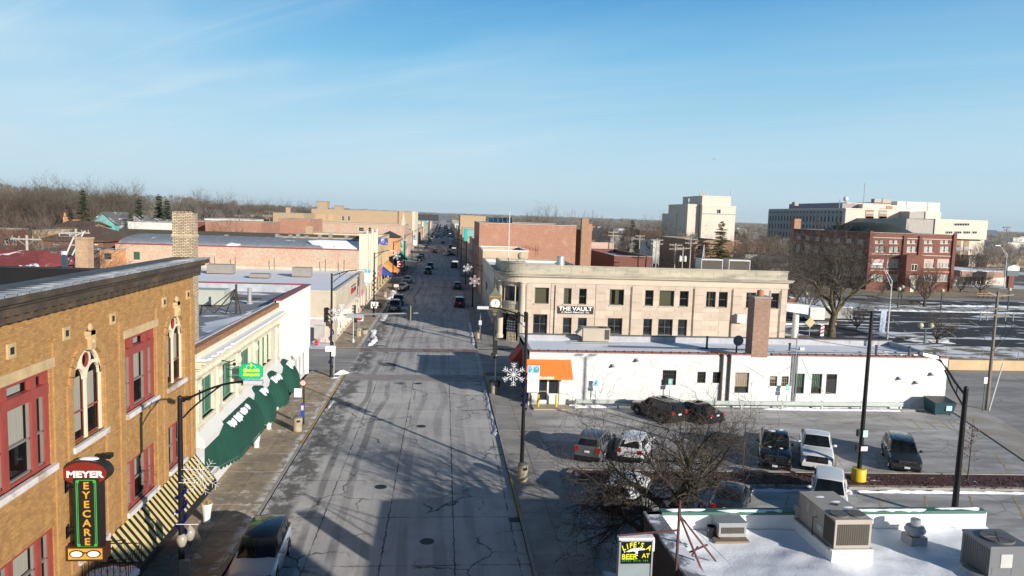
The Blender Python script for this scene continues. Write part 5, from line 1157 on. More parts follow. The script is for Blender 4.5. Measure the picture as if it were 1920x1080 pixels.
# sign on the bank
sv = thing('wall_sign','black wall sign with white serif letters on the limestone bank','sign',(16.4,VY,3.65))
q = MB();S3.box(q,14.15,18.68,3.62,4.56,.05,.12);q.build('board',M('sign_charcoal',(.03,.026,.028),.6),sv)
SW = M('sign_white',(.85,.84,.82))
lettering(S3,16.42,4.22,.125,'THE VAULT',.66,SW,sv,1.22,.008,.022);lettering(S3,16.42,3.80,.125,"A Haven's Place LLC  Co.",.27,SW,sv,1.25,.008,.008)
for x0,w_ in ((14.36,.5),(15.0,.6),(15.75,.5)): pass
tp = thing('flagpole','thin white flagpole rising from the rounded bank corner','flagpole',(8.6,92.5,8.6))
q = MB();a = AT(934,398,92.5);q.cyl((8.2,92.5,8.6),(8.2,92.5,a[2]),.07,.045,8);q.build('pole',M('white_pole',(.7,.69,.66),.5),tp);q = MB();q.sph((8.2,92.5,a[2]+.06),.09,8,6);q.build('finial',M('white_pole',(.7,.69,.66)),tp)
q = MB();a = AT(1051,495,92);q.cyl((a[0],92,8.66),(a[0],92,10.35),.62,.42,14);q.cyl((a[0],92,10.35),(a[0],92,10.5),.5,.5,14);tag(q.build('roof_vent',M('galvanised',(.55,.56,.57),.4,.6)),'tapered galvanised roof vent behind the bank parapet','vent')
for px0,lb in ((1329,'left pale rooftop unit of two behind the bank parapet'),(1380,'right pale rooftop unit of two behind the bank parapet')):
    a = AT(px0,500,98);roof_unit('rooftop_unit',lb,'air unit',(a[0],98,8.66),3.0,2.4,1.75,M('pale_unit',(.50,.48,.44),.5,.2),0,grille=True,group='pale units on the bank roof')
# the clock on the corner post
ckx = AT(928,568,84.6);ct = thing('street_clock','green roofed square street clock with a white face on a dark post','clock',(ckx[0],84.6,.13))
OLV = M('olive_metal',(.17,.16,.085),.45,.3,var=.12);COPPER = M('copper',(.50,.24,.12),.45,.5)
q = MB();q.cyl((ckx[0],84.6,.13),(ckx[0],84.6,4.0),.12,.09,8);q.build('post',BLACKPOLE,ct)
zc = ckx[2];q = MB();q.box(ckx[0]-.68,83.95,zc-.72,ckx[0]+.68,85.25,zc+.72);q.build('case',OLV,ct)
q = MB();q.box(ckx[0]-.74,83.9,zc+.72,ckx[0]+.74,85.3,zc+.86);q.build('band',COPPER,ct)
V = [(ckx[0]+s*.74,84.6+t_*.7,zc+.86) for s,t_ in ((-1,-1),(1,-1),(1,1),(-1,1))]+[(ckx[0]+s*.36,84.6+t_*.34,zc+1.25) for s,t_ in ((-1,-1),(1,-1),(1,1),(-1,1))]+[(ckx[0],84.6,zc+1.9)]
q = MB();q.add(V,[(0,1,5,4),(1,2,6,5),(2,3,7,6),(3,0,4,7),(4,5,8),(5,6,8),(6,7,8),(7,4,8)]);q.sph((ckx[0],84.6,zc+2.0),.1,6,5);q.build('roof',M('verdigris',(.20,.22,.13),.5,.3),ct)
def disc(c,r,y,n=28): q = MB();q.add([(c[0]+r*math.cos(2*math.pi*k/n),y,c[1]+r*math.sin(2*math.pi*k/n)) for k in range(n)],[tuple(range(n))]);return q
f_ = disc((ckx[0],zc),.54,83.94).build('clock_face',M('clock_white',(.86,.83,.74),.4),ct)
q = MB()
for k in range(12):
    a = R(30*k);q.quad(*[(ckx[0]+r_*math.sin(a)+o*math.cos(a),83.93,zc+r_*math.cos(a)-o*math.sin(a)) for r_,o in ((.40,-.025),(.5,-.025),(.5,.025),(.40,.025))])
q.build('hour_mark',BLACKP,f_)
q = MB()
for a,L_,w_ in ((R(12),.28,.035),(R(186),.44,.025)): q.quad(*[(ckx[0]+r_*math.sin(a)+o*math.cos(a),83.92,zc+r_*math.cos(a)-o*math.sin(a)) for r_,o in ((-.08,-w_),(L_,-w_),(L_,w_),(-.08,w_))])
q.build('hand',BLACKP,f_)
q = MB();q.box(ckx[0]-.3,84.2,zc-1.0,ckx[0]+.3,85.0,zc-.72);q.cyl((ckx[0],84.1,zc-1.25),(ckx[0],84.3,zc-1.25),.2,n=10);q.build('collar',OLV,ct)
EB = E_ = None

# ---------- low tavern building with the snowy roof, lower right
lb = thing('tavern_building','low dark brick tavern with a deep snowy roof and green edged parapet','building',(14,24,0))
DKB = BRICK('dark_brick',(.055,.030,.022),(.035,.02,.017),(.05,.045,.04),.22,.078,(.02,.015,.012),.3)
LX0,LX1,LY0,LY1,LZ = 7.5,20.6,2.0,25.2,4.2
m = MB();wall(m,FR((LX0,0,0),(-1,0,0)),-LY1,-LY0,0,4.85,[(-24,-22.6,.2,2.3),(-20,-16.5,.8,2.3)],.2);wall(m,FR((0,LY1,0),(0,1,0)),-LX1,-LX0,0,4.95);wall(m,FR((LX1,0,0),(1,0,0)),LY0,LY1,0,4.2);wall(m,south(0,LY0),LX0,LX1,0,4.85);m.build('wall',DKB,lb)
Wt = FR((LX0,0,0),(-1,0,0));window(Wt,lb,(-24,-22.6,.2,2.3),DARKMETAL,WINDARK,.2,.1,name='door');window(Wt,lb,(-20,-16.5,.8,2.3),DARKMETAL,WINDARK,.2,.1,3,1)
COPG = SNOWY('coping_grey',(.20,.21,.23),.44,.56,.9)
for k in range(8): q = MB();y0 = LY1-2.9*(k+1)+.01;q.box(LX0-.05,y0,4.85,LX0+.55,y0+2.88,4.95);q.build('coping',COPG,lb)
GRNC = M('green_coping',(.055,.145,.115),.5,var=.15,vs=1)
for k in range(5): q = MB();x0 = LX0+.56+2.5*k;q.box(x0,LY1-.3,4.95,x0+2.48,LY1+.05,5.03);q.box(x0,LY1-.33,4.91,x0+2.48,LY1-.30,5.03);q.build('green_coping',GRNC,lb)
m = MB();m.box(LX0+.05,LY1-.3,4.2,LX1,LY1-.02,4.95);m.box(LX0+.02,LY0,4.2,LX0+.5,LY1-.3,4.85);m.box(LX1-.05,LY0,4.0,LX1,LY1-.3,4.25);m.build('parapet',M('white_membrane',(.76,.76,.75),.7,var=.08,vs=.8),lb)
m = MB();m.smooth = True;n1,n2 = 90,130;rr = random.Random(8)
from mathutils import noise as mnoise
V = []
for j in range(n2+1):
    for i in range(n1+1):
        x = LX0+.4+(LX1-LX0-.4)*i/n1;y = LY0+(LY1-.34-LY0)*j/n2
        z = LZ+.05+.14*mnoise.noise(Vector((x*.35,y*.35,0)))+.06*mnoise.noise(Vector((x*1.1,y*1.6,3)))+.02*mnoise.noise(Vector((x*4,y*4,7)))+.25*max(0,(y-LY1+1.2))**2*.6
        V.append((x,y,z))
m.add(V,[(j*(n1+1)+i,j*(n1+1)+i+1,(j+1)*(n1+1)+i+1,(j+1)*(n1+1)+i) for j in range(n2) for i in range(n1)]);m.build('roof_snow',M('roof_snow_deep',(.82,.85,.90),.65,var=.05,vs=1,bs=.6,bscale=10,col2=(.60,.61,.64),lo=.66,hi=.84,c2s=.7),lb)
for k,(a,b_,c_) in enumerate(((.2,1.7,.0),(2.1,4.6,.1),(5.0,6.6,0),(7.0,10.2,.1),(10.6,12.4,0))):   # snow left on the coping
    q = MB();q.smooth = True;n_ = int((b_-a)/.2);rr2 = random.Random(k);rows = []
    for i in range(n_+1): w_ = rr2.uniform(.1,.28)*min(1,i,n_-i) if 0 < i < n_ else .02;x = LX0+.56+a+(b_-a)*i/n_;rows += [(x,LY1-.06-c_,5.032),(x,LY1-.06-c_-w_*.5,5.032+w_*.3),(x,LY1-.06-c_-w_,5.032)]
    q.add(rows,[(i*3+j,i*3+j+1,(i+1)*3+j+1,(i+1)*3+j) for i in range(n_) for j in range(2)]);q.build('coping_snow',SNOW,lb)
lb2 = thing('rear_annex','flat roofed annex with green coping right of the tavern','building',(25,22,0))
m = MB();m.box(LX1+.02,LY0,0,30,24.4,3.6);m.build('wall',DKB,lb2);q = MB();q.box(LX1+.05,24.1,3.62,30,24.45,3.95);q.build('green_coping',GRNC,lb2);q = MB();q.box(LX1+.1,LY0,3.6,29.9,24.1,3.68);q.build('roof_snow',SNOW,lb2)
# rooftop machines
def on_roof(px_,py_,z=4.25): g_ = G(px_,py_,z);return g_[0],g_[1]
p = on_roof(1598,1060);BU = BEIGEU
u = roof_unit('rooftop_unit','large taupe packaged rooftop unit with two fans on the tavern roof','air unit',(p[0]+.0,p[1]+1.35,4.65),1.28,2.5,1.12,M('taupe_casing',(.40,.355,.30),.5,.1,var=.06),0,base=False,grille=True)
WL[u.name] = Vector((0,0,0))
q = MB();q.box(-.72,-1.32,-.5,.72,1.4,.12);q.build('kerb_base',M('white_membrane',(.76,.76,.75)),u);q = MB();q.box(-.78,-1.3,.08,.70,1.35,.14);q.build('rail',GREYU,u)
for x in (-.3,.3):
    q = MB();q.cyl((x,-.85,1.13),(x,-.85,1.18),.255,n=20);f_ = q.build('fan',BLACKP,u)
    q = MB();q.lathe([(.255,1.14),(.285,1.14),(.285,1.2),(.255,1.2)],(x,-.85,0),20)
    for i in range(8): a = i*math.pi/4;q.tube([(x,-.85,1.205),(x+.26*math.cos(a),-.85+.26*math.sin(a),1.195)],.006,3)
    q.lathe([(.13,1.195),(.14,1.195),(.14,1.205),(.13,1.205)],(x,-.85,0),14);q.build('fan_guard',M('fan_grey',(.12,.12,.12)),f_)
q = MB();q.box(-.652,-1.2,.2,-.642,-.55,1.05);q.build('side_coil',M('coil',(.06,.052,.04)),u)
for y0,y1,z0,z1 in ((-.45,-.12,.35,.55),(.0,.05,.75,.95),(.5,.62,.65,1.0)): q = MB();q.box(-.66,y0,z0,-.642,y1,z1);q.build('label_plate',M('plate_grey',(.5,.5,.47),.5),u)
q = MB();q.tube([(-.66,-.1,.75),(-.8,-.1,.75),(-.8,-.1,.1),(-.66,.2,.0)],.02,5);q.build('gas_pipe',BLACKP,u);q = MB();q.box(-.78,1.1,.2,-.64,1.35,.62);q.build('disconnect_box',GREYU,u)
for x,y in ((.2,.3),(.38,-.2),(-.15,.75)): q = MB();q.smooth = True;q.sph((x,y,1.135),.17,8,4,(1.2,.7,.12));q.build('snow_patch',SNOW,u)
q = MB();q.hexa([(-.2,.05,1.142),(.05,-.1,1.142),(.2,.05,1.142),(.0,.15,1.142),(-.2,.05,1.148),(.05,-.1,1.148),(.2,.05,1.148),(.0,.15,1.148)]);q.build('rust_stain',DARKMETAL,u)
p = on_roof(1372,1015);u = roof_unit('rooftop_unit','small grey rooftop condenser with a square coil near the black bucket','air unit',(p[0],p[1]+.35,4.30),1.0,.75,.62,M('zinc',(.36,.37,.38),.45,.4,var=.1),0,grille=True)
q = MB();q.box(p[0]-.65,p[1]-.15,4.24,p[0]+.6,p[1]+.8,4.31);tag(q.build('timber_sleeper',M('weathered_timber',(.25,.19,.13),.85)),'weathered timber sleepers under the small roof condenser','timber')
p = on_roof(1333,1008);bu = thing('bucket','black plastic bucket standing on the snowy tavern roof','bucket',(p[0],p[1],4.28));q = MB();q.lathe([(.13,.0),(.16,.36),(.17,.36),(.17,.4),(.15,.4),(.12,.03)],(p[0],p[1],4.28),14);q.build('pail',BLACKP,bu);q = MB();q.tube([(p[0]+.165*math.cos(t),p[1]+.165*math.sin(t)*.3-.12,4.62+.0*t-.12*math.sin(t)) for t in [math.pi*k/8 for k in range(9)]],.008,4);q.build('handle',GREYU,bu)
p = on_roof(1720,1022);ve = thing('exhaust_fan','mushroom shaped galvanised exhaust fan on the tavern roof','exhaust fan',(p[0],p[1],4.25));ZN = M('zinc',(.36,.37,.38))
q = MB();q.box(p[0]-.3,p[1]-.1,4.2,p[0]+.3,p[1]+.5,4.55);q.build('kerb_base',ZN,ve);q = MB();q.lathe([(.2,4.55),(.2,4.66),(.34,4.68),(.36,4.76),(.30,4.88),(.17,4.93),(.17,5.12),(.15,5.14)],(p[0],p[1]+.2,0),20);q.build('hood',ZN,ve)
p = on_roof(1885,1100);u = roof_unit('rooftop_unit','dark grey rooftop condenser with a top fan at the right edge','air unit',(p[0]+.35,p[1]+1.0,4.15),1.35,1.3,1.25,M('slate_unit',(.17,.175,.18),.45,.3,var=.1),0,fans=1)
WL[u.name] = Vector((0,0,0));q = MB()
for k in range(12): q.box(-.69,-.6+.1*k,.2,-.672,-.56+.1*k,1.15)
q.build('side_fin',M('fan_grey',(.12,.12,.12)),u)
q = MB();q.box(-.3,-.665,.55,.1,-.645,1.0);q.build('label_plate',M('plate_grey',(.5,.5,.47)),u);q = MB();q.box(-1.0,-.7,-.1,-.72,.2,.25);q.build('pipe_box',ZN,u)
# red steel sign frame on the roof and the hanging beer sign
RUST = M('red_oxide_steel',(.10,.035,.032),.7,var=.3,vs=3)
fr = thing('sign_frame','dark red steel sign bracket braced on the tavern roof corner','sign frame',(8.3,21.5,4.9))
YB = 20.9;A1 = Vector(AT(1264,938,YB));A2 = Vector(AT(1270,1028,YB));X_ = A2.x
def rt(n,pts,r=.035): MB().tube(pts,r,6).build(n,RUST,fr)
top = Vector((X_,YB,A1.z));rt('mast',[(X_,YB,4.3),top],.045)
arm0 = Vector(AT(1161,1004,YB));arm1 = Vector(AT(1268,994,YB));rt('arm',[arm0,(X_,YB,arm1.z)],.035)
kn = Vector((X_,YB,Vector(AT(1268,965,YB)).z))
b1_ = Vector((*G(1342,1052,4.3),4.3));b2_ = Vector((*G(1322,1085,4.3),4.3));rt('brace',[kn,b1_]);rt('brace',[kn,b2_])
rt('strut',[(X_,YB,4.55),Vector((*G(1308,1026,4.4),4.42))],.03);rt('strut',[Vector((*G(1278,1042,4.5),4.5)),Vector((*G(1326,1024,4.5),4.55))],.035)
q = MB();q.tube([kn,Vector((*G(1368,1056,4.3),4.3))],.008,4);q.tube([kn,Vector((*G(1200,1000,6.0),5.5))],.006,4);q.build('guy_wire',BLACKP,fr)
bs = thing('beer_sign','grey framed hanging box sign with yellow and green lettering beside the tavern','sign',AT(1192,1060,YB))
s0,s1 = AT(1160,1014,YB),AT(1224,1008,YB);bx0,bx1,bzt = s0[0],s1[0],s1[2]-.02;sw = bx1-bx0;bzb = bzt-1.75*sw
GY = M('sign_frame_grey',(.33,.36,.38),.5,.2);q = MB()
for a in ((bx0,bzb,bx0+.05,bzt),(bx1-.05,bzb,bx1,bzt),(bx0,bzt-.05,bx1,bzt),(bx0,bzb,bx1,bzb+.05)): q.box(a[0],YB-.12,a[1],a[2],YB+.12,a[3])
q.build('frame',GY,bs);q = MB();zp = bzt-.05-.66*sw;q.box(bx0+.05,YB-.09,zp,bx1-.05,YB+.09,bzt-.05);q.build('face_black',M('beer_black',(.010,.011,.010),.3),bs)
for k in range(2): q = MB();q.box(bx0+.05,YB-.09,zp-.02-(zp-bzb-.05)*(k+1)/2+.01,bx1-.05,YB+.09,zp-.01-(zp-bzb-.05)*k/2-.01);q.build('panel',M('panel_bluegrey',(.27,.32,.34),.5),bs)
q = MB();q.smooth = True;q.box(bx0-.02,YB-.13,bzt,bx1+.02,YB+.13,bzt+.07);q.box(bx1-.03,YB-.13,bzt-.35,bx1+.03,YB-.05,bzt+.02);q.build('snow_cap',SNOW,bs)
for x in (bx0+.05,bx1-.12): MB().tube([(x,YB,bzt),(x,YB,arm0.z)],.012,4).build('hanger',GY,bs)
BS = south(0,YB);BY = M('beer_yellow',(.72,.72,.04),.4);BG = M('beer_green',(.04,.20,.04),.5);xm = (bx0+bx1)/2
txt = "LIFE'S A"
for i,ch_ in enumerate(txt):
    if ch_ == ' ': continue
    u_ = (i-3.5)/3.5;lettering(BS,xm+u_*sw*.37,bzt-.05-.17*sw+.09*sw*(1-u_*u_)-.03,.10,ch_,.22*sw,BY if i < 6 else BY,bs,.9,.006,.006,rot=-.42*u_,shear=.1,name='letter')
lettering(BS,xm-.19*sw,zp+.20*sw,.10,'BEER',.21*sw,BY,bs,1.0,.006,.006);lettering(BS,xm+.29*sw,zp+.225*sw,.10,'AT',.18*sw,BY,bs,1.0,.006,.004)
q = MB()
for k in range(14):
    if k not in (5,10): x = bx0+.1*sw+.056*sw*k;q.box(x,YB-.102,zp+.05*sw+.01*(k%3),x+.035*sw,YB-.092,zp+.105*sw)
q.build('small_lettering',BG,bs)
q = MB();q.box(bx0+.1*sw,YB-.101,zp+.115*sw,xm,YB-.092,zp+.13*sw);q.build('underline',M('beer_lime',(.30,.48,.05),.5),bs)
q = MB();zl = zp+.40*sw;pl = [(-.30,-.04),(-.24,-.015),(-.16,.03),(-.10,.045),(-.02,.055),(.04,.05),(.07,.075),(.10,.06),(.17,.04),(.24,.045),(.27,.02),(.25,-.0),(.16,.0),(.10,-.005),(.05,-.03),(.06,-.09),(.04,-.11),(-.01,-.10),(-.02,-.05),(-.1,-.03),(-.2,-.05)]
q.add([(xm+a*sw,YB-.101,zl+b_*sw*1.1) for a,b_ in pl],[tuple(range(len(pl)))]);q.sph((xm-.34*sw,YB-.1,zl-.05*sw),.025*sw,6,4);q.sph((xm+.02*sw,YB-.1,zl-.16*sw),.03*sw,6,4,(1.3,.4,.7));q.build('otter_emblem',SW,bs)
# taller block out of frame to the south-east: its shade falls across the street
tb = thing('corner_block','three storey brown brick block south of the tavern with sash windows','building',(14,-20,0))
th = [(-1-3*k-1.4,-1-3*k,z,z+1.9) for k in range(11) for z in (1.0,4.8,8.4)]
m = MB();wall(m,FR((7.5,0,0),(-1,0,0)),-1.9,38,0,12,[(-h[1]+0,-h[0],h[2],h[3]) for h in th if -h[1] > .5],.2);wall(m,FR((0,1.9,0),(0,1,0)),-18,-7.5,0,12);wall(m,south(0,-38),7.5,18,0,12);wall(m,FR((18,0,0),(1,0,0)),-38,1.9,0,12)
for h in th:
    if -h[1] > .5: window(FR((7.5,0,0),(-1,0,0)),tb,(-h[1],-h[0],h[2],h[3]),DARKMETAL,WINDARK,.2,.08,1,2)
m.build('wall',BRICK('brown_brick',(.25,.13,.08),(.18,.09,.06),(.3,.26,.2)),tb);q = MB();q.box(7.6,-37.9,11.5,17.9,1.8,11.55);q.build('roof',BLACKROOF,tb)
# ================================================================ STREET FURNITURE
HEADM = M('lamp_head_grey',(.62,.64,.66),.4,.3);STEEL = M('galv_steel',(.42,.46,.46),.45,.5,var=.12,vs=1.2)
def street_lamp(label,x,y,h,reach,rise,z0=.13,group='black street lamps along the street',mat=BLACKPOLE,r=.11,az=0.,two=False):
    t = thing('street_lamp',label,'street lamp',(x,y,z0),0,group)
    q = MB();q.cyl((x,y,z0),(x,y,z0+.12),r*2,r*1.9,12);q.cyl((x,y,z0+.12),(x,y,h*.5),r*1.15,r*.95,12);q.cyl((x,y,h*.5),(x,y,h),r*.95,r*.78,12);q.sph((x,y,h),r*.85,10,6);q.build('pole',mat,t)
    ca,sa = math.cos(az),math.sin(az);L_ = abs(reach);sg_ = 1 if reach > 0 else -1
    def P(d,z): return Vector((x+sg_*d*ca,y+sg_*d*sa,z))
    up = [P(r+(L_-r)*k/8,h-.12+rise*math.sin(math.pi/2*k/8)) for k in range(9)]
    lo = [P(r+(L_*.62-r)*k/6,h-.75+(rise*math.sin(math.pi/2*.62)+.60)*(k/6)**.85) for k in range(7)]
    q = MB();q.tube(up,.045,6);q.build('arm',mat,t);q = MB();q.tube(lo,.035,6);q.tube([P(L_*.3,lo[3].z-.02),P(L_*.3,up[3].z)],.025,5);q.build('brace',mat,t)
    e = up[-1];q = MB();d = Vector((sg_*ca,sg_*sa,0));n = Vector((-d.y,d.x,0));
    P8 = [e+d*a+n*b_+Vector((0,0,c)) for c,w_ in ((-.07,.16),(.06,.12)) for a,b_ in ((-.05,-w_),(.62,-w_*.9),(.62,w_*.9),(-.05,w_))]
    q.hexa(P8);hd = q.build('lamp_head',HEADM,t)
    q = MB();q.hexa([p_+Vector((0,0,-.03)) for p_ in P8[:4]]+[p_+Vector((0,0,-.005)) for p_ in P8[:4]]);q.build('lens',M('lamp_lens',(.5,.5,.45),.3),hd)
    return t
NEARL = (-9.5,27.4);z1 = 8.4
street_lamp('black curved arm street lamp with blue garland and twin globes before the brick building',NEARL[0],NEARL[1],8.43,2.35,.75)
p = AT(988,590,42.3);street_lamp('black street lamp with a large white snowflake and banner beside the parking lot',4.95,42.3,p[2],-2.3,.5)
street_lamp('street lamp on the signal pole at the near left corner',-10.05,67.8,AT(622,514,67.8)[2],2.35,.55)
for lbl,x,Y,pt,rch in (('black street lamp with a white banner beside the beige corner shop',-9.9,107.5,(699,474),2.2),('street lamp with a snowflake before the tan two storey block',-9.7,144.6,(736,453),2.0),('black street lamp beside the turret with the no entry sign',-9.9,190,(759,440),2.2),
      ('street lamp at the bank corner with a pink snowflake',4.75,88.7,(902,497),-3.0),('street lamp with a snowflake beyond the bank on the east pavement',5.0,121,(884,470),-3.0),('second street lamp beyond the bank under the red brick block',5.0,160,(874,452),-3.0),('third street lamp beyond the bank before the teal banner',5.0,205,(866,441),-3.0),
      ('distant left street lamp before the terracotta fronted block',-9.9,235,(774,433),2.2),('farthest right street lamp before the distant crossing',5.0,260,(858,430),-3.0),('farthest left street lamp before the four storey brick block',-9.9,290,(787,428),2.2)):
    street_lamp(lbl,x,Y,AT(*pt,Y)[2],rch,.5)
# decorations
BLUEG = M('blue_tinsel',(.012,.02,.16),.25,.5,var=.5,vs=20);WHITEL = M('snowflake_white',(.82,.80,.82),.4);PINKL = M('snowflake_pink',(.75,.58,.60),.4)
def snowflake(label,c,r,mat,rot=0,arms=6,tk=1.):
    t = thing('snowflake_decoration',label,'decoration',c,0,'snowflake decorations on the lamps')
    for k in range(arms):
        a = R(90+360/arms*k)+rot;d = Vector((math.cos(a),0,math.sin(a)));n = Vector((-d.z,0,d.x));C_ = Vector(c);q = MB();w = r*.028*tk
        q.tube([C_,C_+d*r],w,4)
        for f,l in ((.62,.20),(.80,.22)):
            for s in (-1,1): q.tube([C_+d*r*f,C_+d*r*(f+l*.75)+n*(s*r*l)],w,4)
        a2 = a+math.pi/arms;d2 = Vector((math.cos(a2),0,math.sin(a2)));n2 = Vector((-d2.z,0,d2.x));q.tube([C_,C_+d2*r*.55],w*.9,4)
        for s in (-1,1): q.tube([C_+d2*r*.4,C_+d2*r*.55+n2*s*r*.14],w*.9,4)
        q.build('arm',mat,t)
    return t
snowflake('large white snowflake on the lamp before the striped awning',AT(378,893,27.1),.72,WHITEL,.2,8,.32)
snowflake('large white snowflake hung on the lamp beside the white shop',AT(963,702,42.1),.70,WHITEL)
snowflake('pink and white snowflake hung beside the bank clock',AT(890,527,88.4),.72,PINKL)
snowflake('pale snowflake on the lamp beyond the bank',AT(877,504,120.8),.85,WHITEL);snowflake('starry white snowflake on the lamp before the tan block',AT(743,479,144.4),.85,WHITEL,.3)
snowflake('faint white snowflake on the signal pole at the near left corner',AT(640,590,67.6),1.0,WHITEL);
q = MB();
for s in (0,):
    for (x0,z0),(x1,z1) in (((335,905),(372,905)),((340,880),(385,880)),((330,983),(372,983))): q.tube([AT(x0,z0,27.2),AT(x1,z1,27.2)],.014,4)
tag(q.build('decoration_bracket',WHITEL),'thin white brackets holding the snowflake on the near left lamp','bracket')
def garland(label,x,y,z0,z1,turns,r,mat):
    rr = random.Random(int(z1*100));m = MB();n = int(turns*16);pts = [(x+r*math.cos(2*math.pi*turns*k/n),y+r*math.sin(2*math.pi*turns*k/n),z0+(z1-z0)*k/n) for k in range(n+1)]
    m.tube(pts,.055,5)
    for p_ in pts:
        for _ in range(5):
            d = Vector((rr.uniform(-1,1),rr.uniform(-1,1),rr.uniform(-1,1)))*.13;a = Vector(p_);b_ = a+d;o_ = Vector((rr.uniform(-1,1),rr.uniform(-1,1),rr.uniform(-1,1)))*.03;m.add([a-o_,a+o_,b_],[(0,1,2)])
    tag(m.build('tinsel_garland',mat),label,'garland','tinsel garlands wound on the poles')
garland('shiny blue tinsel wound on the lamp before the striped awning',NEARL[0],NEARL[1],AT(330,1000,27.4)[2],AT(335,915,27.4)[2],3.2,.16,BLUEG)
garland('dark blue tinsel wound on the lamp by the white snowflake and banner',4.95,42.3,AT(983,768,42.3)[2],AT(985,700,42.3)[2],4,.15,BLUEG)
garland('blue and white tinsel wound on the near corner signal pole',-10.05,67.8,AT(620,690,67.8)[2],AT(620,590,67.8)[2],4.5,.2,BLUEG)
garland('dark tinsel wound on the lamp beside the beige corner shop',-9.9,107.5,AT(698,548,107.5)[2],AT(698,508,107.5)[2],4.5,.2,BLACKPOLE)
def banner(label,c,w,h,s=1):
    t = thing('street_banner',label,'banner',c,0,'winter banners on the lamps');x,y,z = c
    q = MB();q.box(x-w/2,y-.015,z-h,x+w/2,y+.015,z);q.build('cloth',M('banner_white',(.82,.83,.84),.7,var=.03),t)
    q = MB();q.box(x-w/2+.03,y-.022,z-h*.27,x+w/2-.03,y-.016,z-.03);q.build('blue_header',M('banner_blue',(.08,.36,.50),.6,var=.4,vs=5,col2=(.55,.75,.80),lo=.5,hi=.62,c2s=4),t)
    q = MB();rr = random.Random(3)
    for k in range(9): ww = w*rr.uniform(.25,.42);zz_ = z-h*(.36+.065*k);q.box(x-ww,y-.02,zz_-.012,x+ww,y-.016,zz_+.010)
    q.build('print_line',M('print_grey',(.55,.55,.58),.7),t);q = MB();q.tube([(x-w/2-.1,y,z+.02),(x+w/2,y,z+.02)],.02,5);q.tube([(x-w/2-.1,y,z-h-.02),(x+w/2,y,z-h-.02)],.02,5);q.build('bracket',BLACKPOLE,t)
p = AT(1001,685,42.2);banner('white banner with a blue header on the lamp before the orange awning',p,.70,1.62)
p = AT(690,505,107.3);banner('white banner with a blue header beside the beige corner shop',p,.95,1.9)
p = AT(778,447,235);banner('distant pale banner on the left lamp before the terracotta block',p,.95,2.2)
# twin globes low on the near left lamp
for px_,py_,d,lb in ((341,1012,0,'nearer pale acorn globe lamp on the near left lamp pole'),(356,1000,.5,'farther pale acorn globe lamp behind the first globe')):
    c = AT(px_,py_,27.4+d);t = thing('globe_lamp',lb,'globe lamp',c,0,'acorn globes on the near left lamp');x,y,z = c
    q = MB();q.lathe([(.07,-.28),(.13,-.22),(.19,-.05),(.20,.06),(.15,.18),(.12,.2),(.10,.24),(.05,.28),(.035,.34),(.001,.37)],(x,y,z),16);q.build('globe',M('frosted_globe',(.36,.325,.26),.25,var=.1),t)
    q = MB();q.lathe([(.03,-.55),(.05,-.45),(.09,-.34),(.10,-.27)],(x,y,z),10);q.tube([(x,y,z-.45),(x-.1,y,z-.25),(NEARL[0],NEARL[1],z-.1)],.035,5);q.build('holder',BLACKPOLE,t)
q = MB();q.box(NEARL[0]-.02,27.15,1.2,NEARL[0]+.35,27.3,2.3);tag(q.build('control_box',M('grey_steel',(.25,.26,.27))),'grey control box low on the near left lamp pole','box')

# traffic signals
SIGB = M('signal_black',(.010,.011,.011),.5)
LENS = {'r': M('lens_red',(.10,.008,.006),.25),'y': M('lens_amber',(.10,.05,.006),.25),'g': M('lens_green',(.01,.06,.035),.25)}
def signal_head(label,c,face=(0,-1,0),s=1.0,group='traffic signals at the crossing',vis=True):
    t = thing('traffic_signal',label,'traffic light',c,0,group);Fm = FR(c,face)
    for k,col in enumerate('ryg'):
        b0 = .36-.36*k-.18;q = MB();Fm.box(q,-.17*s,.17*s,b0*s,(b0+.34)*s,-.12,.06);sec = q.build('section',SIGB,t)
        q = MB();n = 12;q.add([Fm.p(.125*s*math.cos(2*math.pi*i/n),(b0+.17)*s+.125*s*math.sin(2*math.pi*i/n),.064) for i in range(n)],[tuple(range(n))]);q.build('lens',LENS[col],sec)
        q = MB();A = [Fm.p(.14*s*math.cos(math.pi*i/8),(b0+.17)*s+.14*s*math.sin(math.pi*i/8),d) for d in (.06,.26) for i in range(9)];q.add(A,[(i,i+1,10+i,9+i) for i in range(8)]);q.build('visor',SIGB,sec)
    return t
t = thing('signal_mast_arm','long pale steel signal mast arm reaching over the road from the left corner','mast arm',(-10.05,67.8,5.2))
YS = 67.7;a,b_ = AT(624,591,YS),AT(784,587,YS-.3);q = MB();q.tube([(-10.05,67.8,a[2]),a,b_],.13,8,.06);q.build('arm',STEEL,t);q = MB();a2,b2 = AT(650,592,YS-.15),AT(680,592,YS-.17);q.box(a2[0],a2[1]-.12,a2[2]-.17,b2[0],b2[1]+.1,a2[2]+.17);q.build('sleeve',STEEL,t)
c = AT(770,587,67.3);signal_head('black signal head hung on the mast arm above the road',c,(0,1,0));q = MB();q.box(c[0]-.30,c[1]-.16,c[2]-.68,c[0]+.26,c[1]-.13,c[2]+.68);tag(q.build('signal_backplate',SIGB),'black backplate of the signal over the road','backplate')
q = MB();q.box(c[0]-.02,c[1]-.22,c[2]-.66,c[0]+.05,c[1]-.16,c[2]+.70);tag(q.build('signal_bracket',STEEL),'pale steel bracket strip behind the signal over the road','bracket')
c = AT(612,590,67.6);signal_head('black signal head on the near left corner pole',c,(1,-.6,0),1.25);c = AT(614,605,67.6)
q = MB();q.box(c[0]-.15,67.4,c[2]-.3,c[0]+.2,67.7,c[2]+.12);tag(q.build('pedestrian_signal',M('signal_brown',(.07,.03,.02),.5)),'small dark pedestrian signal under the near left signal head','pedestrian signal')
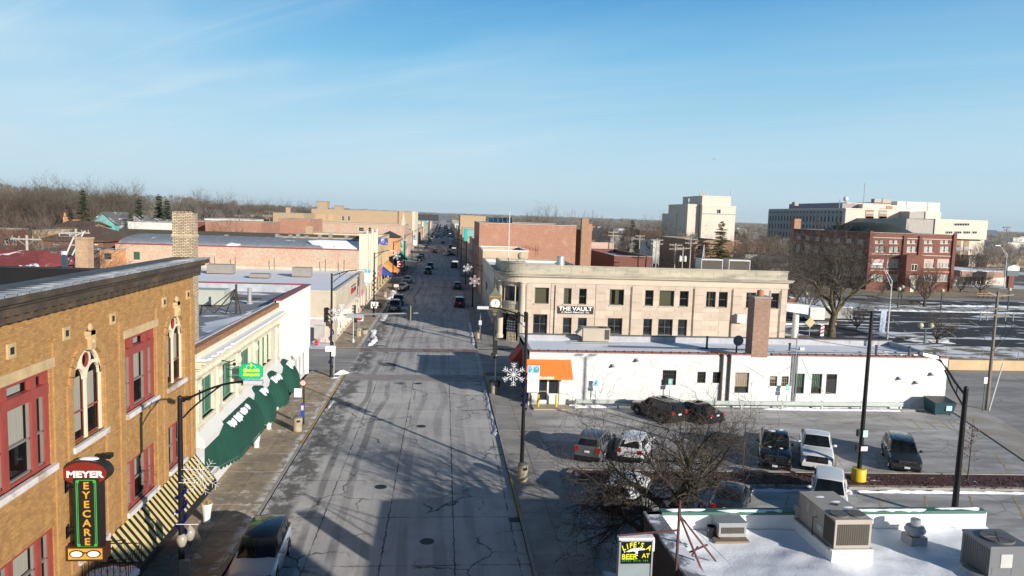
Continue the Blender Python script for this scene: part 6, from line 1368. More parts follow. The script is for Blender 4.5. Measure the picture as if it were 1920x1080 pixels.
for i,(px_,py_) in enumerate(((665,580),(667,597))): signal_head(('upper','lower')[i]+' signal head on the far left corner post by the beige shop',AT(px_,py_,86),(.7,-1,0) if i else (-1,-.5,0),.95)
q = MB();b_ = AT(662,644,86);q.cyl((b_[0],86,.13),(b_[0],86,4.4),.07,n=8);q.cyl((b_[0],86,.13),(b_[0],86,.5),.2,.16,8);tag(q.build('signal_post',STEEL),'pale steel signal post on the far left corner','post')
for i,(px_,py_) in enumerate(((972,595),(985,594))): signal_head(('left','right')[i]+' signal head of the pair before the bank entrance',AT(px_,py_,84.2),(-.4,-1,0) if i == 0 else (1,-.5,0),1.15)
q = MB();b_ = AT(978,650,84.2);q.cyl((b_[0],84.2,.13),(b_[0],84.2,AT(978,588,84)[2]),.07,n=8);tag(q.build('signal_post',STEEL),'pale steel signal post before the bank entrance','post')
c = AT(928,651,62.1);signal_head('dark signal head on the post by the white shop corner',c,(0,1,0),1.15);c2 = AT(925,667,62.1);q = MB();q.box(c2[0]-.2,62,c2[2]-.25,c2[0]+.15,62.3,c2[2]+.2);tag(q.build('pedestrian_signal',SIGB),'small black pedestrian signal on the post by the white shop corner','pedestrian signal')
q = MB();q.cyl((4.75,62.3,.13),(4.75,62.3,c[2]+.6),.07,n=8);tag(q.build('signal_post',STEEL),'steel signal post rising from the planter at the white shop corner','post')
q = MB();a = AT(620,653,67.3);q.box(a[0]-.42,67.0,a[2]-.25,a[0]+.42,67.6,a[2]+.22);q.box(a[0]+.1,67.1,a[2]-.7,a[0]+.42,67.5,a[2]-.25);tag(q.build('signal_cabinet',M('white_cabinet',(.8,.8,.8),.5)),'white box mounted on the near left signal pole','cabinet')
q = MB();q.cyl((-9.75,67.6,.13),(-9.75,67.6,4.2),.06,n=6);tag(q.build('conduit_post',STEEL),'slim pale post beside the near left signal pole','post')

# litter bins, planters, hydrant, signs
AGG = M('aggregate_tan',(.42,.355,.25),.85,var=.18,vs=6,bs=.3,bscale=40)
def litter_bin(label,x,y,z=.13,s=1.0,face=-1.2):
    t = thing('litter_bin',label,'litter bin',(x,y,z),0,'tan concrete litter bins')
    q = MB();q.lathe([(.27*s,0),(.30*s,.03),(.30*s,.62*s),(.31*s,.63*s),(.31*s,.9*s),(.28*s,.95*s),(.0,.95*s)],(x,y,z),20);q.build('drum',AGG,t)
    q = MB();q.lathe([(.29*s,.95*s),(.29*s,1.02*s),(.24*s,1.06*s),(.001,1.06*s)],(x,y,z),20);q.build('lid',M('bin_lid',(.20,.185,.15),.7),t)
    Fm = FR((x,y,z),(math.cos(face),math.sin(face),0));q = MB();Fm.box(q,-.12*s,.12*s,.7*s,.86*s,.2*s,.316*s);q.build('opening',BLACKP,t);return t
litter_bin('tan concrete litter bin on the left pavement by the bus stop',-9.75,50.7);litter_bin('tan concrete litter bin at the foot of the snowflake lamp',4.9,41.2);litter_bin('tan litter bin in front of the dark planter by the white shop',4.65,62.0)
litter_bin('tan litter bin on the far left corner beside the planter',-10.1,90.3);litter_bin('dark litter bin by the pavement of the tan block',-10.2,132);litter_bin('pale litter bin on the snowy corner beyond the turret',-9.5,196);litter_bin('tan litter bin behind the pole at the bank corner',4.55,90.2)
URN = M('urn_white',(.74,.72,.68),.5,var=.06);DRYG = M('dry_grass_tuft',(.42,.27,.12),.9,var=.3,vs=8)
def urn(label,x,y,s=1.0,z=.13):
    t = thing('planter_urn',label,'planter',(x,y,z),0,'white urns on the left pavement');q = MB();q.lathe([(.17*s,0),(.19*s,.04),(.15*s,.1),(.17*s,.3*s),(.25*s,.8*s),(.29*s,.95*s),(.27*s,.98*s),(.23*s,.9*s),(.001,.88*s)],(x,y,z),16);q.build('urn',URN,t)
    rr = random.Random(int(y*10));q = MB()
    for k in range(110): a = rr.uniform(0,6.3);l = rr.uniform(.18,.42)*s;d = Vector((math.cos(a)*rr.uniform(.1,.7),math.sin(a)*rr.uniform(.1,.7),1)).normalized()*l;b_ = Vector((x+rr.uniform(-.16,.16)*s,y+rr.uniform(-.16,.16)*s,z+.86*s));o_ = Vector((.012,.01,0));q.add([b_-o_,b_+o_,b_+d],[(0,1,2)])
    q.build('dry_grass',DRYG,t)
urn('white urn with dry grass beside the end of the striped awning',-11.15,35.6);urn('white urn with dry grass under the long green awning',-11.65,47.2,1.0);urn('white urn between two green dome awnings',-11.8,51.2,.95)
def pot(label,x,y,r=.45,mat=None):
    t = thing('planter_pot',label,'planter',(x,y,.13));q = MB();q.lathe([(r*.7,0),(r,.45),(r*1.05,.5),(r*.9,.5),(r*.85,.4),(.001,.4)],(x,y,.13),16);q.build('pot',mat or AGG,t)
    rr = random.Random(int(y));q = MB()
    for k in range(60): a = rr.uniform(0,6.3);b_ = Vector((x+rr.uniform(-r,r)*.6,y+rr.uniform(-r,r)*.6,.5));d = Vector((math.cos(a)*.3,math.sin(a)*.3,rr.uniform(.2,.45)));q.add([b_-Vector((.02,0,0)),b_+Vector((.02,0,0)),b_+d],[(0,1,2)])
    q.build('stems',M('dead_stems',(.09,.06,.04),.9),t)
pot('dark round planter at the white shop corner behind the litter bin',4.9,64.4,.5,M('pot_dark',(.05,.045,.045),.7));pot('tan round planter beside the far left litter bin',-9.6,92.2,.5);pot('tan planter by the newspaper box on the left pavement',-10.0,117.8,.5)
hd = thing('fire_hydrant','bright red fire hydrant at the foot of the beige corner shop','fire hydrant',(-14.0,83.6,.12));RED = M('hydrant_red',(.58,.018,.015),.4)
q = MB();q.lathe([(.16,0),(.18,.03),(.13,.06),(.12,.45),(.16,.47),(.16,.52),(.13,.6),(.06,.7),(.04,.76),(.001,.77)],(-14.0,83.6,.12),14);q.build('barrel',RED,hd)
for s in (-1,1): q = MB();q.cyl((-14.0,83.6,.5),(-14.0+s*.24,83.6,.5),.075,n=10);q.build('outlet',RED,hd)
cb_ = thing('utility_cabinet','grey utility cabinet on legs before the lilac shop wall','cabinet',(-13.5,84.3,.12));c = AT(598,622,84.3)
q = MB();q.box(c[0]-.5,84.05,c[2]-.75,c[0]+.5,84.6,c[2]+.75);q.build('case',M('cabinet_grey',(.44,.43,.39),.5),cb_);q = MB();q.box(c[0]-.12,84.2,.1,c[0]+.12,84.45,c[2]-.75);q.build('leg',STEEL,cb_)
bp = thing('bus_stop_sign','bus stop post with a round red and white letter disc and blue case','bus stop',(-9.65,52.4,.13));x,y = -9.65,52.4
q = MB();q.cyl((x,y,.13),(x,y,AT(567,712,y)[2]),.045,n=6);q.build('post',BLACKPOLE,bp);c = AT(568,718,y-.06)
def cdisc(c,r,dy,mat,name,par,n=20): q = MB();q.add([(c[0]+r*math.cos(2*math.pi*k/n),c[1]+dy,c[2]+r*math.sin(2*math.pi*k/n)) for k in range(n)],[tuple(range(n))]);return q.build(name,mat,par)
cdisc(c,.23,0,M('bus_red',(.50,.02,.02),.4),'disc',bp);cdisc(c,.17,-.008,M('sign_white',(.85,.84,.82)),'disc_centre',bp);lettering(south(0,c[1]),c[0],c[2],.012,'D',.28,M('bus_red',(.5,.02,.02)),bp,1,.004,.008)
c = AT(559,736,y-.05);q = MB();q.box(c[0]-.27,c[1]-.02,c[2]-.40,c[0]+.24,c[1],c[2]+.30);q.build('notice_board',M('sign_white',(.85,.84,.82)),bp);q = MB();q.box(c[0]-.27,c[1]-.03,c[2]-.40,c[0]+.24,c[1]-.021,c[2]-.34);q.build('blue_strip',M('bus_blue',(.03,.06,.30),.5),bp)
c = AT(567,769,y-.08);q = MB();q.box(c[0]-.13,c[1]-.03,c[2]-.5,c[0]+.13,c[1]+.1,c[2]+.45);q.build('timetable_case',M('bus_blue',(.03,.06,.30)),bp);q = MB();q.box(c[0]-.09,c[1]-.04,c[2]-.0,c[0]+.09,c[1]-.031,c[2]+.35);q.build('timetable',M('print_grey',(.55,.55,.58)),bp)
def post_sign(label,x,y,h,plates,cat='sign',name='road_sign',group=None,z=.13,postm=None):
    t = thing(name,label,cat,(x,y,z),0,group);q = MB();q.cyl((x,y,z),(x,y,h),.035,n=6);q.build('post',postm or STEEL,t)
    for (w,hh,zc,mat,shape) in plates:
        q = MB()
        if shape == 'o': q.add([(x+w/2*math.cos(R(22.5+45*k)),y-.05,zc+w/2*math.sin(R(22.5+45*k))) for k in range(8)],[tuple(range(8))])
        elif shape == 'd': q.add([(x+a*w/2,y-.05,zc+b_*w/2) for a,b_ in ((0,-1),(1,0),(0,1),(-1,0))],[(0,1,2,3)])
        else: q.box(x-w/2,y-.06,zc-hh/2,x+w/2,y-.04,zc+hh/2)
        q.build('plate',mat,t)
    return t
SWH = M('sign_white',(.85,.84,.82));SRED = M('traffic_red',(.50,.015,.02),.4)
t = post_sign('no entry sign on the snowy left corner beyond the blue awning',-9.9,172,4.0,[(1.35,1.35,3.3,SWH,'r'),]);q = MB();cdisc((-9.9,171.9,3.3),.62,0,SRED,'red_disc',t);q.box(-10.35,171.88,3.2,-9.45,171.89,3.4);q.build('bar',SWH,t)
t = post_sign('no entry sign on the right pavement below the bank snowflake',5.3,163,4.2,[(1.3,1.3,3.5,SWH,'r')]);cdisc((5.3,162.9,3.5),.6,0,SRED,'red_disc',t);q = MB();q.box(4.85,162.88,3.4,5.75,162.89,3.6);q.build('bar',SWH,t)
t = post_sign('red and white traffic sign on the far left corner post',AT(673,600,88)[0],88,3.7,[(1.05,.75,AT(673,596,88)[2],SWH,'r')]);c = AT(673,596,87.9);q = MB();q.add([(c[0]+.45*math.cos(math.pi*k/12),87.93,c[2]+.1-.45*math.sin(math.pi*k/12)) for k in range(13)],[tuple(range(13))]);q.build('red_half',SRED,t)
post_sign('white plate on a post beside the dark parked cars',-9.6,107.1,3.0,[(.75,.6,AT(698,570,107)[2],SWH,'r')]);post_sign('small pink and white sign by the kerb near the silver cars',-8.7,139.5,1.9,[(.9,.55,1.5,M('pale_pink',(.75,.5,.52),.6),'r')])
post_sign('white notice frame on the left pavement before the shops',-10.3,112,1.9,[(.9,1.0,1.25,SWH,'r'),(.5,.5,1.2,M('print_grey',(.55,.55,.58)),'r')])
t = post_sign('blue street name plate on the bank corner post',AT(901,585,87)[0],87,AT(901,584,87)[2],[(.62,.14,AT(901,585,87)[2],M('street_blue',(.03,.12,.42),.5),'r'),(.36,.55,AT(901,605,87)[2],M('print_grey',(.55,.55,.58)),'r')])
for i,(px_,py_,tp_) in enumerate(((1109,757,715),(1240,750,712),(1469,765,723))):
    x,y = [(12.7,58.2),(18.9,58.1),(28.95,58.0)][i];zt_ = AT(px_,tp_,y)[2]
    t = post_sign(('disabled parking sign left of the guard rail near the orange awning','disabled parking sign before the barred window behind the black cars','disabled parking sign below the pair of small windows')[i],x,y,zt_+.1,[(.34,.5,zt_-.15,M('sign_skyblue',(.25,.50,.62),.5) if i == 0 else M('sign_seagreen',(.22,.52,.44),.5),'r'),(.42,.3,zt_-.58,SWH,'r')],group='disabled parking signs by the white wall')
    q = MB();q.box(x-.08,y-.068,zt_-.22,x+.02,y-.062,zt_-.12);q.cyl((x-.03,y-.066,zt_-.05),(x-.03,y-.062,zt_-.05),.03,n=8);q.build('wheelchair_mark',M('sign_navy',(.02,.05,.16),.5) if i == 0 else SWH,t)
YELB = M('bollard_yellow',(.70,.47,.02),.5,var=.08)
for i,x in enumerate((7.95,9.42)): q = MB();q.cyl((x,57.9,.05),(x,57.9,1.05),.085,n=12);q.sph((x,57.9,1.05),.085,10,5);tag(q.build('bollard',YELB),('left','right')[i]+' yellow bollard before the orange awning door','bollard','yellow bollards at the shop door')
gr = thing('guard_rail','pale steel guard rail running along the white wall','guard rail',(11,57.9,0));GRM = M('guard_steel',(.50,.55,.52),.45,.35,var=.12,vs=1)
for k in range(8):
    x0,x1 = 11.0+3.5*k,11.0+3.5*(k+1)+.1;q = MB();prof = [(0,.42),(-.06,.47),(-.06,.53),(0,.58),(0,.62),(-.06,.67),(-.06,.73),(0,.78)];y0 = 57.75-.012*k-(.004 if k % 2 else 0)
    q.add([(x,y0+a,b_) for x in (x0,x1) for a,b_ in prof],[(i,i+1,8+i+1,8+i) for i in range(7)]);q.build('rail_panel',GRM,gr)
for k in range(9): q = MB();q.box(10.95+3.5*k,57.78,0,11.1+3.5*k,57.92,.82);q.build('post',GRM,gr)
q = MB();q.box(39,57.6,0,42.5,58.0,.16);q.build('plinth',KERB,gr)
dp = thing('dumpster','dark teal steel dumpster with a black lid against the white wall','dumpster',(42.0,57.2,0));TEAL = M('dumpster_teal',(.018,.065,.085),.45,.2,var=.2,vs=1.5,col2=(.03,.05,.05),lo=.5,hi=.7)
q = MB();x0,x1,y0,y1 = 41.05,42.95,56.4,57.9;q.hexa([(x0+.15,y0+.1,.15),(x1-.15,y0+.1,.15),(x1-.15,y1,.15),(x0+.15,y1,.15),(x0,y0-.05,1.05),(x1,y0-.05,1.05),(x1,y1,1.25),(x0,y1,1.25)]);q.build('bin',TEAL,dp)
for k in range(2): q = MB();a = x0-.03+k*(x1-x0)/2;b_ = a+(x1-x0)/2+.02;q.hexa([(a,y0-.08,1.06),(b_,y0-.08,1.06),(b_,y1,1.26),(a,y1,1.26),(a,y0-.08,1.11),(b_,y0-.08,1.11),(b_,y1,1.32),(a,y1,1.32)]);q.build('lid',BLACKP,dp)
q = MB();q.box(42.05,y0-.075,.45,42.55,y0+.03,.85);q.build('notice',M('sign_aqua',(.42,.70,.68),.5),dp)
for x in (x0+.3,x1-.3): q = MB();q.cyl((x-.04,y0+.25,.08),(x+.04,y0+.25,.08),.09,n=10);q.build('castor',BLACKP,dp)
# lot poles
t = thing('lot_lamp_post','tall black lot lamp post with twin heads on a yellow concrete base','lamp post',(25.45,41.15,0),0,'black parking lot lamp posts');p = AT(1621,582,41.15);x,y = 25.45,41.15
q = MB();q.cyl((x,y,.1),(x,y,p[2]),.14,.10,12);q.build('pole',BLACKPOLE,t);q = MB();q.lathe([(.42,.0),(.42,.75),(.38,.8),(.001,.8)],(x,y,.1),18);q.build('base',YELB,t)
for s in (-1,1):
    q = MB();q.tube([(x,y,p[2]-.12),(x+s*.35,y,p[2]-.12),(x+s*.38,y,p[2]+.12)],.035,5);a = q.build('arm',BLACKPOLE,t);q = MB();q.box(x+s*.55-.33,y-.15,p[2]+.12,x+s*.55+.33,y+.15,p[2]+.19);q.build('lamp_head',M('lamp_bronze',(.10,.09,.08),.5),t)
for z_,w,h_,mt in ((AT(1608,813,41)[2],.3,.42,M('sign_mintgreen',(.45,.72,.62),.5)),(AT(1607,841,41)[2],.42,.28,M('sign_pinkwhite',(.75,.62,.62),.5))): q = MB();q.box(x-w/2+.1,y-.2,z_-h_/2,x+w/2+.1,y-.17,z_+h_/2);q.build('plate',mt,t);q = MB();q.box(x-.32,y-.1,z_-.2,x-.14,y+.1,z_+.2);q.build('box',BLACKP,t)
t = thing('lot_lamp_post','black curved arm lot lamp post behind the tavern roof at right','lamp post',(27.5,35.5,0),0,'black parking lot lamp posts');x,y = 27.5,35.5;zt_ = AT(1812,728,y)[2]
q = MB();q.cyl((x,y,0),(x,y,zt_),.17,.12,12);q.sph((x,y,zt_),.12,10,5);q.build('pole',BLACKPOLE,t)
q = MB();q.tube([(x-.1,y,AT(1806,738,y)[2]),AT(1790,715,y),AT(1774,690,y),AT(1763,676,y),AT(1752,670,y)],.06,6);q.build('arm',BLACKPOLE,t);q = MB();q.tube([(x-.1,y,AT(1804,760,y)[2]),AT(1785,725,y),AT(1772,694,y)],.045,6);q.tube([AT(1795,723,y),AT(1793,742,y)],.03,5);q.build('brace',BLACKPOLE,t)
a,b_ = AT(1756,669,y),AT(1728,663,y);q = MB();q.hexa([(b_[0],y-.16,b_[2]-.07),(a[0],y-.16,a[2]-.09),(a[0],y+.16,a[2]-.09),(b_[0],y+.16,b_[2]-.07),(b_[0],y-.13,b_[2]+.06),(a[0],y-.13,a[2]+.05),(a[0],y+.13,a[2]+.05),(b_[0],y+.13,b_[2]+.06)]);q.build('lamp_head',HEADM,t)
# timber utility poles
WOOD = M('weathered_pole',(.20,.17,.135),.85,var=.25,vs=2,stretch=(4,4,.3),bs=.3,bscale=10);PALEW = M('pale_pole',(.42,.38,.32),.8,var=.2,vs=2,stretch=(4,4,.3));CER = M('ceramic',(.30,.29,.27),.4)
def utility_pole(label,x,y,z0,h,arms=1,xf=0,mat=WOOD,aw=1.3,group='timber utility poles',cut=True,xfm=None,r=.16):
    t = thing('utility_pole',label,'utility pole',(x,y,z0),0,group);q = MB();q.cyl((x,y,z0),(x,y,h),r,r*.68,9);q.build('pole',mat,t)
    for k in range(arms):
        z = h-.35-.8*k;q = MB();q.box(x-aw,y-.2,z-.06,x+aw,y-.09,z+.06);q.tube([(x-aw*.6,y-.13,z),(x,y-.12,z-.6),(x+aw*.6,y-.13,z)],.025,4);q.build('crossarm',mat,t)
        for s in (-.9,-.45,.45,.9): q = MB();q.cyl((x+s*aw,y-.14,z+.06),(x+s*aw,y-.14,z+.28),.05,n=6);q.build('insulator',CER,t)
    for k in range(xf):
        q = MB();xx = x+(-.48 if k == 0 else .48);q.cyl((xx,y-.1,h-2.9),(xx,y-.1,h-1.9),.28,n=12);q.cyl((xx,y-.1,h-1.9),(xx,y-.1,h-1.75),.1,n=6);q.build('transformer',xfm or M('transformer_grey',(.48,.48,.46),.5),t)
    return t
x,y = 47.3,58.4;h = AT(1857,546,y)[2];t = utility_pole('weathered timber utility pole at the right beside the street with looped cables',x,y,0,h,0)
zc = AT(1850,590,y)[2];q = MB();q.box(x-1.3,y-.2,zc-.06,x+1.1,y-.1,zc+.06);q.box(x-1.0,y-.3,zc+.5,x+.7,y-.2,zc+.6);q.build('crossarm',WOOD,t)
q = MB();q.tube([(x,y,h-.4),(x-1.0,y-.1,h-.1)],.05,4);q.tube([(x,y,h-.4),(x+1.4,y-.1,h-.25)],.05,4)
for s in (-1.5,-.9,.8,1.5): q.cyl((x+s,y-.15,zc-.5),(x+s,y-.15,zc+.2),.05,n=6)
q.build('cutout',CER,t)
for s in (-1.5,1.5,.9): MB().tube([(x+s,y-.15,zc-.45),(x+s*.95,y-.15,zc-1.2),(x+s*.55,y-.12,zc-2.2),(x+.0,y-.12,zc-3.1)],.022,4).build('cable',BLACKP,t)
q = MB();q.tube([(x+.1,y-.2,.0),(x+1.05,y-.1,4.2)],.06,5);q.build('guy_guard',M('guard_white',(.6,.6,.58),.5),t)
post_sign('small white and green sign beside the right utility pole',46.3,57.6,3.2,[(.3,.55,2.8,SWH,'r')],z=.05,postm=M('post_green',(.05,.12,.07),.6))
def wire(label,pts,sag=.5,r=.02,group='overhead wires'):
    q = MB()
    for a,b_ in zip(pts[:-1],pts[1:]):
        a,b_ = Vector(a),Vector(b_);q.tube([a.lerp(b_,k/12)+Vector((0,0,-sag*4*(k/12)*(1-k/12))) for k in range(13)],r,4)
    return tag(q.build('overhead_wire',BLACKP),label,'wire',group)
wire('black wire from the white shop mast across to the right utility pole',[(29.75,58.4,6.1),(47.2,58.3,4.9)],.45,.028);wire('black wire from the right utility pole out of frame',[(47.3,58.4,6.2),(58,54,4.2)],.2,.03)
wire('thin wire high between the right utility pole and the far lot',[(47.3,58.4,zc),(110,150,9)],.6,.018)
# garlands strung over the far street
def swag(label,Y,y0px,mat,rings,xs0=(790,853)):
    t = thing('street_garland',label,'garland',AT(830,y0px,Y),0,'garlands strung across the street');pts = []
    a,b_ = Vector(AT(xs0[0],y0px-2,Y)),Vector(AT(xs0[1],y0px,Y));q = MB();n = 40
    q.tube([a.lerp(b_,k/n)+Vector((0,0,-.9*abs(math.sin(3*math.pi*k/n)))) for k in range(n+1)],.13,5);q.build('swag',mat,t)
    c = a.lerp(b_,.52)+Vector((0,0,-.6));q = MB();q.tube([c+Vector((1.0*math.cos(a_*math.pi/9),0,1.0*math.sin(a_*math.pi/9))) for a_ in range(19)],.16,6);q.build('wreath',M('wreath_green',(.012,.03,.02),.8),t)
    q = MB();q.tube([a+Vector((-6,0,1.2)),a,b_,b_+Vector((4,0,1.2))],.03,4);q.build('cable',BLACKP,t)
swag('red garland with a round dark wreath strung across the far street',225,466,M('garland_red',(.14,.02,.03),.7,var=.5,vs=3),1);swag('dark green garland strung across the street beyond the red one',380,441,M('garland_green',(.02,.045,.03),.8),1,(802,852));swag('farthest green garland strung across the distant street',520,434,M('garland_green',(.02,.045,.03)),1,(812,850))
# ================================================================ VEHICLES
TYRE = M('tyre',(.016,.016,.017),.85,var=.3,vs=6);RIM = M('alloy',(.42,.43,.45),.3,.8);CHROME = M('chrome',(.62,.63,.65),.15,1.);TRIM = M('black_trim',(.012,.012,.013),.45)
CARGL = GLASS('car_glass',(.012,.015,.017),.03,.4);HEADL = M('headlight',(.62,.66,.68),.12,.2);TAILL = M('taillight',(.34,.012,.014),.2);PLATE = M('plate',(.66,.68,.70),.5)
def paint(name,col,rough=.3,metal=.3):
    if name in MATS: return MATS[name]
    m,N,L,b = newmat(name);t = N.new('ShaderNodeTexCoord');s = N.new('ShaderNodeSeparateXYZ');L.new(t.outputs['Object'],s.inputs[0])
    n = noise(N,L,t.outputs['Object'],2.2,6,.7);salt = mth(N,L,'MULTIPLY',mrange(N,L,mth(N,L,'ADD',s.outputs[2],mth(N,L,'MULTIPLY',n,.5)),1.0,.45),.26)
    L.new(mixrgb(N,L,salt,tuple(col),(.30,.285,.265)),b.inputs['Base Color']);b.inputs['Metallic'].default_value = metal
    L.new(mrange(N,L,n,.3,.7,rough,rough+.18),b.inputs['Roughness']);b.inputs['Coat Weight'].default_value = .6;b.inputs['Coat Roughness'].default_value = .08
    MATS[name] = m;return m
def lerp(tab,x):
    for (x0,y0),(x1,y1) in zip(tab[:-1],tab[1:]):
        if x0 <= x <= x1: return y0+(y1-y0)*(x-x0)/(x1-x0) if x1 > x0 else y0
    return tab[-1][1] if x > tab[-1][0] else tab[0][1]
KIND = dict(
  sedan=dict(L=4.75,W=1.82,H=1.45,belt=.95,R=.33,top=[(-2.4,.72),(-2.3,.98),(-1.75,1.05),(-.9,1.0),(.95,.98),(1.6,.90),(2.1,.78),(2.38,.58)],g=(1.02,.30,-1.05,-1.85),wt=.72,wy=(1.42,-1.38),win=[(.02,.46),(.50,.93)]),
  suv=dict(L=4.65,W=1.88,H=1.70,belt=1.08,R=.36,top=[(-2.33,.95),(-2.25,1.12),(-1.5,1.12),(.95,1.10),(1.6,1.02),(2.1,.92),(2.33,.68)],g=(1.12,.42,-1.92,-2.22),wt=.76,wy=(1.42,-1.36),win=[(.02,.34),(.38,.66),(.70,.95)]),
  hatch=dict(L=4.35,W=1.80,H=1.62,belt=1.0,R=.34,top=[(-2.18,.9),(-2.08,1.05),(-1.4,1.05),(.9,1.02),(1.5,.95),(1.95,.84),(2.18,.62)],g=(1.08,.36,-1.66,-2.06),wt=.75,wy=(1.34,-1.28),win=[(.02,.42),(.46,.78),(.82,.95)]),
  pickup=dict(L=5.75,W=2.0,H=1.92,belt=1.25,R=.40,top=[(-2.88,1.2),(-2.8,1.22),(-.9,1.22),(1.05,1.24),(1.9,1.2),(2.6,1.1),(2.88,.85)],g=(1.12,.55,-.72,-.95),wt=.78,wy=(1.85,-1.75),win=[(.02,.50),(.54,.97)]),
)
def make_car(label,kind,col,cat='car',roofcol=None,grp=None,rails=False,name='parked_car',hi=True):
    K = KIND[kind];L_,W,H,B,RR = K['L'],K['W'],K['H'],K['belt'],K['R'];hl = L_/2
    t = thing(name,label,cat,(0,0,0),0,grp);PM = paint('paint_'+col[0],col[1],*(col[2:] if len(col) > 2 else ()))
    wyf,wyr = K['wy'];ra = RR+.07;zb0 = .24 if kind != 'pickup' else .36
    def zbot(y):
        for c in (wyf,wyr):
            d = abs(y-c)
            if d < ra: return max(zb0,RR+math.sqrt(max(0,ra*ra-d*d)))
        return zb0
    ys = sorted({-hl,-hl+.1,-hl+.3,hl,hl-.08,hl-.25,hl-.5,*[c+ra*s for c in (wyf,wyr) for s in (-1.0,-.93,-.7,-.35,0,.35,.7,.93,1.0)],*[g_ for g_ in K['g']],0,-.45})
    ys = [y for y in ys if -hl <= y <= hl];wf = lambda y: 1-.16*max(0,(abs(y)-hl+.55)/.55)**2
    m = MB();m.smooth = True;sec = []
    for y in ys:
        zt = lerp(K['top'],y);zb = zbot(y);w = W/2*wf(y);zs = max(zb+.04,min(zt-.10,B-.04));zm = zb+(zs-zb)*.5
        tip = .10 if abs(y) > hl-.05 else 0
        sec.append([(w*.955,y,zb+tip),(w*.995,y,zb+(zs-zb)*.35),(w,y,zm+.06),(w*.975,y,zs),(w*.90,y,zs+(zt-zs)*.7),(w*.55,y,zt+.012),(0,y,zt+.03)])
    n = 7;V = []
    for s in sec: V += s+[(-x,y,z) for x,y,z in s[-2::-1]]
    k = 2*n-1;m.add(V,[(i*k+j,i*k+j+1,(i+1)*k+j+1,(i+1)*k+j) for i in range(len(ys)-1) for j in range(k-1)])
    m.add(V[:k],[tuple(range(k))]);m.add(V[-k:],[tuple(range(k-1,-1,-1))])
    body = m.build('body',PM,t,sharp=32);bv = body.modifiers.new('soft_edges','BEVEL');bv.width = .035;bv.segments = 2;bv.angle_limit = R(28)
    q = MB();q.box(-W/2+.12,-hl+.15,.2,W/2-.12,hl-.15,B-.25);q.build('underbody',TRIM,t)
    yc,y1,y2,y3 = K['g'];wb,wt = W/2*.90,W/2*K['wt'];zr = H
    A = [(wb*.93,yc,B-.02),(wb,y1-.1,B),(wb,y2,B+.01),(wb*.90,y3,B+.02)];T = [(wt*.92,y1,zr-.06),(wt,y1-.35,zr-.02),(wt*.98,y2+.25,zr-.03),(wt*.93,y2,zr-.07)]
    m = MB();m.smooth = True;mir = lambda P: [(-x,y,z) for x,y,z in P]
    VV = A+T+mir(A)+mir(T)+[(0,y1+.05,zr-.03),(0,y1-.35,zr+.03),(0,y2+.25,zr+.02),(0,y2-.05,zr-.04)]+[(0,yc+.12,B)]
    FQ = []
    for i in range(3): FQ += [(i,i+1,4+i+1,4+i),(8+i+1,8+i,12+i,12+i+1),(4+i,4+i+1,16+i+1,16+i),(12+i+1,12+i,16+i,16+i+1)]
    FQ += [(3,11,15,19,7),(0,4,16,20),(8,20,16,12)]
    m.add(VV,FQ);rf = roofcol or PM;bv = m.build('cabin',rf,t,sharp=35).modifiers.new('soft_edges','BEVEL');bv.width = .05;bv.segments = 3;bv.angle_limit = R(22)
    def panel(nm,P,off,mat=CARGL,par=t,sh=.0):
        P = [Vector(p) for p in P];nrm = (P[1]-P[0]).cross(P[3]-P[0]).normalized();c = sum(P,Vector())/len(P)
        if nrm.dot(c-Vector((0,c.y*.5,B+.2))) < 0: nrm = -nrm
        q = MB();q.quad(*[p.lerp(c,sh)+nrm*off for p in P]);return q.build(nm,mat,par)
    def bil(a,b_,c,d,u,v): return (Vector(a).lerp(Vector(b_),u)).lerp(Vector(d).lerp(Vector(c),u),v)
    # windscreen with a folded centre line
    for nm,a,b_,cc,tt in (('windscreen',0,8,20,16),):
        P = [bil(VV[0],VV[20],VV[16],VV[4],u,v) for u,v in ((.03,.04),(1,.04),(1,.95),(.06,.95))];P2 = [Vector((-p.x,p.y,p.z)) for p in P]
        q = MB();o_ = Vector((0,.012,.012));q.add([p+o_ for p in P]+[p+o_ for p in P2],[(0,1,2,3),(4,7,6,5)]);q.build('windscreen',CARGL,t)
    if col[0] in ('black','charcoal') and kind != 'pickup': q = MB();q.box(-wt*.5,y1-.95,zr+.012,wt*.5,y1-.45,zr+.034);q.build('sunroof',CARGL,t)
    if col[0] == 'black' and kind == 'pickup':
        for c_ in ((.25,y1-.5,zr+.02,.3),(-.3,y1-.9,zr+.01,.2),(.35,yc+.45,B+.0,.12),(-.35,yc+.5,B+.0,.12)): q = MB();q.smooth = True;q.sph(c_[:3],c_[3],8,4,(1,1.4,.12));q.build('snow_patch',SNOW,t)
    panel('rear_window',[bil(VV[3],VV[11],VV[15],VV[7],u,v) for u,v in ((.08,.14),(.92,.14),(.88,.84),(.12,.84))],.045)
    for s in (0,1):
        o_ = 8*s;lo = [VV[o_+i] for i in range(4)];up = [VV[o_+4+i] for i in range(4)]
        def P_(u,v):
            yy = lo[0][1]+(lo[3][1]-lo[0][1])*u;yt = up[0][1]+(up[3][1]-up[0][1])*u
            a = Vector((lerp([(lo[i][1]*-1,lo[i][0]) for i in range(4)],-yy),yy,B+.01));b_ = Vector((lerp([(up[i][1]*-1,up[i][0]) for i in range(4)],-yt),yt,zr-.04));return a.lerp(b_,v)
        for u0,u1 in K['win']:
            q = MB();sx = Vector((.014*(1 if s == 0 else -1),0,0));q.quad(*[P_(u,v)+sx for u,v in ((u0+.02,.10),(u1,.10),(u1,.88),(max(u0+.02,u0*.9+.06),.88))]);q.build('side_window',CARGL,t)
        sg_ = 1 if s == 0 else -1
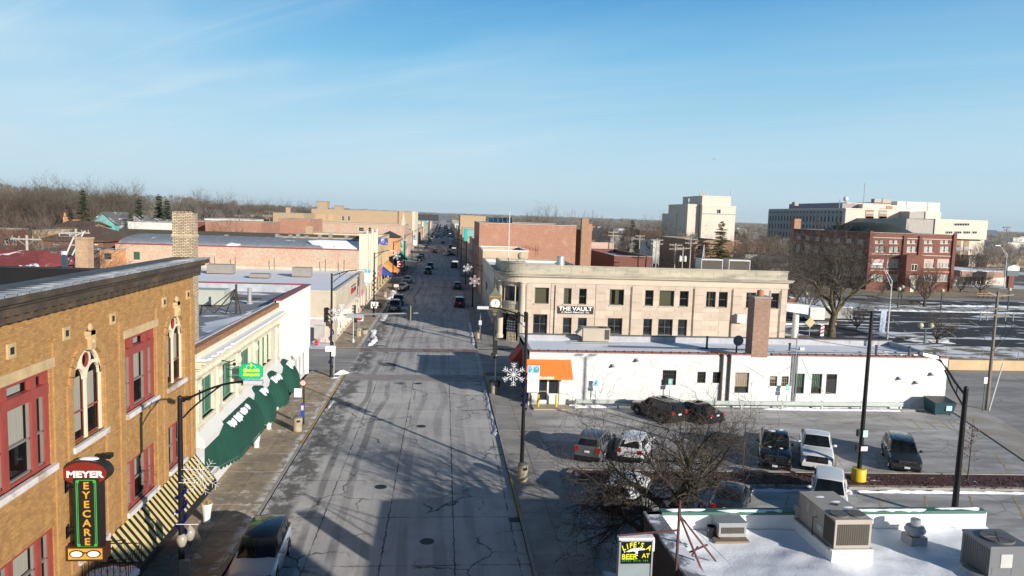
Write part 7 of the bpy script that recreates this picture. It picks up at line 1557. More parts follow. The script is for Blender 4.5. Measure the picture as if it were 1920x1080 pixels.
        q = MB();q.smooth = True;q.sph((sg_*(W/2+.08),yc-.32,B+.10),.13,8,6,(1.0,.6,.7));q.tube([(sg_*(W/2-.1),yc-.32,B+.02),(sg_*(W/2+.04),yc-.32,B+.06)],.03,4);q.build('mirror',PM if kind == 'pickup' or hi else TRIM,t)
        for y_ in (.1,-.9) if kind != 'pickup' else (.25,-.65): q = MB();q.box(sg_*(W/2-.01)-.015,y_-.1,B-.16,sg_*(W/2-.01)+.018,y_+.1,B-.12);q.build('door_handle',TRIM,t)
        if rails: q = MB();q.tube([(sg_*wt*.9,y1-.3,zr+.01),(sg_*wt*.9,y1-.4,zr+.06),(sg_*wt*.88,y2+.4,zr+.05),(sg_*wt*.88,y2+.25,zr)],.022,5);q.build('roof_rail',TRIM,t)
        for wy in (wyf,wyr):
            c = (sg_*(W/2-.115),wy,RR);q = MB();q.lathe([(RR*.6,-.10),(RR*.93,-.105),(RR,-.06),(RR,.06),(RR*.93,.105),(RR*.6,.10)],c,20,'x');w_ = q.build('wheel',TYRE,t)
            q = MB();q.lathe([(RR*.6,.09),(RR*.62,.10),(RR*.55,.06),(.001,.07)] if sg_ > 0 else [(RR*.6,-.09),(RR*.62,-.10),(RR*.55,-.06),(.001,-.07)],c,16,'x')
            for i in range(5): a = 2*math.pi*i/5;q.tube([(c[0]+sg_*.085,c[1],c[2]),(c[0]+sg_*.10,c[1]+RR*.57*math.cos(a),c[2]+RR*.57*math.sin(a))],.035,4)
            q.build('rim',RIM,w_)
        zf,zr_ = lerp(K['top'],hl-.12)-.04,lerp(K['top'],-hl+.05);wfr = W/2*wf(hl-.1)
        q = MB();h_ = .16 if kind != 'pickup' else .24;q.hexa([(sg_*(wfr*.58),hl-.02,zf-h_),(sg_*(wfr+.02),hl-.22,zf-h_+.02),(sg_*(wfr+.0),hl-.42,zf-h_+.04),(sg_*(wfr*.58),hl-.3,zf-h_),(sg_*(wfr*.60),hl-.05,zf-.02),(sg_*(wfr+.0),hl-.26,zf+.02),(sg_*(wfr-.01),hl-.5,zf+.04),(sg_*(wfr*.58),hl-.3,zf)]);q.build('headlight',HEADL,t)
        wr = W/2*wf(-hl+.05);q = MB();hh = .24 if kind in ('suv','hatch') else (.36 if kind == 'pickup' else .17);zt_ = (B+.02) if kind != 'pickup' else 1.2
        q.hexa([(sg_*wr*.66 if kind != 'pickup' else sg_*wr*.84,-hl-.015,zt_-hh),(sg_*(wr+.005),-hl-.0,zt_-hh),(sg_*(wr+.022),-hl+.28,zt_-hh+.03),(sg_*wr*.66,-hl+.2,zt_-hh),(sg_*wr*.68 if kind != 'pickup' else sg_*wr*.84,-hl-.01,zt_),(sg_*(wr),-hl+.0,zt_),(sg_*(wr+.012),-hl+.28,zt_),(sg_*wr*.66,-hl+.2,zt_)]);q.build('taillight',TAILL,t)
        q = MB();q.hexa([(sg_*wfr*.62,hl-.06,.42),(sg_*wfr*.9,hl-.12,.42),(sg_*wfr*.9,hl-.2,.42),(sg_*wfr*.62,hl-.2,.42),(sg_*wfr*.62,hl-.02,.52),(sg_*wfr*.9,hl-.09,.52),(sg_*wfr*.9,hl-.2,.52),(sg_*wfr*.62,hl-.2,.52)]);q.build('fog_lamp',TRIM,t)
    big = kind == 'pickup';gz0,gz1 = (.72,1.08) if big else ((.62,.84) if kind in ('suv','hatch') else (.50,.70));gw = W/2*(.56 if big else .5)
    q = MB();q.hexa([(-gw,hl-.1,gz0),(gw,hl-.1,gz0),(gw,hl+.02,gz0),(-gw,hl+.02,gz0),(-gw*1.08,hl-.1,gz1),(gw*1.08,hl-.1,gz1),(gw*1.08,hl-.0,gz1),(-gw*1.08,hl-.0,gz1)]);gq = q.build('grille',TRIM,t)
    q = MB()
    for z in ((gz0,(gz0+gz1)/2,gz1) if big else ((gz0+gz1)/2,gz1)): q.box(-gw*1.1,hl-.04,z-.022,gw*1.1,hl+.035,z+.022)
    if big: q.box(-.03,hl-.04,gz0,.03,hl+.035,gz1);q.box(-gw*1.12,hl-.04,gz0,-gw*1.02,hl+.03,gz1);q.box(gw*1.02,hl-.04,gz0,gw*1.12,hl+.03,gz1)
    q.build('grille_bar',CHROME if big or kind == 'suv' else TRIM,gq)
    q = MB();q.hexa([(-W*.44,hl-.25,.30),(W*.44,hl-.25,.30),(W*.40,hl+.03,.30),(-W*.40,hl+.03,.30),(-W*.44,hl-.25,.46),(W*.44,hl-.25,.46),(W*.40,hl+.05,.46),(-W*.40,hl+.05,.46)]) if not big else q.hexa([(-W*.47,hl-.3,.42),(W*.47,hl-.3,.42),(W*.44,hl+.06,.42),(-W*.44,hl+.06,.42),(-W*.47,hl-.3,.64),(W*.47,hl-.3,.64),(W*.44,hl+.08,.64),(-W*.44,hl+.08,.64)]);q.build('front_bumper',CHROME if big and col[0] == 'black' else (TRIM if not big else PM),t)
    q = MB();q.hexa([(-W*.44,-hl-.05,.34),(W*.44,-hl-.05,.34),(W*.46,-hl+.3,.34),(-W*.46,-hl+.3,.34),(-W*.44,-hl-.06,.54),(W*.44,-hl-.06,.54),(W*.46,-hl+.3,.54),(-W*.46,-hl+.3,.54)]);q.build('rear_bumper',TRIM if not big else CHROME,t)
    q = MB();q.box(-.16,hl+.05 if not big else hl+.09,.40,.16,hl+.065 if not big else hl+.10,.52);q.build('front_plate',PLATE,t)
    q = MB();zp_ = .78 if kind != 'pickup' else .6;q.box(-.16,-hl-.03 if not big else -hl-.075,zp_,.16,-hl-.012 if not big else -hl-.06,zp_+.13);q.build('rear_plate',PLATE,t)
    if big: q = MB();q.box(-W/2+.14,-hl+.1,B-.03,W/2-.14,-1.0,B+.005);q.build('bed',TRIM,t)
    return t
GRP_LOT,GRP_KERB,GRP_FAR = 'vehicles parked in the lot','cars parked along the kerb','cars far down the street'
BLK = ('black',(.010,.010,.012),.22,.2);WHT = ('white',(.70,.71,.72),.3,.0);GRY = ('grey',(.16,.16,.16),.3,.5);SIL = ('silver',(.56,.58,.60),.3,.4);NAV = ('navy',(.012,.018,.04),.25,.3);RDC = ('dark_red',(.10,.012,.016),.25,.3);CHA = ('charcoal',(.035,.037,.040),.25,.4);GREENC = ('greengrey',(.20,.21,.19),.3,.5)
BLKROOF = paint('paint_black',BLK[1],.2,.2)
def put(o,x,y,rz): o.location = (x,y,.005);o.rotation_euler = (0,0,rz);return o
PI = math.pi
put(make_car('silver crossover with a black glass roof parked nearest the camera at left','suv',SIL,roofcol=GLASS('gloss_black_roof',(.008,.009,.012),.08),grp=GRP_KERB,rails=False),-7.45,31.0,PI+.03)
put(make_car('grey crossover seen from behind by the hatched bay, left of the bare tree','suv',GRY,grp=GRP_LOT,rails=True),10.3,46.4,-.45)
put(make_car('white hatchback half hidden by the bare tree branches','hatch',WHT,grp=GRP_LOT),12.9,46.1,-.45)
put(make_car('white crossover seen from behind below the mulch island','suv',WHT,grp=GRP_LOT),10.3,38.2,-.48)
put(make_car('black crossover parked against the guard rail, left of the black sedan','suv',BLK,grp=GRP_LOT,rails=True),17.1,55.2,.48)
put(make_car('black sedan parked against the guard rail, right of the black crossover','sedan',BLK,grp=GRP_LOT),19.9,55.0,.52)
put(make_car('black pickup truck with a chrome grille facing the island','pickup',BLK,'pickup truck',grp=GRP_LOT,name='pickup_truck'),22.1,45.45,PI-.42)
put(make_car('white pickup truck with a dark grille between the black truck and the lot post','pickup',WHT,'pickup truck',grp=GRP_LOT,name='pickup_truck',roofcol=None),24.85,45.25,PI-.45)
put(make_car('black crossover parked alone right of the yellow based lot post','suv',CHA,grp=GRP_LOT,rails=True),30.4,44.6,PI-.42)
put(make_car('white crossover behind the large rooftop unit, facing the island','suv',WHT,grp=GRP_LOT),21.6,37.6,PI-.5)
put(make_car('dark sedan hidden behind the low branches with a red tail light','sedan',CHA,grp=GRP_LOT),15.9,37.3,-.5)
KERBCARS = [('black crossover first in the left row beyond the crossing','suv',BLK,-7.35,115.2,PI),('dark grey crossover parked behind the first black one','suv',CHA,-7.3,122.6,PI),('grey sedan angled in the snow by the left kerb','sedan',GREENC,-7.9,146.0,PI-.25),('silver sedan parked beyond the grey angled one','sedan',SIL,-7.7,161.5,PI-.1),
 ('black crossover driving toward the camera with lights','suv',BLK,-3.7,186.3,PI),('dark pickup following the black crossover in the lane','suv',NAV,-3.5,203.5,PI),('dark crossover first beyond the snowy corner on the left','suv',CHA,-7.4,235.5,PI),('second dark crossover beyond the snowy corner on the left','suv',BLK,-7.3,249,PI),
 ('dark red crossover parked first on the right seen from behind','suv',RDC,2.9,122.3,0),('dark grey sedan parked beyond the red crossover on the right','sedan',CHA,3.05,150.8,0),('dark crossover parked right, third from the bank corner','suv',CHA,3.1,210,0),('black crossover parked right beyond the garland','suv',BLK,3.1,326,0),('silver car parked left beyond the garland','sedan',SIL,-7.4,322,PI),('pale sedan parked left behind the silver one','sedan',GREENC,-7.4,350,PI),
 ('dark car driving away in the centre beyond the garland','sedan',NAV,-.4,372,0),('black crossover driving beneath the garland wreath','suv',BLK,-3.2,284,PI),('dark car parked far left before the green garland','sedan',CHA,-7.3,395,PI),('silver car parked far left before the green garland','sedan',SIL,-7.3,420,PI),('dark car in the lane at the second garland','suv',NAV,-4.4,450,PI)]
protos = {}
for lb_,kd,cl,x,y,rz in KERBCARS:
    key = (kd,cl[0])
    if key not in protos: o = make_car(lb_,kd,cl,grp=GRP_KERB if y < 300 else GRP_FAR);protos[key] = o
    else: o = copy_tree(protos[key]);o['label'] = lb_;o['group'] = GRP_KERB if y < 300 else GRP_FAR
    put(o,x,y,rz)
# police car: white with black doors, parked across the right kerb
o = make_car('black and white police car angled at the right kerb under the garland','suv',WHT,grp=GRP_KERB,name='police_car');WL[o.name] = Vector((0,0,0))
q = MB();
for s in (-1,1): q.box(s*.945-.01,-.95,.3,s*.945+.01,.95,1.04)
q.build('black_door',BLKROOF,o);q = MB();q.box(-.55,-.1,1.72,.55,.15,1.83);q.build('light_bar',M('lightbar_blue',(.03,.06,.3),.3),o);put(o,2.3,268,-.9)
rr = random.Random(11);k = 0
for i in range(34):
    y = 455+i*15+rr.uniform(0,5);x = [-7.3,3.1,-4.2,1.0,-7.3,3.1][i % 6];key = rr.choice(list(protos));o = copy_tree(protos[key]);o['label'] = 'small car among the distant traffic where the street meets the horizon';o['group'] = GRP_FAR;put(o,x,y,PI if x < -2 else 0)
# ================================================================ TREES
import numpy as np
BARK = M('bark',(.085,.066,.046),.9,var=.35,vs=3,bs=.5,bscale=12,col2=(.12,.10,.06),lo=.5,hi=.65,c2s=2);BARKG = M('bark_mossy',(.13,.105,.05),.9,var=.4,vs=3,bs=.5,bscale=12,col2=(.06,.045,.03),lo=.42,hi=.6,c2s=2.5)
TWIGD = M('twig_dark',(.055,.044,.033),.9,var=.4,vs=1.5);TWIG = M('twig',(.105,.088,.068),.9,var=.35,vs=1.5);TWIGR = M('twig_reddish',(.12,.085,.065),.9,var=.4,vs=1.5);TWIGT = M('twig_tan',(.15,.115,.075),.9,var=.35,vs=1.0)
def tree_mesh(seed,H,spread,r0,levels=4,fork=.28,nmain=5,kids_=(6,6,5,4),curl=.28,up=.18,droop=0.,twr=.012,segs=5,low=0.0):
    rr = random.Random(seed);T,W = MB(),MB();T.smooth = True
    def branch(p,d,L,r,lv):
        n = segs if lv < 2 else (4 if lv < levels-1 else 3);pts = [p];dd = d.copy()
        for i in range(n):
            k = curl*(1+.35*lv);dd = (dd+Vector((rr.gauss(0,k),rr.gauss(0,k),rr.gauss(0,k)*.7+(up if lv < 3 else up*.5)*(1-droop*lv)))*.5).normalized();pts.append(pts[-1]+dd*L/n)
        rt = r*(.42 if lv < levels else .25);mb = T if lv <= 1 else W
        nside = 8 if lv == 0 else (6 if lv == 1 else (4 if lv == 2 else 3));m = len(pts);rings = []
        for i,q in enumerate(pts): dv = pts[min(i+1,m-1)]-pts[max(i-1,0)];rings += mb.ring(q,dv,r+(rt-r)*i/(m-1),nside)
        mb.add(rings,[(a*nside+b_,a*nside+(b_+1)%nside,(a+1)*nside+(b_+1)%nside,(a+1)*nside+b_) for a in range(m-1) for b_ in range(nside)],lv < 2)
        if lv >= levels: return
        nk = kids_[min(lv,len(kids_)-1)]
        for c in range(nk):
            f = rr.uniform(.25 if lv else .35,1.0) if c else 1.0;x = f*(m-1);i = min(m-2,int(x));q = pts[i].lerp(pts[i+1],x-i);base = (pts[i+1]-pts[i]).normalized()
            ax = base.orthogonal().normalized();ax.rotate(Matrix.Rotation(rr.uniform(0,6.283),3,base));an = rr.uniform(.35,.95) if c else rr.uniform(.1,.4)
            nd = base.copy();nd.rotate(Matrix.Rotation(an,3,ax));branch(q,nd,L*rr.uniform(.48,.78),max(twr*.5,(r+(rt-r)*f)*rr.uniform(.5,.72)),lv+1)
    tr = [Vector((0,0,-.1)),Vector((rr.uniform(-.1,.1)*r0*3,rr.uniform(-.1,.1)*r0*3,H*fork*.5)),Vector((rr.uniform(-.2,.2)*r0*3,0,H*fork))]
    n_ = 10;rings = []
    for i,q in enumerate(tr): rings += T.ring(q,(tr[min(i+1,2)]-tr[max(i-1,0)]),r0*(1.25,.95,.9)[i],n_)
    T.add(rings,[(a*n_+b_,a*n_+(b_+1)%n_,(a+1)*n_+(b_+1)%n_,(a+1)*n_+b_) for a in range(2) for b_ in range(n_)],True)
    for k in range(nmain):
        a = 2*math.pi*k/nmain+rr.uniform(-.4,.4);sp = spread*rr.uniform(.6,1.15);d = Vector((math.cos(a)*sp,math.sin(a)*sp,1.0-low*rr.random())).normalized()
        branch(tr[2]-Vector((0,0,rr.uniform(0,.25)*H*fork)),d,H*(1-fork)*rr.uniform(.45,.62),r0*rr.uniform(.45,.65),1)
    return T,W
def make_tree(label,seed,H,*a,name='bare_tree',bark=BARK,twig=TWIG,cat='tree',grp=None,**k):
    t = thing(name,label,cat,(0,0,0),0,grp);T,W = tree_mesh(seed,H,*a,**k)
    zs_ = sorted(p[2] for p in W.v);z = zs_[int(len(zs_)*.975)]
    s = H/z
    for mb in (T,W): mb.v = [(x*s,y*s,zz_*s) for x,y,zz_ in mb.v]
    T.build('trunk',bark,t,sharp=180);W.build('crown',twig,t);return t
# the crooked tree by the tavern
p = AT(1238,960,29.2)
t = make_tree('large crooked bare tree with mossy limbs beside the tavern roof',5,7.7,1.5,.30,bark=BARKG,twig=TWIGD,levels=5,fork=.30,nmain=6,kids_=(5,7,7,6,3),curl=.42,up=.09,low=.58,twr=.013)
t.location = (p[0]+.35,29.4,0);t.rotation_euler = (0,0,5.0);t.scale = (.84,.84,1.0)
# street and lot trees
TA = make_tree('tall bare tree rising from the snowy drive behind the bank',11,13.5,.85,.42,bark=BARKG,twig=TWIG,levels=5,fork=.22,nmain=6,kids_=(5,6,6,5,3),curl=.25,up=.16,twr=.03)
TA.scale = (1.1,1.1,1.12);TA.location = (54.4,97.2,0);WL[TA.name] = Vector(TA.location)
PB = make_tree('spreading bare tree by the picnic table',21,7.0,1.2,.24,levels=4,fork=.2,nmain=5,kids_=(6,6,6,5),curl=.35,up=.12,twr=.02);PB.location = (96.0,137.5,0)
PC = make_tree('rounded bare bush tree on the verge right of the school',31,5.0,1.1,.16,levels=4,fork=.12,nmain=7,kids_=(5,6,5,5),curl=.25,up=.15,twr=.02);PC.location = (128.5,171,0)
def copyt(pr,label,x,y,z=0,s=1.0,rz=0,grp=None):
    o = copy_tree(pr);o.location = (x,y,z);o.rotation_euler = (0,0,rz);o.scale = (s,)*3;o['label'] = label
    if grp: o['group'] = grp
    return o
copyt(PC,'wider rounded bare tree nearer the bank sign on the verge',133,170,0,1.15,2);copyt(PC,'small round bare tree before the far lot beside the twin globe lamp',67.3,93.2,0,.95,1);copyt(PC,'small bare tree on the lot island behind the black post',62.2,104,0,.9,4)
copyt(PB,'bare tree before the school entrance',117,166,0,.95,2.5);copyt(PC,'low bare bush at the right edge by the lit sign',170,195,0,1.2,3)
# far deciduous prototypes
FP = []
for k,(sd,H,sp) in enumerate(((41,15,.8),(42,14,1.0),(43,16,.65),(44,13,1.15))):
    FP.append(make_tree(['tall bare tree with an upright crown left of the white tower','broad bare tree behind the bank roof units','tall narrow bare tree behind the red brick block','broad low bare tree behind the white rooftop units'][k],sd,H,sp,.30,bark=BARK,twig=[TWIG,TWIGR,TWIGT,TWIG][k],levels=4,fork=.18,nmain=7,kids_=(6,7,6,5),curl=.26,up=.16,twr=.03))
    FP[-1]['group'] = 'bare trees beyond the bank'
def tree_at(pr,label,px,top,Y,H,grp=None,first=False,base=None):
    x,y,zt = AT(px,top,Y);zb = hill_h(x,Y)-.1 if base is None else base;s = max(.2,(zt-zb)/H)
    o = pr if first else copy_tree(pr);o.location = (x,Y,zb);o.scale = (s,s,s);o.rotation_euler = (0,0,random.uniform(0,6.28));o['label'] = label
    if grp: o['group'] = grp
    return o
HS = (15,14,16,13)
tree_at(FP[0],'tall bare tree left of the white tower block',1222,412,230,15,first=True);tree_at(FP[1],'broad dark bare tree behind the bank roof units',1420,442,150,14,first=True);tree_at(FP[2],'tall bare tree on the skyline behind the red brick block',1012,389,330,16,first=True);tree_at(FP[3],'broad bare tree right of the bank roof units',1465,455,140,13,first=True)
GB = 'bare trees beyond the bank'
for i,(px_,tp_,Y,lb) in enumerate(((1385,455,165,'bare tree between the spruce and the bank roof units'),(1500,470,128,'bare tree left of the tall tree behind the bank'),(1440,430,240,'distant bare tree before the hospital wing'),(1405,436,260,'distant bare tree between the tower and the hospital'),(1120,412,240,'bare tree right of the tall brick chimney'),(1150,425,200,'bare tree behind the low red brick building'),(1180,418,260,'bare tree left of the dark spruces'),(1250,418,220,'bare tree close to the shaded tower wall'),(1100,430,190,'bare tree touching the brick chimney'),(1290,440,210,'small bare tree before the white tower'),(1330,448,200,'small pale bare tree before the white tower wall'),(1520,520,118,'low bare tree on the drive behind the bank'),(1475,500,125,'low dark bare tree at the corner of the bank'),(1870,455,330,'distant bare tree right of the hospital'),(1905,462,300,'bare tree at the right edge above the lit sign'),(1690,530,160,'small bare tree at the school front'),(1655,545,158,'small bare tree by the school corner'))):
    k = i % 4;tree_at(FP[k],lb,px_,tp_,Y,HS[k],GB)
# hillside trees along the western skyline
GH = 'bare trees on the wooded ridge';rr = random.Random(77);n = 0
sky_l = [(3,352),(22,349),(44,346),(63,353),(80,346),(97,342),(116,350),(134,354),(176,350),(192,346),(208,349),(226,345),(240,356),(275,372),(330,374),(352,380),(372,366),(392,360),(408,366),(425,378),(445,380),(465,378),(485,380),(505,378),(525,383),(545,380),(565,384),(580,386)]
for px_,tp_ in sky_l:
    k = rr.randrange(4);Y = rr.uniform(240,300) if px_ < 260 else rr.uniform(330,420);tree_at(FP[k],'bare tree on the skyline of the wooded western ridge',px_,tp_+rr.uniform(-2,3),Y,HS[k],GH)
for i in range(60):
    px_ = rr.uniform(-20,590);Y = rr.uniform(240,360) if px_ < 340 else rr.uniform(330,420);k = rr.randrange(4)
    tp_ = rr.uniform(362,392) if px_ < 250 else rr.uniform(384,398);tree_at(FP[k],'bare tree on the slope of the wooded western ridge',px_,tp_,Y,HS[k],GH)
for px_,tp_,Y,lb in ((60,398,105,'big grey bare tree before the red brick house at far left'),(20,405,130,'bare tree at the left edge above the red roof'),(115,388,170,'reddish bare tree behind the brown roofed house'),(205,410,150,'small bare tree beside the teal house'),(430,415,170,'small bare tree before the red brick garages'),(130,425,95,'bare shrub before the porch of the brick house')): tree_at(FP[1],lb,px_,tp_,Y,14)
# conifers
NEED = M('needles',(.045,.065,.028),.85,var=.4,vs=1.2);NEEDG = M('needles_golden',(.12,.115,.035),.85,var=.45,vs=.9)
def conifer(label,seed,H,w,mat,loose=.3,name='spruce_tree',grp=None):
    t = thing(name,label,'tree',(0,0,0),0,grp);rr = random.Random(seed);T,W = MB(),MB();T.cyl((0,0,-.1),(0,0,H*.95),H*.018,.02,7);T.build('trunk',BARK,t)
    nl = 26
    for i in range(nl):
        f = i/nl;z = H*(.06+.92*f);R_ = w*(1-f)**.8*(.9+rr.uniform(-loose,loose))+.1;nb = max(6,int(15*(1-f)+6))
        for j in range(nb):
            a = rr.uniform(0,6.283);z = H*(.06+.92*f)+rr.uniform(-.6,.6)*H/nl;L_ = R_*rr.uniform(.55,1.15);d = Vector((math.cos(a),math.sin(a),0));tip = Vector((0,0,z))+d*L_+Vector((0,0,-.16*L_+.12*L_*rr.random()))
            ns = max(3,int(L_/.2))
            for s in range(ns):
                q = Vector((0,0,z)).lerp(tip,(s+.6)/ns);e = .46*(1-.45*s/ns)*(H/14)**.4;sd = d.cross(Vector((0,0,1)))
                for _ in range(4):
                    o_ = sd*rr.uniform(-1,1)*e*1.3+Vector((0,0,rr.uniform(-.6,.15)*e))+d*rr.uniform(-.2,.6)*e;o2 = d*e*rr.uniform(.5,1.2)+Vector((0,0,-rr.uniform(.1,.5)*e));W.add([q,q+o_*.9+o2*.2,q+o_*.5+o2],[(0,1,2)])
    W.build('crown',mat,t);return t
SP = conifer('large golden green spruce before the white tower',3,15,4.6,NEEDG,.45);
def con_at(o,px_,tp_,Y,H,lb=None):
    x,y,zt = AT(px_,tp_,Y);zb = hill_h(x,Y)-.1;s = (zt-zb)/H;o.location = (x,Y,zb);o.scale = (s,s,s);WL[o.name] = Vector((0,0,0))
    if lb: o['label'] = lb
con_at(SP,1354,409,164,15)
S2_ = conifer('dark spruce on the skyline above the brown roofed house',5,15,4.0,NEED,.35);con_at(S2_,155,349,230,15)
for i,(px_,tp_,Y,lb) in enumerate(((260,366,215,'dark conifer left of the pair on the ridge'),(298,359,225,'tallest dark conifer of the ridge group'),(313,368,220,'slim dark conifer right of the ridge group'),(1187,408,270,'dark spruce right of the tall brick chimney'),(1175,420,265,'smaller dark spruce beside the larger one'),(1842,470,330,'dark conifer at the hospital corner'),(245,395,200,'low dark conifer before the teal house'),(1195,424,255,'spreading dark spruce near the utility poles'))):
    con_at(copy_tree(S2_),px_,tp_,Y,15,lb)
# young trees in the islands
def sapling(label,x,y,z,H,brown=False,seed=1):
    t = thing('young_tree',label,'tree',(x,y,z));rr = random.Random(seed);T,W = MB(),MB();T.tube([(x,y,z),(x+.03,y,z+H*.5),(x,y,z+H)],.05,6,.012);T.build('trunk',BARK,t)
    for k in range(34):
        zz_ = z+H*rr.uniform(.3,.98);a = rr.uniform(0,6.3);L_ = H*.26*(1.15-(zz_-z)/H);b_ = Vector((x,y,zz_));e = b_+Vector((math.cos(a)*L_,math.sin(a)*L_,L_*.5));W.tube([b_,b_.lerp(e,.5)+Vector((0,0,.03)),e],.010,3,.004)
        for _ in range(4 if brown else 1):
            q = b_.lerp(e,rr.uniform(.3,1));s = .11 if brown else .03;W.add([q,q+Vector((rr.uniform(-s,s),rr.uniform(-s,s),rr.uniform(-s,s))),q+Vector((rr.uniform(-s,s),rr.uniform(-s,s),rr.uniform(-s,s)))],[(0,1,2)])
    W.build('crown',M('dead_leaf',(.14,.06,.035),.9,var=.4,vs=4) if brown else TWIG,t)
p = AT(1813,908,41.1);sapling('young tree with brown leaves in the mulch beside the lamp post',32.5,41.1,.15,3.9,True,3);sapling('thin bare sapling at the end of the mulch left of the black pickup',18.4,41.8,.15,3.7,False,4)
# distant woods: one mass to the horizon
def woods(name,bands,seed,mat):
    rs = np.random.RandomState(seed);V,Fc = [],[];vo = 0
    for (n_,xr,yr,hr,wr,nt) in bands:
        for _ in range(n_):
            y = rs.uniform(*yr);x = rs.uniform(xr[0]*y,xr[1]*y) if xr[0] > -9 else 0;h = rs.uniform(*hr);w = h*rs.uniform(*wr);z0 = hill_h(x,y)-.3
            if -16 < x < 11: continue
            a = rs.uniform(0,6.283,nt);rad = np.sqrt(rs.uniform(0,1,nt))*w;f = rs.uniform(.30,1,nt);prof = np.sqrt(np.clip(1-((f-.6)/.42)**2,0.05,1))
            cx_,cy_,cz = x+np.cos(a)*rad*prof,y+np.sin(a)*rad*prof,z0+h*f
            L_ = h*.15;tw = h*.012+.02;wk = 1.6 if y < 800 else (3.5 if y < 1500 else 7)
            dx,dy,dz = np.cos(a)*.5+rs.uniform(-.3,.3,nt),np.sin(a)*.5+rs.uniform(-.3,.3,nt),rs.uniform(.3,1,nt)
            p0 = np.stack([cx_-dx*L_,cy_-dy*L_,cz-dz*L_],1);p2 = np.stack([cx_+dx*L_,cy_+dy*L_,cz+dz*L_],1)
            sx = rs.uniform(-1,1,(nt,1))*np.array([[1,0,0]])+np.array([[0,0,.35]]);p1 = (p0+p2)/2+sx*tw*wk;p3 = (p0+p2)/2-sx*tw*wk
            q = np.stack([p0,p1,p2],1).reshape(-1,3);tr = np.array([[x-.02*h,y,z0],[x+.02*h,y,z0],[x,y,z0+h*.8]])
            q = np.concatenate([q,tr]);V.append(q);Fc.append(np.arange(len(q))+vo);vo += len(q)
    V = np.concatenate(V).astype(np.float32);nT = len(V)//3
    me = bpy.data.meshes.new(name);me.vertices.add(len(V));me.vertices.foreach_set('co',V.ravel());me.loops.add(len(V));me.loops.foreach_set('vertex_index',np.arange(len(V),dtype=np.int32));me.polygons.add(nT);me.polygons.foreach_set('loop_start',np.arange(0,len(V),3,dtype=np.int32));me.polygons.foreach_set('loop_total',np.full(nT,3,dtype=np.int32));me.update(calc_edges=True);me.validate()
    me.materials.append(mat);o = link(name,me);o['kind'] = 'stuff';return o
WOODM = M('winter_woods',(.135,.12,.105),.95,var=.5,vs=.06,col2=(.20,.18,.15),lo=.42,hi=.6,c2s=.015)
woods('ridge_woods',[(380,(-1.05,-.20),(262,420),(9,14),(.28,.45),420),(320,(-.75,-.06),(420,800),(10,15),(.3,.45),230)],3,WOODM)
woods('far_woods',[(300,(.10,.85),(250,450),(7,11),(.3,.45),260),(650,(-.1,.95),(450,1000),(9,13),(.35,.5),150),(1300,(-.75,1.0),(1000,2400),(11,16),(.5,.8),40),(1700,(-.8,1.0),(2400,7000),(13,18),(1.2,2.2),26)],4,WOODM)
# ================================================================ FAR BUILDINGS
TANB = BRICK('tan_brick',(.50,.345,.20),(.42,.28,.155),(.38,.30,.21),.22,.075,(.30,.22,.15),.35)
TANB2 = BRICK('tan_brick_patched',(.55,.40,.29),(.49,.34,.235),(.45,.36,.28),.22,.075,(.50,.42,.29),.6,patch=(.50,.31,.22))
REDB = BRICK('red_brick',(.43,.18,.105),(.36,.14,.085),(.36,.25,.19),.22,.075,(.46,.31,.19),.85)
REDB2 = BRICK('dark_red_brick',(.21,.062,.042),(.165,.05,.036),(.16,.09,.07),.22,.075,(.13,.05,.035),.3)
WHITEST = M('pale_stucco',(.66,.63,.57),.8,var=.08,vs=.4);CONC = M('pale_concrete',(.66,.57,.47),.8,var=.06,vs=.15);CONC2 = M('white_concrete',(.74,.66,.57),.8,var=.05,vs=.1);PINKST = M('pink_stucco',(.55,.36,.28),.8,var=.12,vs=.3);CREAMT = M('cream_facade',(.68,.60,.46),.75,var=.12,vs=.5)
RSNOW = SNOWY('roof_part_snow',(.10,.10,.105),.38,.48,.25);RGREY = SNOWY('roof_grey_snow',(.20,.22,.26),.57,.66,.16)
SHING = M('brown_shingle',(.11,.07,.05),.9,var=.2,vs=1.5);SHINGS = SNOWY('grey_shingle_snow',(.15,.145,.14),.56,.64,.5)
def block(name,label,x0,x1,y0,y1,h,wm,rm=None,z0=0.,par=.5,S=(),E=(),W=(),cop=None,cat='building',glass=None,frame=None,depth=.15,cols=1,rows=2,group=None):
    t = thing(name,label,cat,((x0+x1)/2,y0,z0),0,group);Sf,Ef,Wf = south(0,y0),east(x1,0),west(x0,0);W = [(-b_,-a,c,d) for a,b_,c,d in W]
    m = MB();wall(m,Sf,x0,x1,z0,h,S,depth);wall(m,Ef,y0,y1,z0,h,E,depth);wall(m,Wf,-y1,-y0,z0,h,W,depth);wall(m,FR((0,y1,0),(0,1,0)),-x1,-x0,z0,h);m.build('wall',wm,t)
    q = MB();q.box(x0+.25,y0+.25,h-par-.1,x1-.25,y1-.25,h-par);q.build('roof',rm or RSNOW,t)
    q = MB()
    for a in ((x0-.06,y0-.06,x1+.06,y0+.3),(x0-.06,y1-.3,x1+.06,y1+.06),(x0-.06,y0+.31,x0+.3,y1-.31),(x1-.3,y0+.31,x1+.06,y1-.31)): q.box(a[0],a[1],h,a[2],a[3],h+.12)
    q.build('coping',cop or KERB,t)
    for Fm,hs in ((Sf,S),(Ef,E),(Wf,W)):
        for hh in hs: window(Fm,t,hh,frame or M('grey_sash',(.22,.20,.18),.5),glass or WINDARK,depth,.1,cols,rows,M('stone_sill',(.60,.50,.40)),.06)
    return t
def pxr(px0,py0,px1,py1,Y): a,b_ = AT(px0,py0,Y),AT(px1,py1,Y);return (a[0],b_[0],b_[2],a[2])
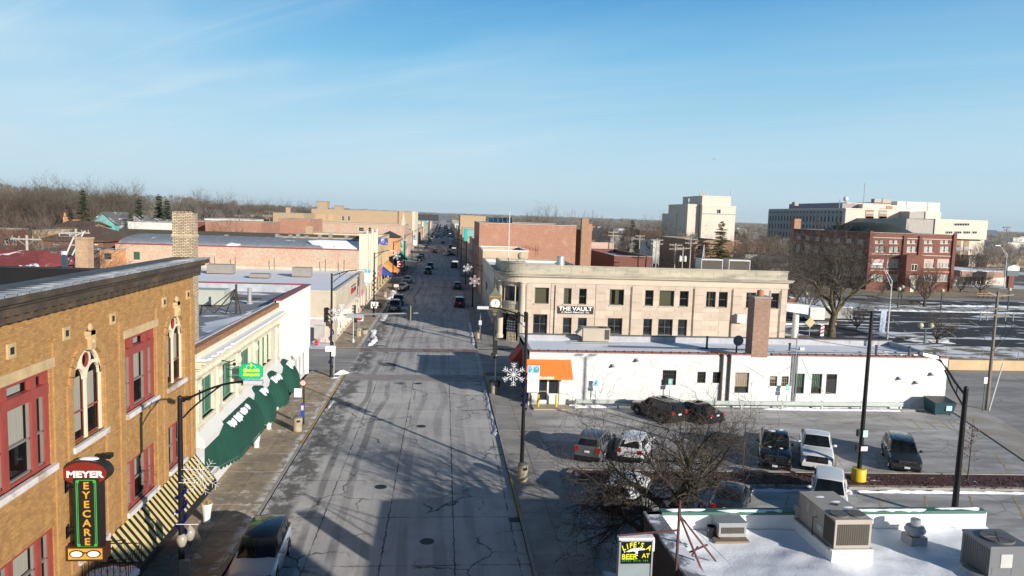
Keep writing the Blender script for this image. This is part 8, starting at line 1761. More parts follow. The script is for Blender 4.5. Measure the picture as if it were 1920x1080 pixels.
def grid(a0,a1,n,w,zs): return [(a0+(a1-a0)*(k+.5)/n-w/2,a0+(a1-a0)*(k+.5)/n+w/2,z0,z1) for k in range(n) for z0,z1 in zs]
# ---- west side of the street
z = AT(684,470,119)[2];xw = AT(216,455,119)[0]
lbn = thing('long_brick_building','long patched tan brick building with a grey barrel roof and a cream street front','building',(BXL,119,0));Sf = south(0,119.02)
m = MB();wall(m,Sf,xw,-13.4,0,z,[pxr(250,472,262,487,119)]);wall(m,west(xw,0),-138,-119,0,z);wall(m,FR((0,138,0),(0,1,0)),13.4,-xw,0,z);m.build('wall',TANB2,lbn)
window(Sf,lbn,pxr(250,472,262,487,119),M('door_green',(.02,.10,.06),.6),M('door_green',(.02,.10,.06)),.15,.1,name='door')
n_ = 14;V = [];zt_ = AT(500,444,128)[2]
for i in range(n_+1):
    a = math.pi*i/n_;V += [(xw+.2,128.6-9.3*math.cos(a),z-.1+(zt_-z)*math.sin(a)*1.0),(-13.5,128.6-9.3*math.cos(a),z-.1+(zt_-z)*math.sin(a))]
m = MB();m.smooth = True;m.add(V,[(2*i,2*i+1,2*i+3,2*i+2) for i in range(n_)]);m.add([V[2*i+1] for i in range(n_+1)],[tuple(range(n_+1))],False);m.add([V[2*i] for i in range(n_+1)],[tuple(range(n_+1))],False);m.build('barrel_roof',SNOWY('barrel_roof_felt',(.24,.265,.30),.60,.68,.35,(.5,1,1)),lbn)
for k in range(16): x = xw+2+2.4*k;MB().tube([(x,128.6-9.33*math.cos(math.pi*i/10),z-.08+(zt_-z)*math.sin(math.pi*i/10)) for i in range(1,6)],.05,4).build('roof_seam',RGREY,lbn)
q = MB();q.box(xw-.1,118.9,z,-13.4,119.4,z+.14);q.build('coping',M('red_coping',(.30,.045,.04)),lbn)
q = MB();q.smooth = True;q.hexa([(-20,119.5,z+.1),(-13.6,119.5,z+.1),(-13.6,122,z+1.1),(-22,122,z+1.2),(-19,119.5,z+.2),(-13.6,119.5,z+.3),(-13.6,122,z+1.35),(-20,122,z+1.4)]);q.build('snow_drift',SNOW,lbn)
zf = AT(690,441,119)[2];hs = grid(119.6,137.4,6,1.3,[(3.9,7.2)]);Ef = east(BXL,0);sh = grid(119.4,137.6,4,3.6,[(.5,2.9)])
m = MB();wall(m,Ef,119.02,138,0,zf,hs+sh,.25);wall(m,south(0,119.02),-13.4,BXL,0,zf);wall(m,west(-13.4,0),-138,-119.02,z-1,zf);wall(m,FR((0,138,0),(0,1,0)),-BXL,13.4,0,zf);m.build('street_front',CREAMT,lbn)
for h in hs+sh: window(Ef,lbn,h,OLIVE,WINDARK,.25,.1,1,2)
for a in (119.3,123.6,128,132.5,136.6): q = MB();Ef.box(q,a,a+.9,3.4,zf+.7 if a < 120 or a > 136 or 127 < a < 129 else zf,0,.25);q.build('pilaster',CREAMT,lbn)
q = MB();q.box(-13.45,119,zf,-12.2,138,zf+.2);q.build('coping',CREAMT,lbn)
ORD = ['first','second','third','fourth','fifth','sixth','seventh','eighth','ninth','last']
for i,px_ in enumerate((415,425,520,526,545,559,575,600,620,650)): p = AT(px_,441,133);q = MB();q.box(p[0]-.3,132.6,zt_-1.2,p[0]+.3,133.3,p[2]-.05+.15*(i%3));tag(q.build('roof_box',TAUPEU),ORD[i]+' taupe box from the left on the barrel roof ridge','roof box','small boxes along the barrel roof ridge')
q = MB();q.box(AT(215,0,138.6)[0],138.5,0,-14,139.5,AT(600,440,138.6)[2]);tag(q.build('dark_wall',M('dark_brown_wall',(.06,.05,.04),.8)),'long dark wall behind the grey barrel roof','wall')
c = AT(580,437,140);q = MB();q.box(c[0]-.6,139.6,6,c[0]+.6,140.8,AT(580,424,140)[2]);tag(q.build('chimney',TANB),'short tan brick chimney behind the barrel roof','chimney')
z = AT(716,449,139)[2];e = grid(138.4,168.6,9,1.3,[(4.2,6.8)])+grid(138.4,168.6,5,4.2,[(.5,2.9)]);t = block('tan_two_storey','tan two storey street block with tall narrow windows',-30,BXL,138.1,169,z,M('tan_stucco',(.60,.46,.27),.8,var=.12,vs=.5),RSNOW,E=e)
p = AT(711,453,138.0);q = MB();q.box(p[0]-1.3,137.8,p[2]-.6,p[0]+1.6,137.95,p[2]+.7);tag(q.build('wall_poster',M('poster_blue',(.04,.07,.25),.6,var=.3,vs=3,col2=(.5,.45,.55),lo=.5,hi=.58,c2s=1.6)),'blue and white painted poster on the tan block side wall','poster')
def shop_awning(label,y0,y1,x,zt,zb,dp,mat,cat='awning'):
    t = thing('shop_awning',label,cat,(x,(y0+y1)/2,zb));s = 1 if x < 0 else -1;q = MB();q.hexa([(x,y0,zb-.1),(x+s*dp,y0,zb-.1),(x+s*dp,y1,zb-.1),(x,y1,zb-.1),(x,y0,zt),(x+s*.1,y0,zt),(x+s*.1,y1,zt),(x,y1,zt)]);q.build('canopy',mat,t);q = MB();q.box(min(x+s*dp,x+s*(dp+.05)),y0,zb-.45,max(x+s*dp,x+s*(dp+.05)),y1,zb-.08);q.build('valance',mat,t);return t
shop_awning('cobalt blue awning on the left pavement before the orange one',150,154,BXL,4.0,2.6,1.9,M('blue_canvas',(.02,.06,.30),.7));shop_awning('orange awning on the left pavement beyond the blue one',157,165,BXL,4.6,2.7,2.6,M('amber_canvas',(.72,.30,.07),.7));
q = MB();q.box(-12.2,140,2.9,-12.0,147,5.0);tag(q.build('fascia_sign',M('red_lattice',(.42,.10,.09),.7,var=.4,vs=2,col2=(.7,.6,.55),lo=.5,hi=.56,c2s=2.5)),'red and white patterned fascia panel on the left shop row','sign')
tr = thing('corner_turret_building','brick corner building with a dark pyramid turret roof','building',(BXL,190,0));m = MB();wall(m,east(BXL,0),186,214,0,8.6,grid(192,213,6,1.4,[(4.6,6.8)])+grid(191,213,4,4,[(.5,3)]),.2);wall(m,south(0,186),-30,BXL,0,8.6,grid(-29,-14,4,1.4,[(4.6,6.8)]),.2);wall(m,FR((0,214,0),(0,1,0)),-BXL,30,0,8.6);m.build('wall',TANB,tr)
for Fm,hs in ((east(BXL,0),grid(192,213,6,1.4,[(4.6,6.8)])+grid(191,213,4,4,[(.5,3)])),(south(0,186),grid(-29,-14,4,1.4,[(4.6,6.8)]))):
    for h in hs: window(Fm,tr,h,OLIVE,WINDARK,.2,.1,1,2)
q = MB();q.box(-30,186.2,8.3,-12.5,213.8,8.4);q.build('roof',RSNOW,tr)
q = MB();pc_ = AT(734,440,187)
q.cyl((BXL-1.2,187.4,4.2),(BXL-1.2,187.4,9.0),2.6,n=8);q.build('turret',M('orange_brick',(.55,.27,.12),.85,var=.15),tr);q = MB();q.cyl((BXL-1.2,187.4,9.0),(BXL-1.2,187.4,AT(733,433,187)[2]),3.3,.05,8);q.build('turret_roof',M('slate_roof',(.05,.05,.055),.8,var=.2),tr)
shop_awning('teal green awning on the left row under the turret building',200,208,BXL,5.2,2.6,2.4,M('teal_canvas',(.02,.34,.24),.7));shop_awning('teal upper canopy above the teal awning',200,206,BXL,8.2,6.0,1.0,M('teal_canvas',(.02,.34,.24),.7));shop_awning('dark maroon awning beyond the turret corner',187,197,BXL,3.8,2.4,2.0,M('maroon_canvas',(.08,.02,.03),.7))
Y = 232;z = AT(680,421,Y)[2];x0 = AT(565,417,Y)[0];t = block('tan_brick_row','wide tan brick row with two white windows in its side wall',x0,BXL,Y,262,z,TANB2,RSNOW,S=[pxr(672,426,682,434,Y),pxr(690,426,696,435,Y)],E=grid(Y+1,261,7,1.6,[(4.8,7.2)])+grid(Y+1,261,5,3.8,[(.5,3)]),frame=WHITEW,cols=1)
q = MB();q.add([(BXL-1,Y,z),(BXL,Y,z),(BXL,Y+9,z),(BXL-1,Y+9,z),(BXL-.5,Y+4.5,z+4.2)],[(0,1,4),(1,2,4),(2,3,4),(3,0,4)]);q.build('gable_finial',CREAMT,t)
c = AT(580,430,Y-1);q = MB();q.box(c[0]-1,Y-2,0,c[0]+1,Y-.3,AT(580,427,Y)[2]);tag(q.build('chimney',TANB),'tan chimney against the side wall of the tan brick row','chimney')
Y = 313;z = AT(690,395,Y)[2];x0 = AT(584,392,Y)[0]
t = block('four_storey_block','long four storey tan brick block with rooftop penthouses on the left',x0,BXL-1,Y,350,z,TANB,RSNOW,S=[pxr(641,405,645,414,Y),pxr(652,405,656,414,Y)],E=grid(314,349,8,1.8,[(5,7.4),(9,11.4),(12.4,14)]),frame=WHITEW)
for a in ((592,402,600,412),(601,402,610,414),(615,402,624,414)): h = pxr(*a,Y);q = MB();south(0,Y).box(q,h[0],h[1],h[2],h[3],0,.08);q.build('bricked_window',M('pale_infill',(.52,.34,.20),.85),t)
q = MB();east(BXL-1,0).box(q,Y,350.0,0,z+.3,0,1.0);q.build('street_front',CREAMT,t)
for a,b_,c_,d_ in ((596,614,378,392),(628,641,386,394)): x0_,x1_,z1_,z2_ = pxr(a,c_,b_,d_,Y+3);q = MB();q.box(x0_,Y+2,z-.5,x1_,Y+9,z2_);q.build('penthouse',TANB,t);q = MB();q.box(x0_-.2,Y+1.8,z2_,x1_+.2,Y+9.2,z2_+.25);q.build('penthouse_cap',TAUPEU,t)
q = MB();q.box(AT(752,402,Y)[0]-1,Y-.5,2,AT(752,402,Y)[0]+1,Y+.3,z+.6);q.build('flue',TANB,t)
p = AT(805,408,400);q = MB();q.box(p[0]-6,400,p[2]-1.7,p[0]+5,400.6,p[2]+1.7);q.cyl((p[0],400.3,0),(p[0],400.3,p[2]),.4,n=8);tag(q.build('billboard',M('billboard_dark',(.035,.04,.05),.6)),'dark billboard seen from behind over the left shop row','billboard')
rr = random.Random(21);cols_ = [PINKST,CREAMT,REDB,TANB,WHITEST,M('grey_facade',(.40,.37,.34),.8),M('teal_facade',(.20,.38,.36),.8),M('buff_facade',(.55,.42,.28),.8)]
NTH = 'first second third fourth fifth sixth seventh eighth ninth tenth eleventh twelfth thirteenth fourteenth fifteenth sixteenth seventeenth eighteenth nineteenth twentieth twenty-first twenty-second twenty-third twenty-fourth twenty-fifth twenty-sixth twenty-seventh twenty-eighth twenty-ninth thirtieth'.split()+['last']*30;desc = ['pink stucco','cream','red brick','tan brick','pale stucco','grey','teal painted','buff']
def row(side,y,yend,seed,hmax):
    rr = random.Random(seed);k = 0;X0 = BXL if side < 0 else BXR
    while y < yend:
        w = rr.uniform(12,24);h = rr.uniform(5.5,hmax);c = rr.randrange(8);d = rr.uniform(18,40);n_ = max(2,int(w/4));x0,x1 = (X0-d,X0) if side < 0 else (X0,X0+d)
        hs = grid(y+.5,y+w-.5,n_,1.5,[(4.2,6.2)] if h > 7 else [])+grid(y+.5,y+w-.5,max(2,n_//2),3.2,[(.5,2.9)])
        block('far_shop','%s shopfront, %s in the %s row counted %s' % (desc[c],NTH[k],'left' if side < 0 else 'right','beyond the turret building' if y < 262 else ('from the tan brick row' if y < 332 and side < 0 else ('from the side street' if y < 332 else 'beyond the %s block' % ('four storey' if side < 0 else 'buff three storey')))),x0,x1,y,y+w-.15,h,cols_[c],RSNOW,E=hs if side < 0 else (),W=hs if side > 0 else (),depth=.15,group='shopfront buildings along the far street');y += w;k += 1
row(-1,214.2,231,1,7.5);row(-1,262.3,312,2,9);row(-1,350.3,780,3,11.5)
# ---- east side of the street
z = AT(913,500,113.4)[2];block('white_stucco_shop','white stucco single storey shop next to the bank',BXR,22,103.3,134,z,WHITEST,SNOW,W=grid(104,133,8,1.6,[(.6,2.8)])+grid(104,133,8,1.2,[(4.0,5.6)]),rows=1)
q = MB();q.box(BXR-.08,118,3.2,BXR-.02,121,4.4);tag(q.build('wall_sign',M('sign_navy',(.02,.05,.16))),'small navy sign on the white stucco shop wall','sign')
z = AT(940,470,134.2)[2];t = block('tan_side_building','tan brick two storey building with a snowy coping before the big red brick wall',BXR,AT(991,470,134)[0],134.2,149.5,z,M('tan_plain',(.52,.38,.26),.85,var=.15,vs=.4),SNOW,W=grid(135,149,4,1.6,[(4.6,7)]),cop=SNOW)
Y = 150;z = AT(900,418,Y)[2];xr_ = AT(1081,422,Y)[0];t = block('red_brick_block','big blank red and orange brick block right of the street',BXR,xr_,Y,175.5,z,REDB,RGREY,W=grid(151,175,6,1.6,[(4.4,6.8),(8.4,10.8)]),cop=M('pale_coping',(.45,.44,.42)))
m = MB();m.box(xr_+.02,Y+1.5,0,xr_+1.2,172,z-.8);m.build('side_bay',REDB,t)
a,b_ = AT(1090,409,Y),AT(1103,409,Y);q = MB();q.box(a[0],Y-.9,0,b_[0],Y+.5,a[2]);ch = tag(q.build('chimney',BRICK('brown_chimney',(.42,.25,.14),(.34,.19,.10),(.3,.2,.13))),'tall brown brick chimney at the right end of the red brick block','chimney')
q = MB();q.box(b_[0]+.02,Y,0,b_[0]+.9,Y+4,AT(1108,420,Y)[2]);tag(q.build('brick_wing',REDB),'narrow red brick pier right of the brown chimney','pier')
for i in range(5): a,b_ = AT(916+9*i,416,172),AT(924+9*i,408,172);q = MB();q.hexa([(a[0],171,a[2]-.3),(b_[0],171,a[2]-.3),(b_[0],171.2,a[2]-.3),(a[0],171.2,a[2]-.3),(a[0],172.2,b_[2]),(b_[0],172.2,b_[2]),(b_[0],172.4,b_[2]),(a[0],172.4,b_[2])]);tag(q.build('solar_panel',GLASS('solar',(.02,.05,.08),.1)),['first','second','third','fourth','last'][i]+' solar panel from the left on the red brick block roof','solar panel','solar panels on the red brick roof')
q = MB();p0_,p1_ = AT(985,466,149),AT(1012,466,149);q.tube([(p0_[0],149.4,p0_[2]+.6),(p1_[0],149.4,p1_[2]-.3)],.04,4);q.tube([(p1_[0]-.3,149.4,p1_[2]-1.5),(p1_[0]-.3,149.4,p1_[2]+.8)],.04,4);
for s in range(5): f = s/4;c = Vector(p0_).lerp(Vector(p1_),f)+Vector((0,.4,.6-.9*f));q.tube([c+Vector((0,0,-.35)),c+Vector((0,0,.35))],.025,3)
tag(q.build('roof_aerial',DARKMETAL),'thin dark television aerial before the red brick wall','aerial')
row(1,186,330,5,10.5);
Y = 332;z = AT(890,405,Y)[2];block('buff_block','buff three storey block in the distance right of the street',BXR,AT(911,404,Y)[0],Y,365,z,TANB,RSNOW,W=grid(333,364,8,1.8,[(5,7.4),(9,11.4)]));row(1,366,780,6,9.5)
p = AT(873,440,222);q = MB();q.box(p[0]-.5,221.8,p[2]-1.9,p[0]+.5,222.2,p[2]+1.9);tag(q.build('blade_sign',M('sign_teal',(.01,.40,.34),.5)),'tall teal blade sign on the right row of shops','sign');q = MB();q.box(7.0,221,4,7.2,223,10);
# ---- west hinterland: houses on the slope
def house(label,px0,px1,pye,pyr,Y,dep,wm,rm,ridge='x',z0=None,wins=(),dormer=False,trim=None,group=None,hip=0.0,cat='house'):
    x0,zE = AT(px0,pye,Y)[0],AT((px0+px1)/2,pye,Y)[2];x1 = AT(px1,pye,Y)[0];zR = AT((px0+px1)/2,pyr,Y+ (dep/2 if ridge == 'x' else 0))[2];z0 = hill_h((x0+x1)/2,Y)-.5 if z0 is None else z0;z0 = min(z0,zE-2.4)
    t = thing('house',label,cat,((x0+x1)/2,Y,z0),0,group);y1 = Y+dep;ov = .5;Sf = south(0,Y);hs = [pxr(a,b_,c,d,Y) for a,b_,c,d in wins]
    m = MB();wall(m,Sf,x0,x1,z0,zE,hs,.12);wall(m,east(x1,0),Y,y1,z0,zE);wall(m,west(x0,0),-y1,-Y,z0,zE);wall(m,FR((0,y1,0),(0,1,0)),-x1,-x0,z0,zE)
    xm,ym = (x0+x1)/2,(Y+y1)/2
    if ridge == 'y': m.add([(x0,Y,zE),(x1,Y,zE),(xm,Y,zR)],[(0,1,2)]);m.add([(x0,y1,zE),(x1,y1,zE),(xm,y1,zR)],[(0,1,2)])
    elif not hip: m.add([(x0,Y,zE),(x0,y1,zE),(x0,ym,zR)],[(0,1,2)]);m.add([(x1,Y,zE),(x1,y1,zE),(x1,ym,zR)],[(0,1,2)])
    m.build('wall',wm,t);q = MB();th = .22
    if ridge == 'y': P = [((x0-ov,zE-.25),(xm,zR)),((xm,zR),(x1+ov,zE-.25))];[q.hexa([(a[0],Y-ov,a[1]),(b_[0],Y-ov,b_[1]),(b_[0],y1+ov,b_[1]),(a[0],y1+ov,a[1]),(a[0],Y-ov,a[1]+th),(b_[0],Y-ov,b_[1]+th),(b_[0],y1+ov,b_[1]+th),(a[0],y1+ov,a[1]+th)]) for a,b_ in P]
    elif hip: hx = (x1-x0)*hip/2;V = [(x0-ov,Y-ov,zE-.1),(x1+ov,Y-ov,zE-.1),(x1+ov,y1+ov,zE-.1),(x0-ov,y1+ov,zE-.1),(x0+hx,ym,zR),(x1-hx,ym,zR),(x0-ov,Y-ov,zE-.35),(x1+ov,Y-ov,zE-.35),(x1+ov,y1+ov,zE-.35),(x0-ov,y1+ov,zE-.35)];q.add(V,[(0,1,5,4),(1,2,5),(2,3,4,5),(3,0,4),(6,9,8,7),(0,6,7,1),(1,7,8,2),(2,8,9,3),(3,9,6,0)])
    else: P = [((Y-ov,zE-.25),(ym,zR)),((ym,zR),(y1+ov,zE-.25))];[q.hexa([(x0-ov,a[0],a[1]),(x1+ov,a[0],a[1]),(x1+ov,b_[0],b_[1]),(x0-ov,b_[0],b_[1]),(x0-ov,a[0],a[1]+th),(x1+ov,a[0],a[1]+th),(x1+ov,b_[0],b_[1]+th),(x0-ov,b_[0],b_[1]+th)]) for a,b_ in P]
    rf = q.build('roof',rm,t)
    for h in hs: window(Sf,t,h,trim or WHITEW,WINDARK,.12,.1,1,2,WHITEW,.05)
    return t
t = house('red brown brick house with a brown hipped roof and white dormer',82,193,448,423,122,14,BRICK('house_brick',(.27,.105,.06),(.21,.08,.05),(.22,.13,.1)),SHING,wins=((101,450,109,458),(134,451,141,459),(178,450,183,458)),hip=.75,trim=M('tan_trim',(.35,.29,.22),.7))
a,b_,c_,d_ = pxr(113,437,138,445,123.5);q = MB();q.hexa([(a,123,c_),(b_-.4,123,c_),(b_-.4,127,c_),(a,127,c_),(a,123,d_),(b_,123,d_),(b_,127,d_),(a,127,d_)]);dm = q.build('dormer',WHITEW,t)
for k in range(3): x = a+.25+(b_-a-.7)*k/3;q = MB();q.box(x,122.96,c_+.18,x+(b_-a)/3-.25,123.01,d_-.12);q.build('pane',WINDARK,dm)
x0,x1,z0_,z1_ = pxr(80,466,183,476,119);q = MB();q.hexa([(x0,116.5,z0_),(x1,116.5,z0_),(x1,122,z0_+.9),(x0,122,z0_+.9),(x0,116.5,z0_+.2),(x1,116.5,z0_+.2),(x1,122,z1_+.2),(x0,122,z1_+.2)]);q.build('porch_roof',SHINGS,t)
for k in range(5): x = x0+.5+(x1-x0-1)*k/4;q = MB();q.box(x-.25,116.8,-1,x+.25,117.3,z0_);q.build('porch_post',REDB2,t)
q = MB();q.box(x0,116.8,-1,x1,117.1,z0_-2.0);q.build('porch_wall',REDB2,t)
house('teal gabled house on the slope with a grey roof',172,216,419,399,200,14,M('teal_siding',(.17,.45,.42),.7),SHINGS,'y',wins=((193,408,197,414),(199,408,203,414)),trim=M('pink_trim',(.5,.25,.25),.6));house('grey roofed wing beside the teal gabled house',213,233,414,402,203,12,M('grey_siding',(.35,.34,.32),.8),SHINGS,'x')
house('small teal and white gabled house right of the teal one',256,285,420,411,185,10,M('pale_teal',(.36,.55,.50),.7),SHINGS,'y');house('white gabled house with snowy roof beside the small teal house',282,304,424,414,183,11,WHITEW,SHINGS,'y');house('grey gabled house left of the tan chimney stack',302,330,422,413,190,12,M('grey_siding',(.35,.34,.32)),SHINGS,'y');house('tan gabled house between the teal houses',238,258,415,405,215,10,M('tan_siding',(.5,.38,.24),.8),SHINGS,'y');house('orange gabled house among the hillside trees',118,127,408,394,240,10,M('orange_siding',(.62,.34,.15),.8),SHING,'y');house('low brown roofed house behind the hipped roof house',108,160,426,416,150,10,TANB,SHING,'x')
house('red metal roofed building at the far left edge',-60,62,495,468,66,7,REDB2,SNOWY('red_roof_snow',(.24,.05,.045),.55,.6,.5),'x',z0=-.5,hip=.3,cat='building')
block('red_brick_house','red brick flat roofed house at the far left edge',AT(-60,440,110)[0],AT(31,440,110)[0],110,113,AT(10,430,110)[2],REDB2,RSNOW,S=[pxr(8,445,17,458,110),pxr(23,445,31,458,110),pxr(8,468,16,480,110)],frame=WHITEW);block('tan_low_building','low tan building with a snowy roof behind the bare grey tree',AT(60,436,140)[0],AT(118,436,140)[0],140,152,AT(90,433,140)[2],TANB,SNOW);block('green_roof_shed','small orange brick shed with a dark green roof left of the long brick wall',AT(187,472,115)[0],AT(214,472,115)[0],115,121,AT(200,470,115)[2],M('orange_brick',(.55,.27,.12)),SHINGS,S=[pxr(194,474,209,487,115)])
c = AT(160,446,44);q = MB();q.box(c[0]-.36,43.6,6,c[0]+.30,44.3,c[2]);q.box(c[0]-.4,43.55,c[2]-.08,c[0]+.34,44.35,c[2]+.04);tag(q.build('chimney',BRICK('pink_tan_brick',(.55,.36,.22),(.48,.30,.18),(.4,.28,.19))),'slim pinkish tan brick chimney behind the black roof','chimney')
for px0,px1,pt,pb_,Y,dp_,wm,lb in ((385,490,417,437,178,20,REDB,'low red brick garage building with chimneys behind the barrel roof'),(522,582,411,432,205,20,REDB,'red brick building with meters behind the tan brick row'),(512,570,400,411,260,20,TANB,'pale tan building with a brick chimney on the left skyline'),(330,388,415,432,185,15,REDB2,'dark red brick building beside the tan chimney stack'),(470,512,404,415,300,18,TANB,'small tan building between the red garages'),(383,470,411,418,230,16,WHITEST,'pale low building behind the red garage'),(240,330,417,428,175,8,WHITEST,'long low white shed before the gabled houses')):
    block('back_building',lb,AT(px0,pt,Y)[0],AT(px1,pt,Y)[0],Y,Y+dp_,AT((px0+px1)/2,pt,Y)[2],wm,RSNOW,group='buildings behind the western shops')
c = AT(541,389,262);q = MB();q.box(c[0]-.7,261,5,c[0]+.7,262.4,c[2]);tag(q.build('chimney',TANB),'tan chimney on the pale building of the left skyline','chimney')
for px_,pt,pb_,Y,lb,xf,mt in ((50,441,492,70,'timber pole with two yellowish transformers at far left',2,PALEW),(142,429,492,72,'timber pole with a crossarm before the brown roofed house',0,PALEW),(449,402,432,190,'timber pole behind the red brick garage',0,WOOD),(505,395,430,210,'timber pole between the red brick buildings',0,WOOD)):
    a = AT(px_,pt,Y);utility_pole(lb,a[0],Y,hill_h(a[0],Y)-.2,a[2],1,xf,mt,xfm=M('transformer_ochre',(.50,.27,.06),.5) if xf else None)
p = AT(120,480,48);t = thing('vent_mast','white braced vent mast on the roof edge at far left','mast',p);q = MB();q.cyl((p[0],48,9),(p[0],48,p[2]+.3),.16,n=8);q.tube([(p[0],48,p[2]-.2),(p[0]+.6,48,p[2]+1.2),(p[0]+1.3,48,p[2]+1.6)],.05,5);q.tube([(p[0]+.2,48,p[2]-.5),(p[0]+1.2,48,p[2]+1.5)],.045,5);q.build('mast',WHITEW,t)
block('alley_block','low dark roofed brick block behind the golden brick building',-60,-34.3,38,64,8.6,TANB,BLACKROOF)
p = AT(345,376,900);q = MB();q.smooth = True;q.sph((p[0],900,p[2]-2),9,14,8,(1,1,.55));q.cyl((p[0],900,0),(p[0],900,p[2]-3),3,n=10);tag(q.build('water_tower',WHITEW),'distant white dome above the left tree line','water tower')
# ---- east: low blocks, tower, school, hospital
Y = 152;x0,x1 = AT(1152,480,Y)[0],AT(1178,480,Y)[0];z = AT(1160,484,Y)[2];xw_ = x0;t = block('low_red_building','low red brick building with a snowy roof behind the bank parapet',x0,AT(1222,480,Y)[0],Y,185,AT(1190,481,Y)[2],REDB2,SNOW,W=grid(153,184,6,.9,[(.5,2.6)]),par=.9)
Y = 168;x0,x1 = AT(1303,455,Y)[0],AT(1377,455,Y)[0];z = AT(1340,452,Y)[2];block('brick_flats','two storey tan brown brick flats before the spruce',x0,x1,Y,196,z,BRICK('flats_brick',(.36,.21,.11),(.30,.17,.09),(.28,.2,.14)),SNOW,S=[pxr(1302+6,461,1311+3,468,Y),pxr(1338,461,1345,468,Y),pxr(1308,482,1314,490,Y),pxr(1338,482,1345,490,Y)],W=grid(169,195,6,1.3,[(1.2,2.6),(4.2,5.6)]))
for px_,pt,Y,xf,lb in ((1232,447,150,0,'timber pole with a transformer bank behind the bank parapet',),(1267,456,140,0,'pale utility pole with crossarms left of the flats'),(1281,462,138,2,'leaning utility pole with two pale transformers'),(1296,445,142,0,'tall thin pole before the tan brick flats'),(1150,433,185,0,'timber pole left of the low red building'),(1200,440,190,0,'thin pole behind the low red building')):
    a = AT(px_,pt,Y);utility_pole(lb,a[0],Y,0,a[2],2 if xf == 0 else 1,xf,PALEW,xfm=WHITEW,r=.14)
Y = 135;p = AT(1320,459,Y);t = thing('lattice_mast','white triangular lattice mast behind the bank','mast',(p[0],Y,0));q = MB();
for s in (-1,1): q.tube([(p[0]+s*.5,Y,3),(p[0],Y,p[2])],.06,4)
for k in range(6): zz_ = 3+(p[2]-3)*k/6;w_ = .5*(1-k/6);q.tube([(p[0]-w_,Y,zz_),(p[0]+w_*.85,Y,zz_+(p[2]-3)/6)],.04,4)
q.build('lattice',WHITEW,t)
for px0,px1,pt,Y,dp_,wm,rm,lb in ((1145,1195,444,260,18,M('grey_siding',(.35,.34,.32)),RGREY,'low grey building with a snowy roof left of the spruces'),(1225,1262,452,215,16,WHITEST,SNOW,'pale low building with piers by the transformer poles'),(1200,1268,432,330,20,REDB2,SNOW,'dark distant building left of the white tower'),(1108,1130,425,300,12,WHITEW,SHINGS,'small pale house right of the brown chimney'),(1395,1445,478,200,14,WHITEST,SNOW,'low pale building left of the school'),(1380,1440,455,270,25,REDB,RGREY,'long low building with a grey roof between tower and school')):
    block('back_building',lb,AT(px0,pt,Y)[0],AT(px1,pt,Y)[0],Y,Y+dp_,AT((px0+px1)/2,pt,Y)[2],wm,rm,group='low buildings beyond the bank',S=grid(AT(px0,pt,Y)[0],AT(px1,pt,Y)[0],3,1.6,[(1,2.4)]))
# white tower
tw = thing('white_tower_block','pale windowless tower block with aerials on its stepped roof','building',(70,258,0));Y = 258
def seg(name,mat,px0,px1,pt,y0,y1,zb=0,par=tw,xx=None):
    x0,x1 = AT(px0,pt,y0)[0],AT(px1,pt,y0)[0];z = AT((px0+px1)/2,pt,y0)[2];q = MB();q.box(x0,y0,zb,x1,y1,z);o = q.build(name,mat,par);q = MB();q.box(x0-.15,y0-.15,z,x1+.15,y1+.15,z+.25);q.build('coping',CONC2,par);return x0,x1,z
a = seg('main_block',CONC,1317,1380,387,Y,282);seg('upper_block',CONC,1317,1371,369,Y+.3,280,15);seg('west_block',CONC,1290,1312,384,Y+2,283);seg('link',CONC,1311,1318,386,Y+4,280)
seg('rear_block',CONC,1268,1290,402,Y+14,290)
q = MB();q.box(a[0]-.1,Y-.08,AT(1340,402,Y)[2],a[1]+.1,Y,AT(1340,401,Y)[2]+.1);q.build('string_course',TAUPEU,tw)
for px_ in (1345,1349): h = pxr(px_-1.2,393,px_+1.6,400,Y);q = MB();q.box(h[0],Y-.06,h[2],h[1],Y+.01,h[3]);q.build('window',WINDARK,tw)
for s in ((1343.5,393,1344.2,400),(1352,393,1353.5,400)): h = pxr(*s,Y);q = MB();q.box(h[0],Y-.07,h[2],h[1],Y+.01,h[3]);q.build('window_jamb',WHITEW,tw)
for k,(px_,pb_,pt) in enumerate(((1312,367,360),(1315,367,361),(1318,367,357),(1321,367,362),(1325,367,361),(1371,369,358),(1291,384,372))):
    b_,t_ = AT(px_,pb_,Y+3),AT(px_,pt,Y+3);q = MB();q.cyl((b_[0],Y+3,b_[2]-.5),(b_[0],Y+3,t_[2]),.08,n=5);q.box(b_[0]-.2,Y+2.8,t_[2]-1.2,b_[0]+.2,Y+3.2,t_[2]);tag(q.build('aerial',GREYU),['leftmost cell aerial of the cluster on the tower','second cell aerial of the tower cluster','tallest cell aerial of the tower cluster','fourth cell aerial of the tower cluster','rightmost cell aerial of the tower cluster','lone cell aerial at the right corner of the tower','thin aerial on the lower west step of the tower'][k],'aerial','aerials on the white tower')
